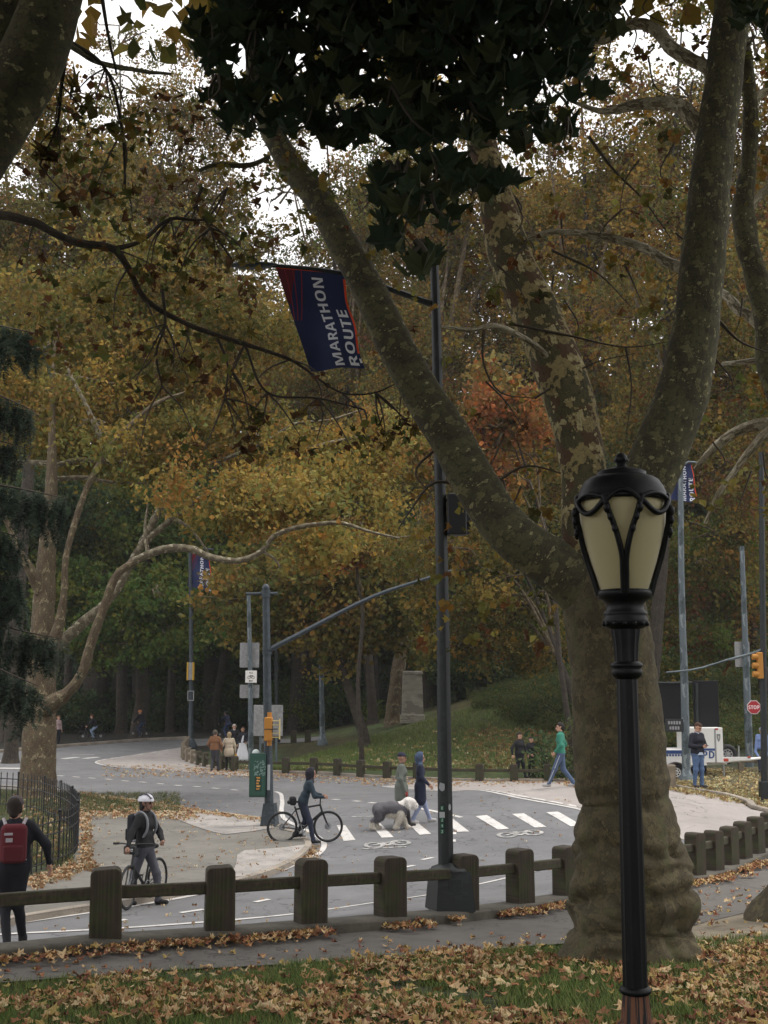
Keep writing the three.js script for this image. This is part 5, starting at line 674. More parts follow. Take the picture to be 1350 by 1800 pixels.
{
  const { T, b, k } = plainPole([[1318, 1350, 7], [1314, 1240, 6.5], [1309, 1100, 5], [1304, 960, 4]], 'sign_pole', 'grey pole carrying the red stop sign', M.peel);
  const p = b(1321.5, 1243), oct = (r, t, x) => new THREE.CylinderGeometry(r, r, t, 8, 1).rotateY(Math.PI / 8).rotateX(Math.PI / 2).translate(p.x, p.y, p.z + x);
  const st = part('stop_sign', oct(12.6 * k, 0.02, 0.3).scale(1, 1, 1), mat(lin(0.7, 0.62, 0.6), 0.5), T), c = document.createElement('canvas'); c.width = c.height = 128; const x = c.getContext('2d'); x.fillStyle = '#a8202c'; x.fillRect(0, 0, 128, 128); x.fillStyle = '#f0e4e2'; x.font = 'bold 50px sans-serif'; x.textAlign = 'center'; x.fillText('STOP', 64, 82, 112); const t = new THREE.CanvasTexture(c); t.colorSpace = THREE.SRGBColorSpace;
  const face = new THREE.CircleGeometry(11.3 * k, 8, Math.PI / 8).translate(p.x, p.y, p.z + 0.318); part('sign_face', face, mat('#ffffff', 0.5, { map: t }), st); st.scale.x = 1;
  for (const [a, w] of [[1301, 14], [1317, 9]]) { const q = b(a, 1150); part('sign_plate', rbox(w * k, 44 * k, 0.03, 0.01, q.x, q.y, q.z - 0.2 - (a > 1310 ? 0.1 : 0)), M.alu, T); }
}
{
  const { T, b, k, Z, foot } = plainPole([[1345, 1409, 8], [1344, 1376, 6], [1342, 1200, 5.6], [1340, 1000, 5], [1338, 795, 4.4]], 'signal_pole', 'dark signal pole at the right edge with yellow lights', M.pole, 0);
  part('base', rbox(17 * k, 34 * k, 17 * k, 0.02, 0, 17 * k, 0), M.pole, T);
  const arm = part('mast_arm', limb([b(1342, 1140), b(1330, 1146), b(1280, 1160), b(1225, 1176), b(1171, 1182)], [3, 2.6, 2.2, 1.8, 1.5].map((w) => w * k), { seg: 8, step: 0.3, rough: 0 }), M.peel, T);
  const s = b(1334, 1170), g = part('signal_head', rbox(10 * k, 46 * k, 9 * k, 0.03, s.x, s.y, s.z + 0.1), M.amber, T); [-15, 0, 15].forEach((d) => part('visor', new THREE.CylinderGeometry(5.2 * k, 5.6 * k, 10 * k, 14).rotateZ(1.57).translate(s.x - 8 * k, s.y + d * k, s.z + 0.1), M.amber, g));
}
{ // stone pillar on the bank
  const foot = hit(725, 1269), Z = -foot.z, k = Z / FOCAL, T = thing('stone_pillar', 'weathered grey stone pillar standing on the grassy bank', 'pillar', foot), h = 88 * k;
  part('plinth', rbox(42 * k, 15 * k, 34 * k, 0.04, 0, 5 * k, 0), M.stone, T); const g = new THREE.CylinderGeometry(16.5 * k * 1.414, 18.5 * k * 1.414, 72 * k, 4, 6).rotateY(Math.PI / 4 + 0.02).scale(1, 1, 0.8).translate(0, 46 * k, 0).toNonIndexed(); g.computeVertexNormals(); part('shaft', g, M.stone, T); part('cap_stone', rbox(34 * k, 7 * k, 28 * k, 0.06, 0.02, 84 * k, 0), M.stone, T);
}
// ---------------------------------------------------------------- timber fences
const postGeo = (w, d, h, seed) => { const s = new THREE.Shape(), r = 0.055, n = (i) => (h3(seed, i, 2) - 0.5) * 0.012; s.moveTo(-w / 2 - 0.008, -0.25); s.lineTo(w / 2 + 0.008 + n(1), -0.25); s.lineTo(w / 2 + n(2), h - r); s.quadraticCurveTo(w / 2 - 0.008, h - 0.006, w / 2 - r, h + n(3)); s.lineTo(-w / 2 + r, h + n(4)); s.quadraticCurveTo(-w / 2 + 0.008, h - 0.006, -w / 2 + n(5), h - r); s.closePath(); return new THREE.ExtrudeGeometry(s, { depth: d - 0.03, bevelEnabled: true, bevelThickness: 0.015, bevelSize: 0.012, bevelSegments: 2, curveSegments: 5 }).translate(0, 0, -d / 2 + 0.015); };
const near = KERB.slice(2, 18);
{
  const F = thing('timber_fence', 'heavy dark timber post and rail fence along the near kerb', 'fence', PT(near[0][0], near[0][2], near[0][1])), o = F.position, N = near.map(([x, Z, y]) => PT(x, y, Z).sub(o));
  N.forEach((p, i) => { const a = N[Math.max(0, i - 1)], b = N[Math.min(N.length - 1, i + 1)], t = Math.atan2(-(b.z - a.z), b.x - a.x), h = 0.70 + (h3(i, 4, 4) - 0.5) * 0.03, g = postGeo(0.3 - (i > 8 ? 0.02 : 0), 0.25, h, i); const m = part('post', move(g, p.x, p.y, p.z, (h3(i, 1, 9) - 0.5) * 0.03, i < 3 ? 0.16 + h3(i, 2, 2) * 0.06 : t * 0.8, (h3(i, 3, 9) - 0.5) * 0.035), M.timber, F); });
  for (let i = -1; i < N.length - 1; i++) { const a = i < 0 ? N[0].clone().add(V3(-2.2, 0.03, 1.5)) : N[i].clone(), b = N[i + 1].clone(), d = b.clone().sub(a), g = rbox(d.length() - (i < 0 ? 0 : 0.1), 0.135, 0.085, 0.02); g.applyQuaternion(new THREE.Quaternion().setFromUnitVectors(V3(1, 0, 0), d.clone().normalize())); const c = a.lerp(b, 0.5); part('rail', g.translate(c.x, c.y + 0.465, c.z), M.timber, F); }
}
{
  const line = new THREE.CatmullRomCurve3(smooth(farFenceLine, 140).map(([x, Z]) => V3(x, ground(x, Z), -Z))), len = line.getLength(), n = Math.round(len / 1.32), P = line.getSpacedPoints(n), F = thing('timber_fence', 'weathered timber post and rail fence below the grassy bank', 'fence', P[0].clone());
  const pg = [0, 1, 2, 3].map((s) => postGeo(0.28, 0.22, 0.68, 40 + s)), g = rbox(1.26, 0.12, 0.08, 0.015);
  P.forEach((p, i) => { const q = P[Math.min(n, i + 1)], r = P[Math.max(0, i - 1)], m = part('post', pg[i % 4], i < 9 || i > 34 ? M.timberPale : M.timber, F); m.position.copy(p).sub(P[0]); m.position.y -= 0; m.rotation.y = Math.atan2(-(q.z - r.z), q.x - r.x); if (i < n) { const e = part('rail', g, i < 9 || i > 34 ? M.timberPale : M.timber, F), c = p.clone().lerp(q, 0.5).sub(P[0]), d = q.clone().sub(p); e.position.copy(c).add(V3(0, 0.44, 0)); e.quaternion.setFromUnitVectors(V3(1, 0, 0), d.normalize()); } });
}
[[450, 1308], [516, 1306], [541, 1305], [480, 1307]].forEach(([a, c], i) => { const f = hit(a, c); part2('timber_post', postGeo(0.32, 0.28, 0.72, 60 + i), M.timber, f, 'dark timber post by the far footpath, ' + ['left of the large sign board', 'between the grassy bank and signal pole', 'nearest the far pale pole', 'behind the large sign board'][i], 'post', 'far timber posts'); });
function part2(name, g, m, pos, label, cat, group) { const o = part(name, g, m); o.position.copy(pos); tag(o, label, cat, group); return o; }
// ---------------------------------------------------------------- iron fence round the left lawn
{
  const l = smooth(px([[-60, 1417], [0, 1420], [50, 1425], [95, 1440], [116, 1451], [131, 1467], [137, 1485], [130, 1502], [108, 1517], [78, 1527], [40, 1541], [-40, 1562]], 0.14), 120), cv = new THREE.CatmullRomCurve3(l.map(([x, Z]) => V3(x, ground(x, Z) + 0.14, -Z))), L = cv.getLength(), n = Math.round(L / 0.26), P = cv.getSpacedPoints(n), o = P[0], F = thing('iron_fence', 'low black iron picket fence round the lawn at the left', 'fence', o.clone());
  M.iron = mat(lin(0.014, 0.014, 0.016), 0.55);
  const pk = join([new THREE.CylinderGeometry(0.014, 0.014, 0.98, 6).translate(0, 0.49, 0), new THREE.ConeGeometry(0.022, 0.07, 6).translate(0, 1.01, 0)]), ps = join([new THREE.CylinderGeometry(0.024, 0.024, 1.0, 8).translate(0, 0.5, 0), new THREE.SphereGeometry(0.035, 8, 6).translate(0, 1.03, 0)]);
  P.forEach((p, i) => { const m = part(i % 8 ? 'picket' : 'post', i % 8 ? pk : ps, M.iron, F); m.position.copy(p).sub(o); });
  for (const h of [0.12, 0.62, 0.84]) part('rail', new THREE.TubeGeometry(new THREE.CatmullRomCurve3(P.map((p) => p.clone().sub(o).add(V3(0, h, 0)))), n * 2, 0.014, 6), M.iron, F);
}
// ---------------------------------------------------------------- police trailer with its message board
{
  const foot = hit(1190, 1371), Z = -foot.z, k = Z / FOCAL, T = thing('trailer', 'white police trailer with blue stripe and spare wheel on the leafy verge', 'trailer', foot), b = (a, c, d = 0) => at(a, c, Z).sub(foot).add(V3(0, 0, -d)), w = 1.5;
  const box = (name, x0, y0, x1, y1, d, m, dz = 0, par = T, r = 0.03) => { const a = b(x0, y1), c = b(x1, y0); return part(name, rbox(c.x - a.x, c.y - a.y, d, r, (a.x + c.x) / 2, (a.y + c.y) / 2, -d / 2 + dz), m, par); };
  M.blue = mat(lin(0.03, 0.07, 0.22), 0.4);
  const bd = box('body', 1168, 1317, 1242, 1346, w, M.white); box('stripe', 1169, 1319, 1203, 1325, 0.012, M.blue, 0.012, bd, 0.002); box('stripe', 1205, 1315.5, 1257, 1319.5, 0.012, M.blue, 0.014, bd, 0.002);
  const cab = box('cabinet', 1206, 1279, 1270, 1341, w, M.white, 0.004); box('cabinet_seam', 1257, 1281, 1258, 1340, 0.01, mat(lin(0.3, 0.3, 0.3), 0.6), 0.01, cab, 0.001); box('marker_light', 1257, 1280, 1262, 1283, 0.02, mat(lin(0.4, 0.02, 0.02), 0.4), 0.016, cab, 0.003);
  const em = b(1263, 1297), sh = new THREE.Shape(); sh.moveTo(-0.07, 0.15); sh.lineTo(0.07, 0.15); sh.quadraticCurveTo(0.09, -0.05, 0, -0.16); sh.quadraticCurveTo(-0.09, -0.05, -0.07, 0.15); part('emblem', [new THREE.ShapeGeometry(sh).translate(em.x, em.y, 0.012)], mat(lin(0.2, 0.2, 0.22), 0.5), cab); const s2 = new THREE.ShapeGeometry(sh).scale(0.45, 0.5, 1); part('emblem_centre', s2.translate(em.x, em.y + 0.01, 0.015), mat(lin(0.5, 0.48, 0.42), 0.5), cab);
  const font = await new FontLoader().loadAsync('fonts/droid/droid_sans_bold.typeface.json'), tx = new TextGeometry('NYPD', { font, size: 12.5 * k, depth: 0.006, curveSegments: 4 }); tx.computeBoundingBox(); const tb = tx.boundingBox, tp = b(1256, 1333); tx.translate(tp.x - tb.max.x, tp.y, 0.008); part('lettering', tx, M.blue, cab);
  const lt = []; const R = rng(31); for (let i = 0; i < 6; i++) { const p = b(1173 + i * 5, 1327.5); lt.push(rbox(3.2 * k, 3.4 * k, 0.008, 0.002, p.x, p.y, 0.008)); } part('small_lettering', lt, M.blue, bd);
  const wheel = (x, y, r, dz, m) => { const p = b(x, y), ty = part('wheel', new THREE.TorusGeometry(r * 0.76 * k, r * 0.25 * k, 10, 28).scale(1, 1, 1.5).translate(p.x, p.y, dz), M.rubber, T); const hub = [new THREE.CylinderGeometry(r * 0.56 * k, r * 0.56 * k, 0.12, 24).rotateX(1.57).translate(p.x, p.y, dz)]; part('rim', hub, m, ty); const ho = []; for (let i = 0; i < 8; i++) { const a = i / 8 * 6.283; ho.push(new THREE.CylinderGeometry(r * 0.1 * k, r * 0.1 * k, 0.13, 8).rotateX(1.57).translate(p.x + Math.cos(a) * r * 0.36 * k, p.y + Math.sin(a) * r * 0.36 * k, dz + 0.002)); } part('rim_hole', ho, M.dark, ty); part('hub', new THREE.CylinderGeometry(r * 0.14 * k, r * 0.16 * k, 0.2, 12).rotateX(1.57).translate(p.x, p.y, dz), M.alu, ty); };
  wheel(1187, 1357, 14.5, 0.12, M.white); wheel(1245, 1355, 14, -w, M.dark); wheel(1287, 1327, 17, -0.7, M.alu);
  const fp = b(1187, 1357), fd = new THREE.Shape(); fd.absarc(0, 0, 17.5 * k, 0.1, Math.PI - 0.1); fd.absarc(0, 0, 15.6 * k, Math.PI - 0.1, 0.1, true); part('fender', new THREE.ExtrudeGeometry(fd, { depth: 0.3, bevelEnabled: false }).translate(fp.x, fp.y, -0.02), mat(lin(0.1, 0.085, 0.08), 0.6), T);
  part('frame', [bar(b(1168, 1347).setZ(-0.2), b(1280, 1342).setZ(-0.2), 0.05), bar(b(1270, 1340).setZ(-0.1), b(1352, 1334).setZ(-0.7), 0.05), bar(b(1270, 1340).setZ(-1.3), b(1352, 1334).setZ(-0.7), 0.05), bar(b(1216, 1346).setZ(-0.1), b(1216, 1346).setZ(-1.4), 0.05)], M.white, T);
  part('drawbar_panel', rbox(48 * k, 6 * k, 0.04, 0.01, b(1297, 1334).x, b(1297, 1334).y, -0.12), M.white, T); part('reflector', [rbox(9 * k, 5 * k, 0.02, 0.005, b(1277, 1336).x, b(1277, 1336).y, -0.08), rbox(5 * k, 3 * k, 0.02, 0.005, b(1318, 1331).x, b(1318, 1331).y, -0.08)], mat(lin(0.5, 0.06, 0.03), 0.4), T);
  part('jack_stand', [bar(b(1274, 1342).setZ(-0.2), b(1275, 1370).setZ(-0.2), 0.035), rbox(0.16, 0.02, 0.16, 0.005, b(1275, 1370).x, b(1275, 1370).y, -0.2), bar(b(1306, 1312).setZ(-0.6), b(1306, 1342).setZ(-0.6), 0.03)], M.alu, T);
  part('mast', bar(b(1234, 1300).setZ(-w / 2), b(1233, 1200).setZ(-w / 2), 0.06), M.pole, T);
  part('display_panel', rbox(44 * k, 82 * k, 0.16, 0.03, b(1251, 1238).x, b(1251, 1238).y, -w / 2 - 0.15), M.boardBlack = mat(lin(0.006, 0.006, 0.008), 0.9), T); part('display_panel', rbox(48 * k, 74 * k, 0.16, 0.03, b(1190, 1236).x, b(1190, 1236).y, -w / 2 - 0.4), M.boardBlack, T); part('panel_brace', [bar(b(1160, 1200).setZ(-w / 2 - 0.2), b(1272, 1199).setZ(-w / 2 - 0.2), 0.04), bar(b(1166, 1274).setZ(-w / 2 - 0.2), b(1272, 1276).setZ(-w / 2 - 0.2), 0.04)], M.pole, T);
}
// ---------------------------------------------------------------- figures: one skin from joints, meshed on a grid
function surfaceNet(f, lo, hi, cell) {                     // f(x, y, z) -> [distance, colour]
  const n = [0, 1, 2].map((i) => Math.ceil((hi[i] - lo[i]) / cell) + 1), [nx, ny, nz] = n, D = new Float32Array(nx * ny * nz), id = (i, j, k) => (k * ny + j) * nx + i;
  for (let k = 0; k < nz; k++) for (let j = 0; j < ny; j++) for (let i = 0; i < nx; i++) D[id(i, j, k)] = f(lo[0] + i * cell, lo[1] + j * cell, lo[2] + k * cell)[0];
  const map = new Int32Array(nx * ny * nz).fill(-1), pos = [], col = [], idx = [];
  for (let k = 0; k < nz - 1; k++) for (let j = 0; j < ny - 1; j++) for (let i = 0; i < nx - 1; i++) {
    let m = 0; const v = []; for (let c = 0; c < 8; c++) { const d = D[id(i + (c & 1), j + ((c >> 1) & 1), k + (c >> 2))]; v.push(d); if (d < 0) m |= 1 << c; }
    if (m === 0 || m === 255) continue; let s = 0, x = 0, y = 0, z = 0;
    for (let a = 0; a < 8; a++) for (const b of [a ^ 1, a ^ 2, a ^ 4]) if (b > a && (v[a] < 0) !== (v[b] < 0)) { const t = v[a] / (v[a] - v[b]); x += mix(a & 1, b & 1, t); y += mix((a >> 1) & 1, (b >> 1) & 1, t); z += mix(a >> 2, b >> 2, t); s++; }
    const p = [lo[0] + (i + x / s) * cell, lo[1] + (j + y / s) * cell, lo[2] + (k + z / s) * cell]; map[id(i, j, k)] = pos.length / 3; pos.push(...p); col.push(...f(...p)[1]);
  }
  for (let k = 1; k < nz - 1; k++) for (let j = 1; j < ny - 1; j++) for (let i = 1; i < nx - 1; i++) {
    const a = D[id(i, j, k)] < 0; const q = (A, B, Cc, E, flip) => { if (A < 0 || B < 0 || Cc < 0 || E < 0) return; if (flip) idx.push(A, Cc, B, A, E, Cc); else idx.push(A, B, Cc, A, Cc, E); };
    if (a !== D[id(i + 1, j, k)] < 0) q(map[id(i, j, k)], map[id(i, j - 1, k)], map[id(i, j - 1, k - 1)], map[id(i, j, k - 1)], a);
    if (a !== D[id(i, j + 1, k)] < 0) q(map[id(i, j, k)], map[id(i, j, k - 1)], map[id(i - 1, j, k - 1)], map[id(i - 1, j, k)], a);
    if (a !== D[id(i, j, k + 1)] < 0) q(map[id(i, j, k)], map[id(i - 1, j, k)], map[id(i - 1, j - 1, k)], map[id(i, j - 1, k)], a);
  }
  const g = new THREE.BufferGeometry(); g.setAttribute('position', new THREE.Float32BufferAttribute(pos, 3)); g.setAttribute('color', new THREE.Float32BufferAttribute(col, 3)); g.setIndex(idx.map((_, i, A) => A[i])); g.computeVertexNormals(); return g;
}
function flipFix(g) { // make faces look outwards
  const p = g.attributes.position, I = g.index.array; let v = 0; const a = V3(), b = V3(), c = V3(); for (let i = 0; i < I.length; i += 3) { a.fromBufferAttribute(p, I[i]); b.fromBufferAttribute(p, I[i + 1]); c.fromBufferAttribute(p, I[i + 2]); v += a.dot(b.cross(c)); } if (v < 0) { for (let i = 0; i < I.length; i += 3) { const t = I[i]; I[i] = I[i + 1]; I[i + 1] = t; } g.computeVertexNormals(); } return g;
}
function field(prims, k) {                                 // prims: [ax, ay, az, bx, by, bz, ra, rb, colour, squash z]
  return (x, y, z) => {
    let d = 1e3, best = 1e3, c = prims[0][8];
    for (const q of prims) {
      const ux = q[3] - q[0], uy = q[4] - q[1], uz = q[5] - q[2], wx = x - q[0], wy = y - q[1], wz = z - q[2], t = clamp((wx * ux + wy * uy + wz * uz) / (ux * ux + uy * uy + uz * uz + 1e-9));
      const ex = wx - ux * t, ey = wy - uy * t, ez = (wz - uz * t) * (q[9] || 1), e = Math.sqrt(ex * ex + ey * ey + ez * ez) - mix(q[6], q[7], t);
      if (e < best) { best = e; c = q[8]; } const h = clamp(0.5 + 0.5 * (d - e) / k); d = mix(d, e, h) - k * h * (1 - h);
    }
    return [d, c];
  };
}
function meshField(prims, k, cell, wob = 0) {
  const lo = [1e3, 1e3, 1e3], hi = [-1e3, -1e3, -1e3]; for (const q of prims) for (let i = 0; i < 3; i++) { const r = Math.max(q[6], q[7]) + cell * 2 + 0.02; lo[i] = Math.min(lo[i], q[i] - r, q[i + 3] - r); hi[i] = Math.max(hi[i], q[i] + r, q[i + 3] + r); }
  const f = field(prims, k); return flipFix(surfaceNet(wob ? (x, y, z) => { const r = f(x, y, z); return [r[0] + (fbm(x * 13, y * 7, z * 13, 2) - 0.5) * wob, r[1]]; } : f, lo, hi, cell));
}
const SKIN = [0.52, 0.30, 0.21];
const headGeo = (() => { // face looks along +z; origin at the chin's height, 0.235 high
  const s = SKIN, P = [[0, 0.135, -0.02, 0, 0.15, 0.0, 0.088, 0.086, s], [0, 0.03, 0.045, 0, 0.08, 0.03, 0.042, 0.062, s], [-0.035, 0.035, 0.02, 0.035, 0.035, 0.02, 0.038, 0.038, s], [0, 0.115, 0.092, 0, 0.075, 0.108, 0.011, 0.017, s], [-0.045, 0.13, 0.075, 0.045, 0.13, 0.075, 0.012, 0.012, s], [-0.083, 0.085, -0.005, -0.09, 0.125, -0.015, 0.012, 0.018, s], [0.083, 0.085, -0.005, 0.09, 0.125, -0.015, 0.012, 0.018, s], [0, 0.042, 0.088, 0, 0.052, 0.09, 0.012, 0.012, s], [0, -0.03, -0.01, 0, 0.06, -0.015, 0.056, 0.052, s]];
  const f = field(P, 0.022), eye = (x, y, z) => Math.min(Math.hypot(x - 0.034, y - 0.112, z - 0.088), Math.hypot(x + 0.034, y - 0.112, z - 0.088));
  return flipFix(surfaceNet((x, y, z) => { const r = f(x, y, z), e = eye(x, y, z); let d = Math.max(r[0], -(e - 0.014)), c = r[1]; if (z > 0.05 && e < 0.021) c = [0.06, 0.04, 0.035]; if (z > 0.07 && Math.abs(y - 0.05) < 0.007 && Math.abs(x) < 0.026) c = [0.33, 0.12, 0.1]; if (z > 0.05 && Math.abs(y - 0.136) < 0.006 && Math.abs(Math.abs(x) - 0.034) < 0.022) c = [0.08, 0.05, 0.04]; return [d, c]; }, [-0.13, -0.11, -0.15], [0.13, 0.26, 0.15], 0.0075));
})();
const handGeo = (grip) => { // fingers along -y from the wrist at the origin, palm facing -z, thumb towards +x
  const s = SKIN, P = [[-0.02, -0.03, 0, -0.024, -0.085, 0, 0.016, 0.014, s], [0.018, -0.03, 0, 0.024, -0.085, 0, 0.016, 0.014, s], [0, 0, 0, 0, -0.05, 0, 0.021, 0.018, s]];
  [[-0.03, 0.062, 0.0075], [-0.010, 0.075, 0.0085], [0.011, 0.08, 0.0088], [0.031, 0.073, 0.0085]].forEach(([x, l, r]) => { let p = [x * 0.8, -0.085, 0], a = 0.15; for (const [fr, cu] of grip ? [[0.45, 0.9], [0.32, 1.2], [0.23, 0.8]] : [[0.45, 0.25], [0.32, 0.3], [0.23, 0.25]]) { a += cu; const q = [p[0] + (x - p[0]) * 0.4, p[1] - Math.cos(a) * l * fr, p[2] - Math.sin(a) * l * fr]; P.push([...p, ...q, r, r * 0.9, s]); p = q; } });
  P.push([0.02, -0.025, -0.005, 0.048, -0.055, -0.015, 0.013, 0.0105, s], [0.048, -0.055, -0.015, grip ? 0.036 : 0.056, -0.085, grip ? -0.035 : -0.024, 0.0105, 0.008, s]); return meshField(P, 0.006, 0.0045);
};
const HAND = { open: handGeo(false), grip: handGeo(true) };
const cloth = new THREE.MeshStandardMaterial({ color: 0xffffff, roughness: 0.92, vertexColors: true });
const tint = (g, c) => { const a = new Float32Array(g.attributes.position.count * 3); for (let i = 0; i < a.length; i += 3) { a[i] = c[0]; a[i + 1] = c[1]; a[i + 2] = c[2]; } g.setAttribute('color', new THREE.BufferAttribute(a, 3)); return g; };
// joints in metres for a 1.75 m figure that faces +z; x is its left
function person({ label, pos, turn = 0, h = 1.75, top, bottom, shoes = [0.03, 0.03, 0.03], skin = null, legs = {}, arms = {}, lean = 0, coat = 0, dress = 0, headTurn = 0, headNod = 0, hair, hat, helmet, hood, bag, pack, collar, sit = 0, stripe, bulk = 1, grip = false, extra }) {
  const G = thing('person', label, 'person', pos, turn, 'people at the junction'); const P = [], b = bottom, t = top, y0 = 0.93 - sit, L = lean, up = (x, y, z) => { const r = y - y0; return [x, y0 + r * Math.cos(L) , z + r * Math.sin(L)]; };
  const J = { lk: [0.1, 0.5 - sit * 0, 0.03], la: [0.1, 0.09, -0.02], rk: [-0.1, 0.5, 0.03], ra: [-0.1, 0.09, -0.02], lf: null, rf: null, ...legs }, A = { le: [0.27, 1.15, -0.02], lw: [0.27, 0.9, 0.06], re: [-0.27, 1.15, -0.02], rw: [-0.27, 0.9, 0.06], ...arms };
  const cap = (a, c, ra, rb, col, sq) => P.push([...a, ...c, ra, rb, col, sq]);
  for (const s of ['l', 'r']) { const x = s === 'l' ? 0.085 : -0.085, k = J[s + 'k'], an = J[s + 'a'], hip = [x, y0 - 0.02, 0]; cap(hip, k, 0.098 * bulk, 0.068, b); cap(k, an, 0.066, 0.05, b); const fd = J[s + 'f'] || [0.02 * Math.sign(x), -0.045, 0.15], toe = [an[0] + fd[0], an[1] + fd[1], an[2] + fd[2]]; cap([an[0], an[1] - 0.045, an[2] - 0.02], toe, 0.046, 0.036, shoes); }
  cap(up(-0.07, y0 + 0.02, 0), up(0.07, y0 + 0.02, 0), 0.118 * bulk, 0.118 * bulk, coat ? t : b, 1.15); cap(up(-0.065, 1.12, 0), up(0.065, 1.12, 0), 0.122 * bulk, 0.122 * bulk, t, 1.15); cap(up(-0.09, 1.3, 0.005), up(0.09, 1.3, 0.005), 0.128 * bulk, 0.128 * bulk, t, 1.12); cap(up(-0.14, 1.42, -0.005), up(0.14, 1.42, -0.005), 0.08, 0.08, t); cap(up(0, 1.44, -0.01), up(0, 1.53, 0.01), 0.064, 0.056, collar || t);
  if (!coat) cap(up(-0.07, 0.99, 0), up(0.07, 0.99, 0), 0.126 * bulk, 0.126 * bulk, t, 1.12);
  if (coat) { cap(up(-0.08, y0, 0), [-0.075, coat, 0.0], 0.14 * bulk, 0.15 * bulk, t); cap(up(0.08, y0, 0), [0.075, coat, 0.0], 0.14 * bulk, 0.15 * bulk, t); }
  if (dress) for (const x of [-1, 0, 1]) cap(up(x * 0.05, y0 + 0.12, 0), [x * 0.2, dress, 0.02], 0.1, 0.16, b);
  for (const s of ['l', 'r']) { const x = s === 'l' ? 0.185 : -0.185, sh = up(x, 1.42, 0), e = A[s + 'e'], w = A[s + 'w']; cap(sh, e, 0.066, 0.054, t); cap(e, w, 0.054, 0.038, t); }
  const geos = [meshField(P, 0.045, h < 1.2 ? 0.02 : 0.0165, 0.022)];
  const hd = up(0, 1.53, 0.012), q = new THREE.Quaternion().setFromEuler(new THREE.Euler(headNod + L * 0.3, headTurn, 0, 'YXZ')), HM = new THREE.Matrix4().compose(V3(...hd), q, V3(1, 1, 1)), sk = (g) => { if (skin) { const c = g.attributes.color; for (let i = 0; i < c.count; i++) c.setXYZ(i, c.getX(i) * skin, c.getY(i) * skin, c.getZ(i) * skin); } return g; };
  geos.push(sk(headGeo.clone()).applyMatrix4(HM));
  for (const s of ['l', 'r']) { const e = V3(...A[s + 'e']), w = V3(...A[s + 'w']), d = w.clone().sub(e).normalize(), m = new THREE.Matrix4(), yy = d.clone().negate(), zz = V3(s === 'l' ? 0.9 : -0.9, 0, 0.4).addScaledVector(yy, -V3(s === 'l' ? 0.9 : -0.9, 0, 0.4).dot(yy)).normalize(), xx = yy.clone().cross(zz); m.makeBasis(xx, yy, zz).setPosition(w.clone().addScaledVector(d, 0.02)); const hg = sk((grip ? HAND.grip : HAND.open).clone()); geos.push(hg.applyMatrix4(m)); }
  const body = part('body', join(geos), cloth, G), put = (name, g, c, m) => { const o = part(name, tint(g, c), m || cloth, G); return o; };
  const dome = (r, y, sx, sz, th, dz = -0.012) => new THREE.SphereGeometry(r, 22, 14, 0, 6.283, 0, th).scale(sx, 1, sz).translate(0, y, dz).applyMatrix4(HM);
  if (hair) { const [c, len = 0.06] = hair, g = meshField([[0, 0.15, -0.03, 0, 0.165, -0.005, 0.094, 0.088, c], [0, 0.16, -0.04, 0, 0.13 - len, -0.06, 0.085, 0.06, c], [-0.06, 0.14, -0.02, -0.07, 0.13 - len * 0.8, -0.03, 0.035, 0.025, c], [0.06, 0.14, -0.02, 0.07, 0.13 - len * 0.8, -0.03, 0.035, 0.025, c], [-0.04, 0.2, 0.05, 0.04, 0.2, 0.05, 0.03, 0.03, c]], 0.02, 0.011, 0.012); part('hair', g.applyMatrix4(HM), cloth, G); }
  if (hat) { const [c, brim] = hat, o = put('cap', dome(0.104, 0.155, 0.95, 1.08, 1.62), c); if (brim) part('brim', tint(new THREE.CylinderGeometry(0.075, 0.08, 0.012, 18, 1, false, -1.57, 3.14).scale(1, 1, 1.15).translate(0, 0.158, 0.075).applyMatrix4(HM), c), cloth, o); }
  if (helmet) { const [c, c2] = helmet, o = put('helmet', dome(0.122, 0.15, 0.9, 1.15, 1.6), c, mat('#ffffff', 0.35, { vertexColors: true })), v = []; for (const x of [-0.055, -0.02, 0.02, 0.055]) v.push(tube([V3(x, 0.19, 0.115), V3(x * 1.1, 0.245, 0.055), V3(x * 1.15, 0.268, -0.02), V3(x * 1.1, 0.235, -0.1)], 0.011, 12, 6)); part('vent', join(v).applyMatrix4(HM), mat(lin(...c2), 0.5), o); part('strap', join([-1, 1].map((s) => tube([V3(s * 0.09, 0.15, 0.02), V3(s * 0.08, 0.06, 0.04), V3(0, -0.02, 0.07)], 0.006, 10, 5))).applyMatrix4(HM), mat(lin(0.03, 0.03, 0.03), 0.8), o); }
  if (hood) { const g = meshField([[0, 0.13, -0.035, 0, 0.17, -0.01, 0.115, 0.108, hood], [0, 0.0, -0.04, 0, 0.13, -0.04, 0.1, 0.105, hood], [-0.12, -0.07, -0.01, 0.12, -0.07, -0.01, 0.06, 0.06, hood]], 0.05, 0.013, 0.015), p = g.attributes.position; for (let i = 0; i < p.count; i++) if (p.getZ(i) > 0.055) p.setZ(i, mix(p.getZ(i), 0.055, 0.8)); g.computeVertexNormals(); part('hood', g.applyMatrix4(HM), cloth, G); }
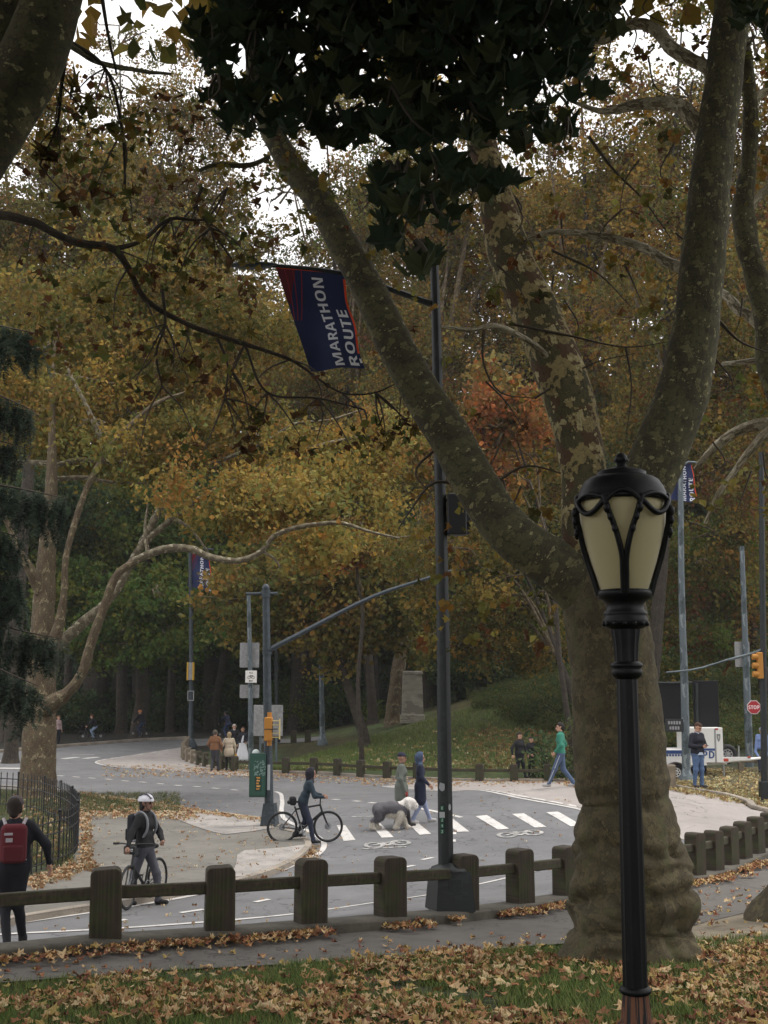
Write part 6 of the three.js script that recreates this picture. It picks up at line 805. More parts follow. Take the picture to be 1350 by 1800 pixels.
  if (pack) { const [c, c2] = pack, bp = up(0, 1.24, -0.2), o = put('backpack', rbox(0.31, 0.46, 0.17, 0.07), c); o.geometry.applyMatrix4(new THREE.Matrix4().compose(V3(...bp), new THREE.Quaternion().setFromEuler(new THREE.Euler(L, 0, 0)), V3(1, 1, 1))); part('pocket', tint(rbox(0.24, 0.2, 0.06, 0.03).applyMatrix4(new THREE.Matrix4().compose(V3(...up(0, 1.13, -0.29)), new THREE.Quaternion().setFromEuler(new THREE.Euler(L, 0, 0)), V3(1, 1, 1))), c.map((x) => x * 0.85)), cloth, o); if (c2) part('label_patch', [rbox(0.1, 0.03, 0.01, 0.004, up(0.06, 1.36, -0.288)[0], up(0.06, 1.36, -0.288)[1], up(0.06, 1.36, -0.29)[2]), rbox(0.08, 0.05, 0.01, 0.004, 0.05, up(0, 1.29, -0.29)[1], up(0, 1.29, -0.291)[2])], mat(lin(...c2), 0.8), o);
    for (const s of [-1, 1]) part('strap', tint(tube([up(s * 0.1, 1.45, -0.14), up(s * 0.13, 1.51, -0.02), up(s * 0.13, 1.42, 0.1), up(s * 0.14, 1.22, 0.12), up(s * 0.15, 1.08, 0.02), up(s * 0.13, 1.03, -0.14)].map((v) => V3(...v)), 0.022, 30, 6), c2 || c), cloth, o); }
  if (stripe) for (const s of [-1, 1]) { const k = J[s > 0 ? 'lk' : 'rk'], an = J[s > 0 ? 'la' : 'ra']; part('side_stripe', tint(tube([V3(s * 0.185, y0 - 0.05, 0), V3(k[0] + s * 0.07, k[1], k[2]), V3(an[0] + s * 0.05, an[1] + 0.03, an[2])], 0.009, 20, 5), stripe), cloth, G); }
  if (extra) extra(G, put, up); G.scale.setScalar(h / 1.75); return G;
}
// ---------------------------------------------------------------- bicycles (forward is +z, wheels on the ground)
function bicycle({ label, pos, turn, col = [0.02, 0.02, 0.022], plate = false, steer = 0, fat = 1, detail = true }) {
  const G = thing('bicycle', label, 'bicycle', pos, turn, 'bicycles'), m = mat(lin(...col), 0.35), r = 0.345, zr = -0.52, zf = 0.53, V = V3, dk = M.rubber, mt = mat(lin(0.35, 0.36, 0.38), 0.35, { metalness: 0.6 });
  const wheel = (z, par, dx = 0) => { const w = part('wheel', new THREE.TorusGeometry(r - 0.018, 0.02 * fat, 10, 44).rotateY(Math.PI / 2).translate(0, r, z), dk, par); part('rim', new THREE.TorusGeometry(r - 0.042, 0.009, 6, 44).rotateY(Math.PI / 2).translate(0, r, z), m, w); if (detail) { const sp = []; for (let i = 0; i < 20; i++) { const a = i / 20 * 6.283; sp.push(bar(V((i % 2 ? 1 : -1) * 0.02, r, z), V(0, r + Math.sin(a) * (r - 0.045), z + Math.cos(a) * (r - 0.045)), 0.0022, 0.0022, 4)); } part('spokes', sp, mt, w); } part('hub', new THREE.CylinderGeometry(0.026, 0.026, 0.09, 12).rotateZ(1.57).translate(0, r, z), mt, w); part('brake_disc', new THREE.CylinderGeometry(0.075, 0.075, 0.004, 20).rotateZ(1.57).translate(0.035, r, z), mt, w); return w; };
  wheel(zr, G); const bb = V(0, 0.29, -0.07), seat = V(0, 0.80, -0.24), hd = V(0, 0.83, 0.34), hl = V(0, 0.68, 0.39);
  part('frame', [bar(bb, seat, 0.019), bar(seat.clone().lerp(bb, 0.12), hd, 0.021), bar(bb, hl, 0.026), bar(V(0, 0.85, 0.335), V(0, 0.66, 0.395), 0.024), ...[-1, 1].flatMap((s) => [bar(bb.clone().setX(s * 0.025), V(s * 0.06, r, zr), 0.011), bar(seat.clone().lerp(bb, 0.14).setX(s * 0.02), V(s * 0.06, r, zr), 0.009)])], m, G);
  part('saddle', [meshField([[0, 0.9, -0.36, 0, 0.905, -0.16, 0.05, 0.018, [1, 1, 1]], [-0.045, 0.9, -0.38, 0.045, 0.9, -0.38, 0.035, 0.035, [1, 1, 1]]], 0.02, 0.012)], dk, G); part('seat_post', bar(seat, V(0, 0.89, -0.27), 0.014), mt, G);
  const F = new THREE.Group(); F.name = 'front_assembly'; G.add(F); F.position.set(0, 0, 0.37); F.rotation.y = steer; const zz = zf - 0.37;
  wheel(zz, F); part('fork', [...[-1, 1].map((s) => bar(V(s * 0.05, 0.66, 0.03), V(s * 0.05, r, zz), 0.015, 0.011)), bar(V(-0.06, 0.66, 0.03), V(0.06, 0.66, 0.03), 0.02)], m, F);
  part('handlebar', [bar(V(0, 0.84, -0.03), V(0, 0.99, -0.02), 0.016), bar(V(0, 0.99, -0.02), V(0, 1.0, 0.05), 0.016), tube([V(-0.33, 1.01, -0.02), V(-0.15, 1.02, 0.04), V(0, 1.0, 0.05), V(0.15, 1.02, 0.04), V(0.33, 1.01, -0.02)], 0.013, 24, 8)], m, F); for (const s of [-1, 1]) part('grip', bar(V(s * 0.24, 1.017, 0.01), V(s * 0.345, 1.009, -0.025), 0.019), dk, F);
  part('crank', [new THREE.TorusGeometry(0.09, 0.008, 6, 24).rotateY(1.57).translate(0.05, 0.29, -0.07), bar(V(0.07, 0.29, -0.07), V(0.07, 0.13, -0.02), 0.011), bar(V(-0.07, 0.29, -0.07), V(-0.07, 0.45, -0.12), 0.011), bar(V(-0.07, 0.29, -0.07), V(0.07, 0.29, -0.07), 0.018)], mt, G); for (const [s, y, z] of [[1, 0.13, -0.02], [-1, 0.45, -0.12]]) part('pedal', rbox(0.09, 0.022, 0.09, 0.006, s * 0.12, y, z), dk, G);
  part('chain', tube([V(0.052, 0.38, -0.07), V(0.055, 0.385, -0.3), V(0.06, r + 0.04, zr), V(0.06, r - 0.045, zr), V(0.055, 0.24, -0.3), V(0.052, 0.2, -0.07)], 0.005, 40, 4), dk, G);
  if (plate) { part('front_bag', rbox(0.2, 0.14, 0.11, 0.03, 0, 0.93, 0.11), dk, F); const c = document.createElement('canvas'); c.width = 96; c.height = 40; const x = c.getContext('2d'); x.fillStyle = '#30343a'; x.fillRect(0, 0, 96, 40); x.fillStyle = '#e8e8ea'; for (let i = 0; i < 6; i++) { x.fillRect(6 + i * 15, 6, 10, 12); x.fillRect(8 + i * 14, 24, 9, 8); } const t = new THREE.CanvasTexture(c); t.colorSpace = THREE.SRGBColorSpace; part('name_plate', new THREE.PlaneGeometry(0.15, 0.065).translate(0, 0.93, 0.168), mat('#ffffff', 0.5, { map: t }), F); }
  F.updateMatrix(); for (const o of [...F.children]) { o.applyMatrix4(F.matrix); G.add(o); } G.remove(F);
  return G;
}
const foot = (a, b, lift = 0) => { const p = hit(a, b, lift); p.y += lift; return p; }, RD = 0.026;
// walker with the red rucksack, on the road right behind the near fence
{ const Z = 15.7, x = ray(24, 1500)[0] * Z; person({ label: 'walker in dark clothes with a red rucksack at the left edge', pos: onG(x, Z, RD), turn: Math.PI + 0.25, h: 1.77, top: [0.012, 0.013, 0.02], bottom: [0.012, 0.012, 0.016], shoes: [0.02, 0.018, 0.018], hair: [[0.03, 0.022, 0.018], 0.08], hat: [[0.085, 0.07, 0.075], false], pack: [[0.11, 0.013, 0.019], [0.4, 0.36, 0.38]], bulk: 1.12, headTurn: -0.3, lean: 0.06, legs: { lk: [0.09, 0.52, 0.12], la: [0.03, 0.1, -0.16], rk: [-0.07, 0.5, 0.1], ra: [-0.14, 0.09, 0.28], lf: [0, -0.05, 0.14] }, arms: { le: [0.34, 1.2, -0.1], lw: [0.3, 0.98, 0.1], re: [-0.38, 1.2, -0.02], rw: [-0.42, 0.98, 0.06] } }); }
// cyclist with the white helmet, standing over his bicycle
{ const p = foot(250, 1590, RD), t = -0.3; bicycle({ label: 'dark bicycle held upright by the white helmeted rider at the kerb', pos: p, turn: t, plate: true, steer: 0.1 });
  const q = p.clone().add(V3(0.02, 0, 0.02)); person({ label: 'cyclist in black with a white helmet straddling his bicycle', pos: q, turn: t + 1.5, h: 1.74, top: [0.011, 0.011, 0.013], bottom: [0.075, 0.077, 0.095], shoes: [0.02, 0.02, 0.02], collar: [0.01, 0.01, 0.012], skin: 0.55, helmet: [[0.72, 0.72, 0.78], [0.05, 0.05, 0.07]], pack: [[0.02, 0.022, 0.028], [0.22, 0.23, 0.25]], headTurn: 0.1, bulk: 1.0, grip: true, legs: { lk: [0.1, 0.5, 0.18], la: [0.1, 0.09, 0.22], rk: [-0.1, 0.5, -0.12], ra: [-0.12, 0.09, -0.22] }, arms: { le: [0.28, 1.15, 0.1], lw: [0.06, 1.04, 0.3], re: [-0.36, 1.17, -0.04], rw: [-0.5, 1.0, 0.0] }, hair: [[0.02, 0.018, 0.016], 0.1] }); }
// rider in dark teal on a bicycle entering the crosswalk
{ const p = foot(536, 1481, 0.06), t = Math.PI / 2 + 0.16; bicycle({ label: 'black mountain bicycle rolling into the crosswalk', pos: p, turn: t, fat: 1.25, steer: 0.12 });
  person({ label: 'rider in a dark teal jacket standing over a bicycle at the crosswalk', pos: p.clone().add(V3(-0.06, 0, 0.0)), turn: t, h: 1.66, top: [0.018, 0.034, 0.048], bottom: [0.018, 0.024, 0.045], shoes: [0.03, 0.03, 0.035], skin: 0.75, lean: 0.34, hood: [0.016, 0.014, 0.02], grip: true, headNod: -0.1, legs: { lk: [0.13, 0.5, 0.1], la: [0.12, 0.2, -0.16], rk: [-0.19, 0.5, 0.16], ra: [-0.24, 0.09, 0.24] }, arms: { le: [0.27, 1.12, 0.3], lw: [0.27, 1.08, 0.48], re: [-0.3, 1.1, 0.26], rw: [-0.27, 1.08, 0.46] }, extra: (G, put, up) => put('hip_bag', rbox(0.26, 0.2, 0.16, 0.05, -0.02, 0.98, -0.24), [0.012, 0.012, 0.015]) }); }
// couple with the sheepdog
person({ label: 'walker in a long olive grey coat and dark cap beside the sheepdog', pos: foot(706, 1452, RD), turn: Math.PI / 2 + 0.1, h: 1.76, top: [0.12, 0.135, 0.115], bottom: [0.02, 0.018, 0.02], skin: 0.7, coat: 0.7, bulk: 1.12, hat: [[0.018, 0.02, 0.035], true], collar: [0.06, 0.035, 0.03], legs: { lk: [0.09, 0.5, 0.05], la: [0.09, 0.1, -0.12], rk: [-0.09, 0.5, 0.12], ra: [-0.09, 0.09, 0.16] }, arms: { le: [0.27, 1.16, -0.06], lw: [0.25, 0.92, 0.1], re: [-0.28, 1.14, -0.05], rw: [-0.24, 0.86, 0.06] }, extra: (G, put) => put('red_leash_handle', new THREE.TorusGeometry(0.05, 0.022, 8, 16).translate(-0.24, 0.78, 0.1), [0.22, 0.03, 0.03]) });
person({ label: 'walker in a navy hooded coat and pale jeans ahead of the sheepdog', pos: foot(739, 1447, RD), turn: Math.PI / 2 + 0.05, h: 1.7, top: [0.014, 0.018, 0.04], bottom: [0.25, 0.29, 0.42], shoes: [0.45, 0.44, 0.43], coat: 0.6, skin: 0.7, hood: [0.05, 0.075, 0.13], bulk: 1.0, legs: { lk: [0.08, 0.5, 0.1], la: [0.08, 0.12, 0.24], rk: [-0.08, 0.5, 0.0], ra: [-0.08, 0.1, -0.2], rf: [0, -0.06, 0.13] }, arms: { le: [0.25, 1.15, 0.02], lw: [0.2, 1.0, 0.2], re: [-0.25, 1.15, 0.02], rw: [-0.2, 0.98, 0.2] } });
{ // sheepdog, facing +z
  const g = [0.10, 0.095, 0.105], w = [0.55, 0.51, 0.44], hw = [0.66, 0.63, 0.59], P = [];
  const c = (a, b, ra, rb, col) => P.push([...a, ...b, ra, rb, col]);
  c([0, 0.52, -0.36], [0, 0.54, -0.05], 0.165, 0.16, g); c([0, 0.54, -0.05], [0, 0.5, 0.22], 0.16, 0.18, g); c([0, 0.42, -0.1], [0, 0.4, 0.2], 0.11, 0.15, w); c([0, 0.56, 0.2], [0, 0.66, 0.36], 0.14, 0.12, hw); c([0, 0.69, 0.42], [0, 0.67, 0.5], 0.135, 0.12, hw); c([0, 0.63, 0.5], [0, 0.6, 0.6], 0.085, 0.065, hw); c([0.11, 0.73, 0.38], [0.14, 0.58, 0.42], 0.045, 0.05, hw); c([-0.11, 0.73, 0.38], [-0.14, 0.58, 0.42], 0.045, 0.05, hw); c([0, 0.615, 0.655], [0, 0.62, 0.665], 0.022, 0.02, [0.015, 0.015, 0.015]);
  // hind legs: knee forward, hock back; front legs
  c([0.1, 0.48, -0.38], [0.11, 0.33, -0.3], 0.13, 0.095, g); c([0.11, 0.33, -0.3], [0.11, 0.2, -0.43], 0.085, 0.06, g); c([0.11, 0.2, -0.43], [0.11, 0.05, -0.4], 0.06, 0.055, w); c([0.11, 0.045, -0.4], [0.11, 0.04, -0.31], 0.05, 0.042, w);
  c([-0.1, 0.48, -0.38], [-0.11, 0.33, -0.36], 0.13, 0.095, g); c([-0.11, 0.33, -0.36], [-0.11, 0.21, -0.52], 0.085, 0.06, g); c([-0.11, 0.21, -0.52], [-0.11, 0.06, -0.55], 0.06, 0.055, w); c([-0.11, 0.05, -0.55], [-0.11, 0.04, -0.47], 0.05, 0.042, w);
  c([0.11, 0.42, 0.2], [0.11, 0.22, 0.3], 0.1, 0.07, w); c([0.11, 0.22, 0.3], [0.11, 0.06, 0.38], 0.068, 0.06, w); c([0.11, 0.05, 0.38], [0.11, 0.045, 0.45], 0.056, 0.046, w); c([-0.11, 0.42, 0.2], [-0.11, 0.23, 0.14], 0.1, 0.07, w); c([-0.11, 0.23, 0.14], [-0.11, 0.06, 0.06], 0.068, 0.06, w); c([-0.11, 0.05, 0.06], [-0.11, 0.045, 0.13], 0.056, 0.046, w);
  const geo = meshField(P, 0.05, 0.017, 0.03), D = thing('dog', 'large grey and white shaggy sheepdog stepping over the crosswalk', 'dog', foot(690, 1458, RD), Math.PI / 2 + 0.08); part('body', geo, cloth, D);
  const R = rng(88), p = geo.attributes.position, nr = geo.attributes.normal, cl = geo.attributes.color, pos = [], col = []; for (let i = 0; i < 5200; i++) { const k = Math.floor(R() * p.count), a = V3().fromBufferAttribute(p, k), n = V3().fromBufferAttribute(nr, k), d = n.clone().multiplyScalar(0.4).add(V3((R() - 0.5) * 0.5, -0.75, (R() - 0.5) * 0.5)).normalize(), l = 0.035 + 0.04 * R(), s = d.clone().cross(n).normalize().multiplyScalar(0.006), e = a.clone().addScaledVector(d, l); if (e.y < 0.01) continue; a.addScaledVector(n, -0.004); pos.push(a.x - s.x, a.y - s.y, a.z - s.z, a.x + s.x, a.y + s.y, a.z + s.z, e.x, e.y, e.z); const q = 0.75 + 0.5 * R(); for (let j = 0; j < 3; j++) col.push(cl.getX(k) * q, cl.getY(k) * q, cl.getZ(k) * q); }
  part('fur', triGeo(pos, col), M.leafDry, D).userData.kind = 'stuff'; D.scale.setScalar(0.94);
}
// walkers on the apron, behind the fence and on the verge
person({ label: 'walker in a teal green jacket and striped blue tracksuit trousers', pos: foot(987, 1384, 0.036), turn: -Math.PI / 2 - 0.3, h: 1.79, top: [0.035, 0.2, 0.14], bottom: [0.075, 0.11, 0.19], shoes: [0.42, 0.41, 0.4], hair: [[0.02, 0.016, 0.014], 0.05], stripe: [0.5, 0.52, 0.56], headTurn: 0.25, bulk: 0.98, legs: { lk: [0.09, 0.5, 0.16], la: [0.07, 0.1, 0.34], rk: [-0.09, 0.5, -0.04], ra: [-0.08, 0.12, -0.34], rf: [0, -0.06, 0.14] }, arms: { le: [0.26, 1.16, -0.06], lw: [0.2, 0.98, 0.12], re: [-0.26, 1.16, -0.08], rw: [-0.22, 0.96, 0.04] } });
person({ label: 'stocky walker in a black jacket behind the far fence', pos: foot(914, 1368, 0.02), turn: 0.75, h: 1.78, top: [0.012, 0.012, 0.015], bottom: [0.015, 0.016, 0.022], hair: [[0.02, 0.016, 0.014], 0.03], bulk: 1.2, headTurn: 0.2, legs: { lk: [0.1, 0.5, 0.1], la: [0.1, 0.09, 0.2], rk: [-0.1, 0.5, 0], ra: [-0.1, 0.1, -0.18] }, arms: { le: [0.33, 1.16, 0.0], lw: [0.32, 0.93, 0.14], re: [-0.38, 1.16, -0.06], rw: [-0.44, 0.94, 0.02] } });
person({ label: 'shorter companion in black half hidden behind the stocky walker', pos: foot(934, 1366, 0.02), turn: 0.6, h: 1.58, top: [0.012, 0.012, 0.016], bottom: [0.012, 0.012, 0.016], hair: [[0.02, 0.016, 0.014], 0.05], arms: { le: [0.28, 1.15, 0], lw: [0.2, 1.06, 0.22], re: [-0.28, 1.15, 0], rw: [-0.2, 1.02, 0.2] } });
person({ label: 'man in a black sweater and blue jeans looking down at his hands', pos: foot(1228, 1385, 0.055), turn: 0.55, h: 1.81, top: [0.014, 0.015, 0.024], bottom: [0.085, 0.14, 0.26], shoes: [0.05, 0.05, 0.06], collar: [0.5, 0.56, 0.68], hair: [[0.06, 0.03, 0.018], 0.04], headNod: 0.4, headTurn: 0.2, bulk: 1.1, grip: true, legs: { lk: [0.11, 0.5, 0.03], la: [0.12, 0.09, 0.02], rk: [-0.1, 0.5, 0.02], ra: [-0.11, 0.09, -0.03] }, arms: { le: [0.29, 1.14, 0.02], lw: [0.07, 1.14, 0.24], re: [-0.29, 1.14, 0.02], rw: [-0.06, 1.13, 0.25] }, extra: (G, put) => { put('shirt_tail', new THREE.CylinderGeometry(0.155, 0.165, 0.07, 24, 1, true).scale(1.1, 1, 0.9).translate(0, 0.93, 0.0), [0.5, 0.58, 0.7]); put('phone', rbox(0.07, 0.012, 0.13, 0.004, 0.01, 1.16, 0.33), [0.02, 0.02, 0.02]); } });
{ const p = foot(1341, 1356, 0.05); const r = part('low_rail', [rbox(2.4, 0.14, 0.2, 0.03, 0, 0.42, 0), rbox(0.2, 0.42, 0.2, 0.02, -0.9, 0.2, 0), rbox(0.2, 0.42, 0.2, 0.02, 0.9, 0.2, 0)], M.timberPale); r.position.copy(p); tag(r, 'low grey timber rail where the man in blue sits', 'rail');
  person({ label: 'man in a light blue shirt and cap sitting at the right edge', pos: p.clone().add(V3(0, 0.0, 0.05)), turn: -0.3, h: 1.75, top: [0.2, 0.28, 0.52], bottom: [0.03, 0.035, 0.06], hat: [[0.28, 0.34, 0.42], true], sit: 0.4, legs: { lk: [0.13, 0.5, 0.42], la: [0.13, 0.09, 0.44], rk: [-0.13, 0.5, 0.42], ra: [-0.13, 0.09, 0.44] }, arms: { le: [0.27, 0.78, 0.05], lw: [0.16, 0.62, 0.26], re: [-0.27, 0.78, 0.05], rw: [-0.16, 0.62, 0.26] }, extra: null }); }
// strollers by the far fence
person({ label: 'stroller in a brown jacket and green cap walking away by the fence', pos: foot(377, 1356, 0.036), turn: Math.PI - 0.15, h: 1.76, top: [0.2, 0.095, 0.045], bottom: [0.05, 0.05, 0.058], shoes: [0.05, 0.035, 0.03], hat: [[0.07, 0.085, 0.06], false], hair: [[0.1, 0.08, 0.06], 0.05], bulk: 1.12, legs: { lk: [0.1, 0.5, 0.1], la: [0.09, 0.12, -0.12], rk: [-0.1, 0.5, 0.08], ra: [-0.1, 0.09, 0.2] }, arms: { le: [0.3, 1.16, -0.02], lw: [0.24, 1.0, 0.12], re: [-0.3, 1.14, -0.03], rw: [-0.28, 0.92, 0.08] } });
person({ label: 'stroller in a cream coat carrying a yellow bag', pos: foot(402, 1355, 0.036), turn: Math.PI + 0.15, h: 1.66, top: [0.52, 0.44, 0.33], bottom: [0.015, 0.014, 0.016], coat: 0.8, hair: [[0.36, 0.27, 0.16], 0.1], bulk: 1.06, legs: { rk: [-0.09, 0.5, 0.08], ra: [-0.09, 0.09, 0.14] }, arms: { le: [0.3, 1.16, 0], lw: [0.36, 1.02, 0.1], re: [-0.28, 1.14, 0], rw: [-0.3, 0.88, 0.04] }, extra: (G, put) => put('yellow_bag', meshField([[-0.32, 0.62, 0.05, -0.31, 0.74, 0.05, 0.09, 0.05, [1, 1, 1]]], 0.02, 0.015, 0.02), [0.5, 0.26, 0.04]) });
person({ label: 'grey haired man in a black suit coming towards the fence', pos: foot(411, 1338, 0.02), turn: 0.2, h: 1.8, top: [0.012, 0.012, 0.016], bottom: [0.012, 0.012, 0.016], collar: [0.6, 0.6, 0.6], hair: [[0.42, 0.4, 0.38], 0.04] });
person({ label: 'woman in a white dress and dark jacket behind the fence', pos: foot(426, 1338, 0.02), turn: 0.1, h: 1.66, top: [0.02, 0.02, 0.028], bottom: [0.74, 0.74, 0.78], dress: 0.14, hair: [[0.09, 0.045, 0.025], 0.14], arms: { le: [0.27, 1.15, 0], lw: [0.2, 1.02, 0.18] }, extra: (G, put) => put('dress_front', meshField([[-0.03, 1.0, 0.09, 0.03, 1.3, 0.105, 0.06, 0.04, [1, 1, 1]]], 0.02, 0.012), [0.74, 0.74, 0.78]) });
// far cyclists
const rider = (px0, py0, t, o) => { const p = foot(px0, py0, 0.026); bicycle({ label: o.bike, pos: p, turn: t, detail: false }); person({ pos: p.clone().add(V3(0, 0.06, 0)).addScaledVector(V3(Math.sin(t), 0, Math.cos(t)), -0.22), turn: t, h: 1.75, lean: 0.42, grip: true, legs: { lk: [0.1, 0.62, 0.3], la: [0.1, 0.24, 0.14], rk: [-0.1, 0.72, 0.3], ra: [-0.1, 0.42, 0.08] }, arms: { le: [0.27, 1.14, 0.4], lw: [0.28, 1.0, 0.56], re: [-0.27, 1.14, 0.4], rw: [-0.28, 1.0, 0.56] }, ...o }); };
rider(246, 1299, -Math.PI / 2 - 0.5, { bike: 'far bicycle under the orange helmeted rider', label: 'far cyclist with an orange helmet at the edge of the wood', top: [0.012, 0.013, 0.02], bottom: [0.03, 0.045, 0.09], helmet: [[0.6, 0.2, 0.04], [0.2, 0.06, 0.02]] });
rider(397, 1301, -Math.PI / 2 - 0.7, { bike: 'far bicycle behind the strolling couple', label: 'far cyclist in a navy jacket above the strolling couple', top: [0.014, 0.018, 0.04], bottom: [0.04, 0.06, 0.13], hair: [[0.02, 0.02, 0.02], 0.06] });
rider(161, 1304, -Math.PI / 2 + 0.3, { bike: 'far bicycle near the broad dark trunk', label: 'far cyclist in black with pale jeans near the broad trunk', top: [0.012, 0.012, 0.015], bottom: [0.2, 0.27, 0.36], hair: [[0.1, 0.04, 0.02], 0.06], h: 1.6 });
person({ label: 'far stroller in a pale pink top beside the left plane trunk', pos: foot(101, 1310, 0.02), turn: 1.1, h: 1.7, top: [0.42, 0.31, 0.3], bottom: [0.015, 0.016, 0.025], hair: [[0.12, 0.06, 0.03], 0.1] });
// ---------------------------------------------------------------- fallen leaves, grass
{
  const R = rng(909), kinds = [lobed(0.135, 41, 0.25), lobed(0.115, 42, 0.7), lobed(0.13, 43, 0.45)], tan = [[0.45, 0.27, 0.12], [0.37, 0.19, 0.085], [0.27, 0.115, 0.052], [0.5, 0.34, 0.18], [0.19, 0.075, 0.04], [0.38, 0.27, 0.09], [0.55, 0.41, 0.23]], list = [];
  const lay = (x, Z, up, k = 1, pal = tan, out = list) => out.push([onG(x, Z, up + 0.012 + R() * 0.02), new THREE.Quaternion().setFromEuler(new THREE.Euler((R() - 0.5) * 0.55, R() * 6.28, (R() - 0.5) * 0.55)), k * (0.6 + 0.6 * R()), pick(pal, R)]);
  const lawnEdge = (x) => { let b = 12; for (let i = 0; i < pathEdge.length - 1; i++) { const [x0, z0] = pathEdge[i], [x1, z1] = pathEdge[i + 1]; if ((x - x0) * (x - x1) <= 0) b = mix(z0, z1, (x - x0) / (x1 - x0)); } return b; };
  for (let i = 0; i < 7800; i++) { const x = -4 + R() * 8.2, Z = 8.6 + R() * 5.8; if (Z > lawnEdge(x) + (R() - 0.5) * 0.12) continue; const c = fbm(x * 1.1, Z * 1.1, 8); if (R() > ss(0.38, 0.62, c) * 0.85 + 0.1) continue; lay(x, Z, 0.02); }
  const lawn = copies('fallen_leaves', kinds[0], M.leafDry, list.filter((_, i) => i % 2)); tag(lawn, 'tan and rust fallen plane leaves on the near lawn', 'leaves', null, 'stuff'); tag(copies('fallen_leaves', kinds[1], M.leafDry, list.filter((_, i) => !(i % 2))), 'curled brown fallen leaves strewn over the near lawn', 'leaves', null, 'stuff');
  // drift along the near kerb and a few on the path
  const kd = []; const seg = KERB.slice(1, 18); for (let i = 0; i < 2000; i++) { const k = Math.floor(R() * (seg.length - 1)), t = R(), a = seg[k], b = seg[k + 1], x = mix(a[0], b[0], t), Z = mix(a[1], b[1], t), dx = b[0] - a[0], dz = b[1] - a[1], l = Math.hypot(dx, dz), d = 0.22 + Math.pow(R(), 1.6) * 0.4 * fbm(x * 1.7, Z * 1.7, 12) * 1.6; if (fbm(x * 0.9, Z * 0.9, 4) < 0.49) continue; lay(x + dz / l * d, Z - dx / l * d, 0.03 + R() * 0.05, 0.85, tan, kd); }
  for (let i = 0; i < 150; i++) { const x = -4.5 + R() * 9; lay(x, lawnEdge(x) + R() * 1.2, 0.02, 0.8, tan, kd); } for (let i = 0; i < 120; i++) { const p = hit(1225 + R() * 130, 1560 + R() * 140); lay(p.x, -p.z, 0.03, 0.8, tan, kd); }
  tag(copies('fallen_leaves', kinds[2], M.leafDry, kd), 'drift of dry leaves against the near kerb', 'leaves', null, 'stuff');
  // leaves across the junction
  const far = [], pale = [[0.48, 0.33, 0.2], [0.40, 0.24, 0.12], [0.5, 0.38, 0.24], [0.3, 0.15, 0.07]], spr = (n, f, up, k, pal = pale) => { for (let i = 0; i < n; i++) { const [a, b] = f(); const p = hit(a, b, up); lay(p.x, -p.z, up, k, pal, far); } };
  spr(900, () => { const t = R(), a = 60 + t * 90, s = (R() + R()) / 2; return [t < 0.5 ? 150 - 110 * (t * 2) + s * 26 : 138 + s * 26, t < 0.5 ? 1515 + t * 80 + (s - 0.5) * 22 : 1430 + (t - 0.5) * 190]; }, 0.135, 0.75);
  spr(900, () => { const a = 125 + R() * 220; return [a, mix(1428, 1436, (a - 125) / 220) - R() * R() * 34 + R() * 8]; }, 0.145, 0.75); spr(500, () => { const a = 140 + R() * 340; return [a, 1392 + (a - 140) * 0.148 + R() * 6]; }, 0.145, 0.75);
  spr(260, () => [150 + R() * 380, 1432 + R() * 110], 0.13, 0.5); spr(160, () => [520 + R() * 40, 1488 + R() * 34], 0.03, 0.6); spr(220, () => { const a = R(); return [420 + a * 130, 1556 - a * 62 + R() * 6]; }, 0.03, 1);
  spr(1300, () => { const a = 330 + R() * 700; return [a, 1350 + clamp((a - 330) / 330) * 20 + R() * R() * 14]; }, 0.04, 0.75); spr(500, () => [180 + R() * 280, 1345 + R() * 22], 0.04, 0.75);
  spr(260, () => [100 + R() * 900, 1370 + R() * 180], 0.03, 0.5); spr(60, () => [20 + R() * 800, 1580 + R() * 60], 0.03, 0.55);
  spr(1700, () => { const a = 1165 + R() * 200; return [a, 1352 + R() * (34 + (a - 1165) * 0.2)]; }, 0.06, 0.9, [[0.44, 0.33, 0.15], [0.36, 0.24, 0.11], [0.48, 0.39, 0.2]]); spr(1200, () => { const a = 480 + R() * 560; return [a, 1352 - R() * R() * Math.min(110, (a - 470) * 0.26)]; }, 0.03, 1.3, [[0.4, 0.28, 0.13], [0.3, 0.17, 0.07], [0.5, 0.4, 0.22]]);
  spr(700, () => [820 + R() * 180, 1350 - R() * 70], 0.03, 1.4, [[0.22, 0.11, 0.05], [0.3, 0.16, 0.06], [0.16, 0.08, 0.04]]); spr(300, () => [20 + R() * 100, 1395 + R() * 120], 0.15, 1);
  tag(copies('fallen_leaves', clump(77, 2, 0.12, 0.085, 0.05), M.leafDry, far), 'scattered pale leaves on the roads, verges and bank', 'leaves', null, 'stuff');
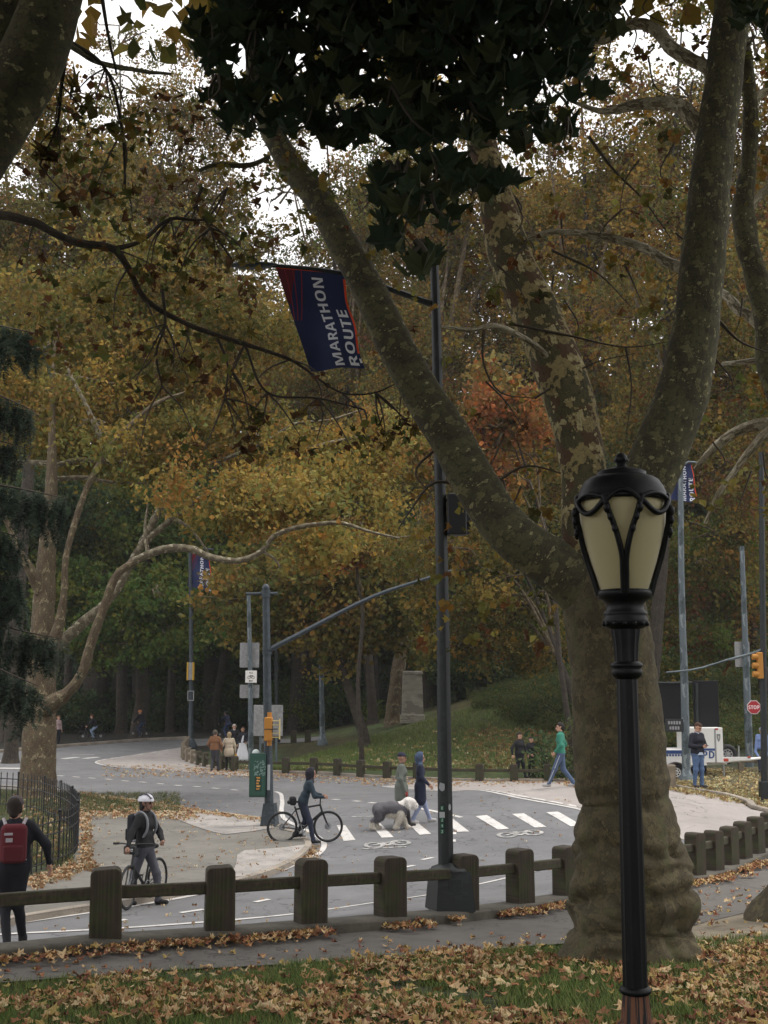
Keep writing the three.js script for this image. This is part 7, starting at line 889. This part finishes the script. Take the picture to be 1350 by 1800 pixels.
  // grass: tufts of blades on the near lawn, coarser ones on the far lawns
  const tuft = (() => { const r = rng(6), pos = [], col = []; for (let i = 0; i < 9; i++) { const a = r() * 6.28, o = [(r() - 0.5) * 0.09, 0, (r() - 0.5) * 0.09], l = 0.04 + 0.045 * r(), w = 0.0035, c = Math.cos(a), s = Math.sin(a), k = 0.03 + 0.04 * r(), q = 0.7 + 0.6 * r(); pos.push(o[0] - s * w, 0, o[2] + c * w, o[0] + s * w, 0, o[2] - c * w, o[0] + c * k, l, o[2] + s * k); for (let j = 0; j < 3; j++) col.push(q, q, q * 0.9); } return triGeo(pos, col); })();
  const gr = [], gp = [[0.095, 0.15, 0.035], [0.12, 0.16, 0.04], [0.075, 0.12, 0.03], [0.17, 0.165, 0.06]];
  for (let i = 0; i < 17000; i++) { const x = -4.3 + R() * 8.8, Z = 8.6 + R() * 5.8; if (Z > lawnEdge(x) - 0.05 + (R() - 0.5) * 0.1) continue; if (fbm(x * 1.3, Z * 1.3, 3) > 0.6 && R() < 0.8) continue; gr.push([onG(x, Z, -0.01), new THREE.Quaternion().setFromAxisAngle(V3(0, 1, 0), R() * 6.28), 0.7 + 0.7 * R(), pick(gp, R)]); }
  tag(copies('grass', tuft, M.leafDry, gr), 'short green grass of the near lawn', 'grass', null, 'stuff');
  const g2 = []; for (let i = 0; i < 9000; i++) { const a = 470 + R() * 560, b = 1354 - R() * Math.min(150, (a - 460) * 0.3), p = hit(a, b); if (-p.z < 49 || -p.z > 95) continue; g2.push([p.add(V3(0, -0.01, 0)), new THREE.Quaternion().setFromAxisAngle(V3(0, 1, 0), R() * 6.28), 1.6 + 1.4 * R(), pick([[0.135, 0.185, 0.055], [0.11, 0.165, 0.05], [0.16, 0.18, 0.06]], R)]); }
  for (let i = 0; i < 3500; i++) { const p = R() < 0.6 ? hit(-10 + R() * 140, 1392 + R() * 130, 0.14) : hit(125 + R() * 190, 1394 + R() * 34, 0.14); p.y += 0.13; g2.push([p, new THREE.Quaternion().setFromAxisAngle(V3(0, 1, 0), R() * 6.28), 1.0 + 0.8 * R(), pick([[0.075, 0.095, 0.034], [0.11, 0.11, 0.045], [0.06, 0.08, 0.028], [0.16, 0.13, 0.06]], R)]); }
  tag(copies('grass', tuft, M.leafDry, g2), 'grass of the bank and of the island lawn', 'grass', null, 'stuff');
}
renderer.render(scene, camera);
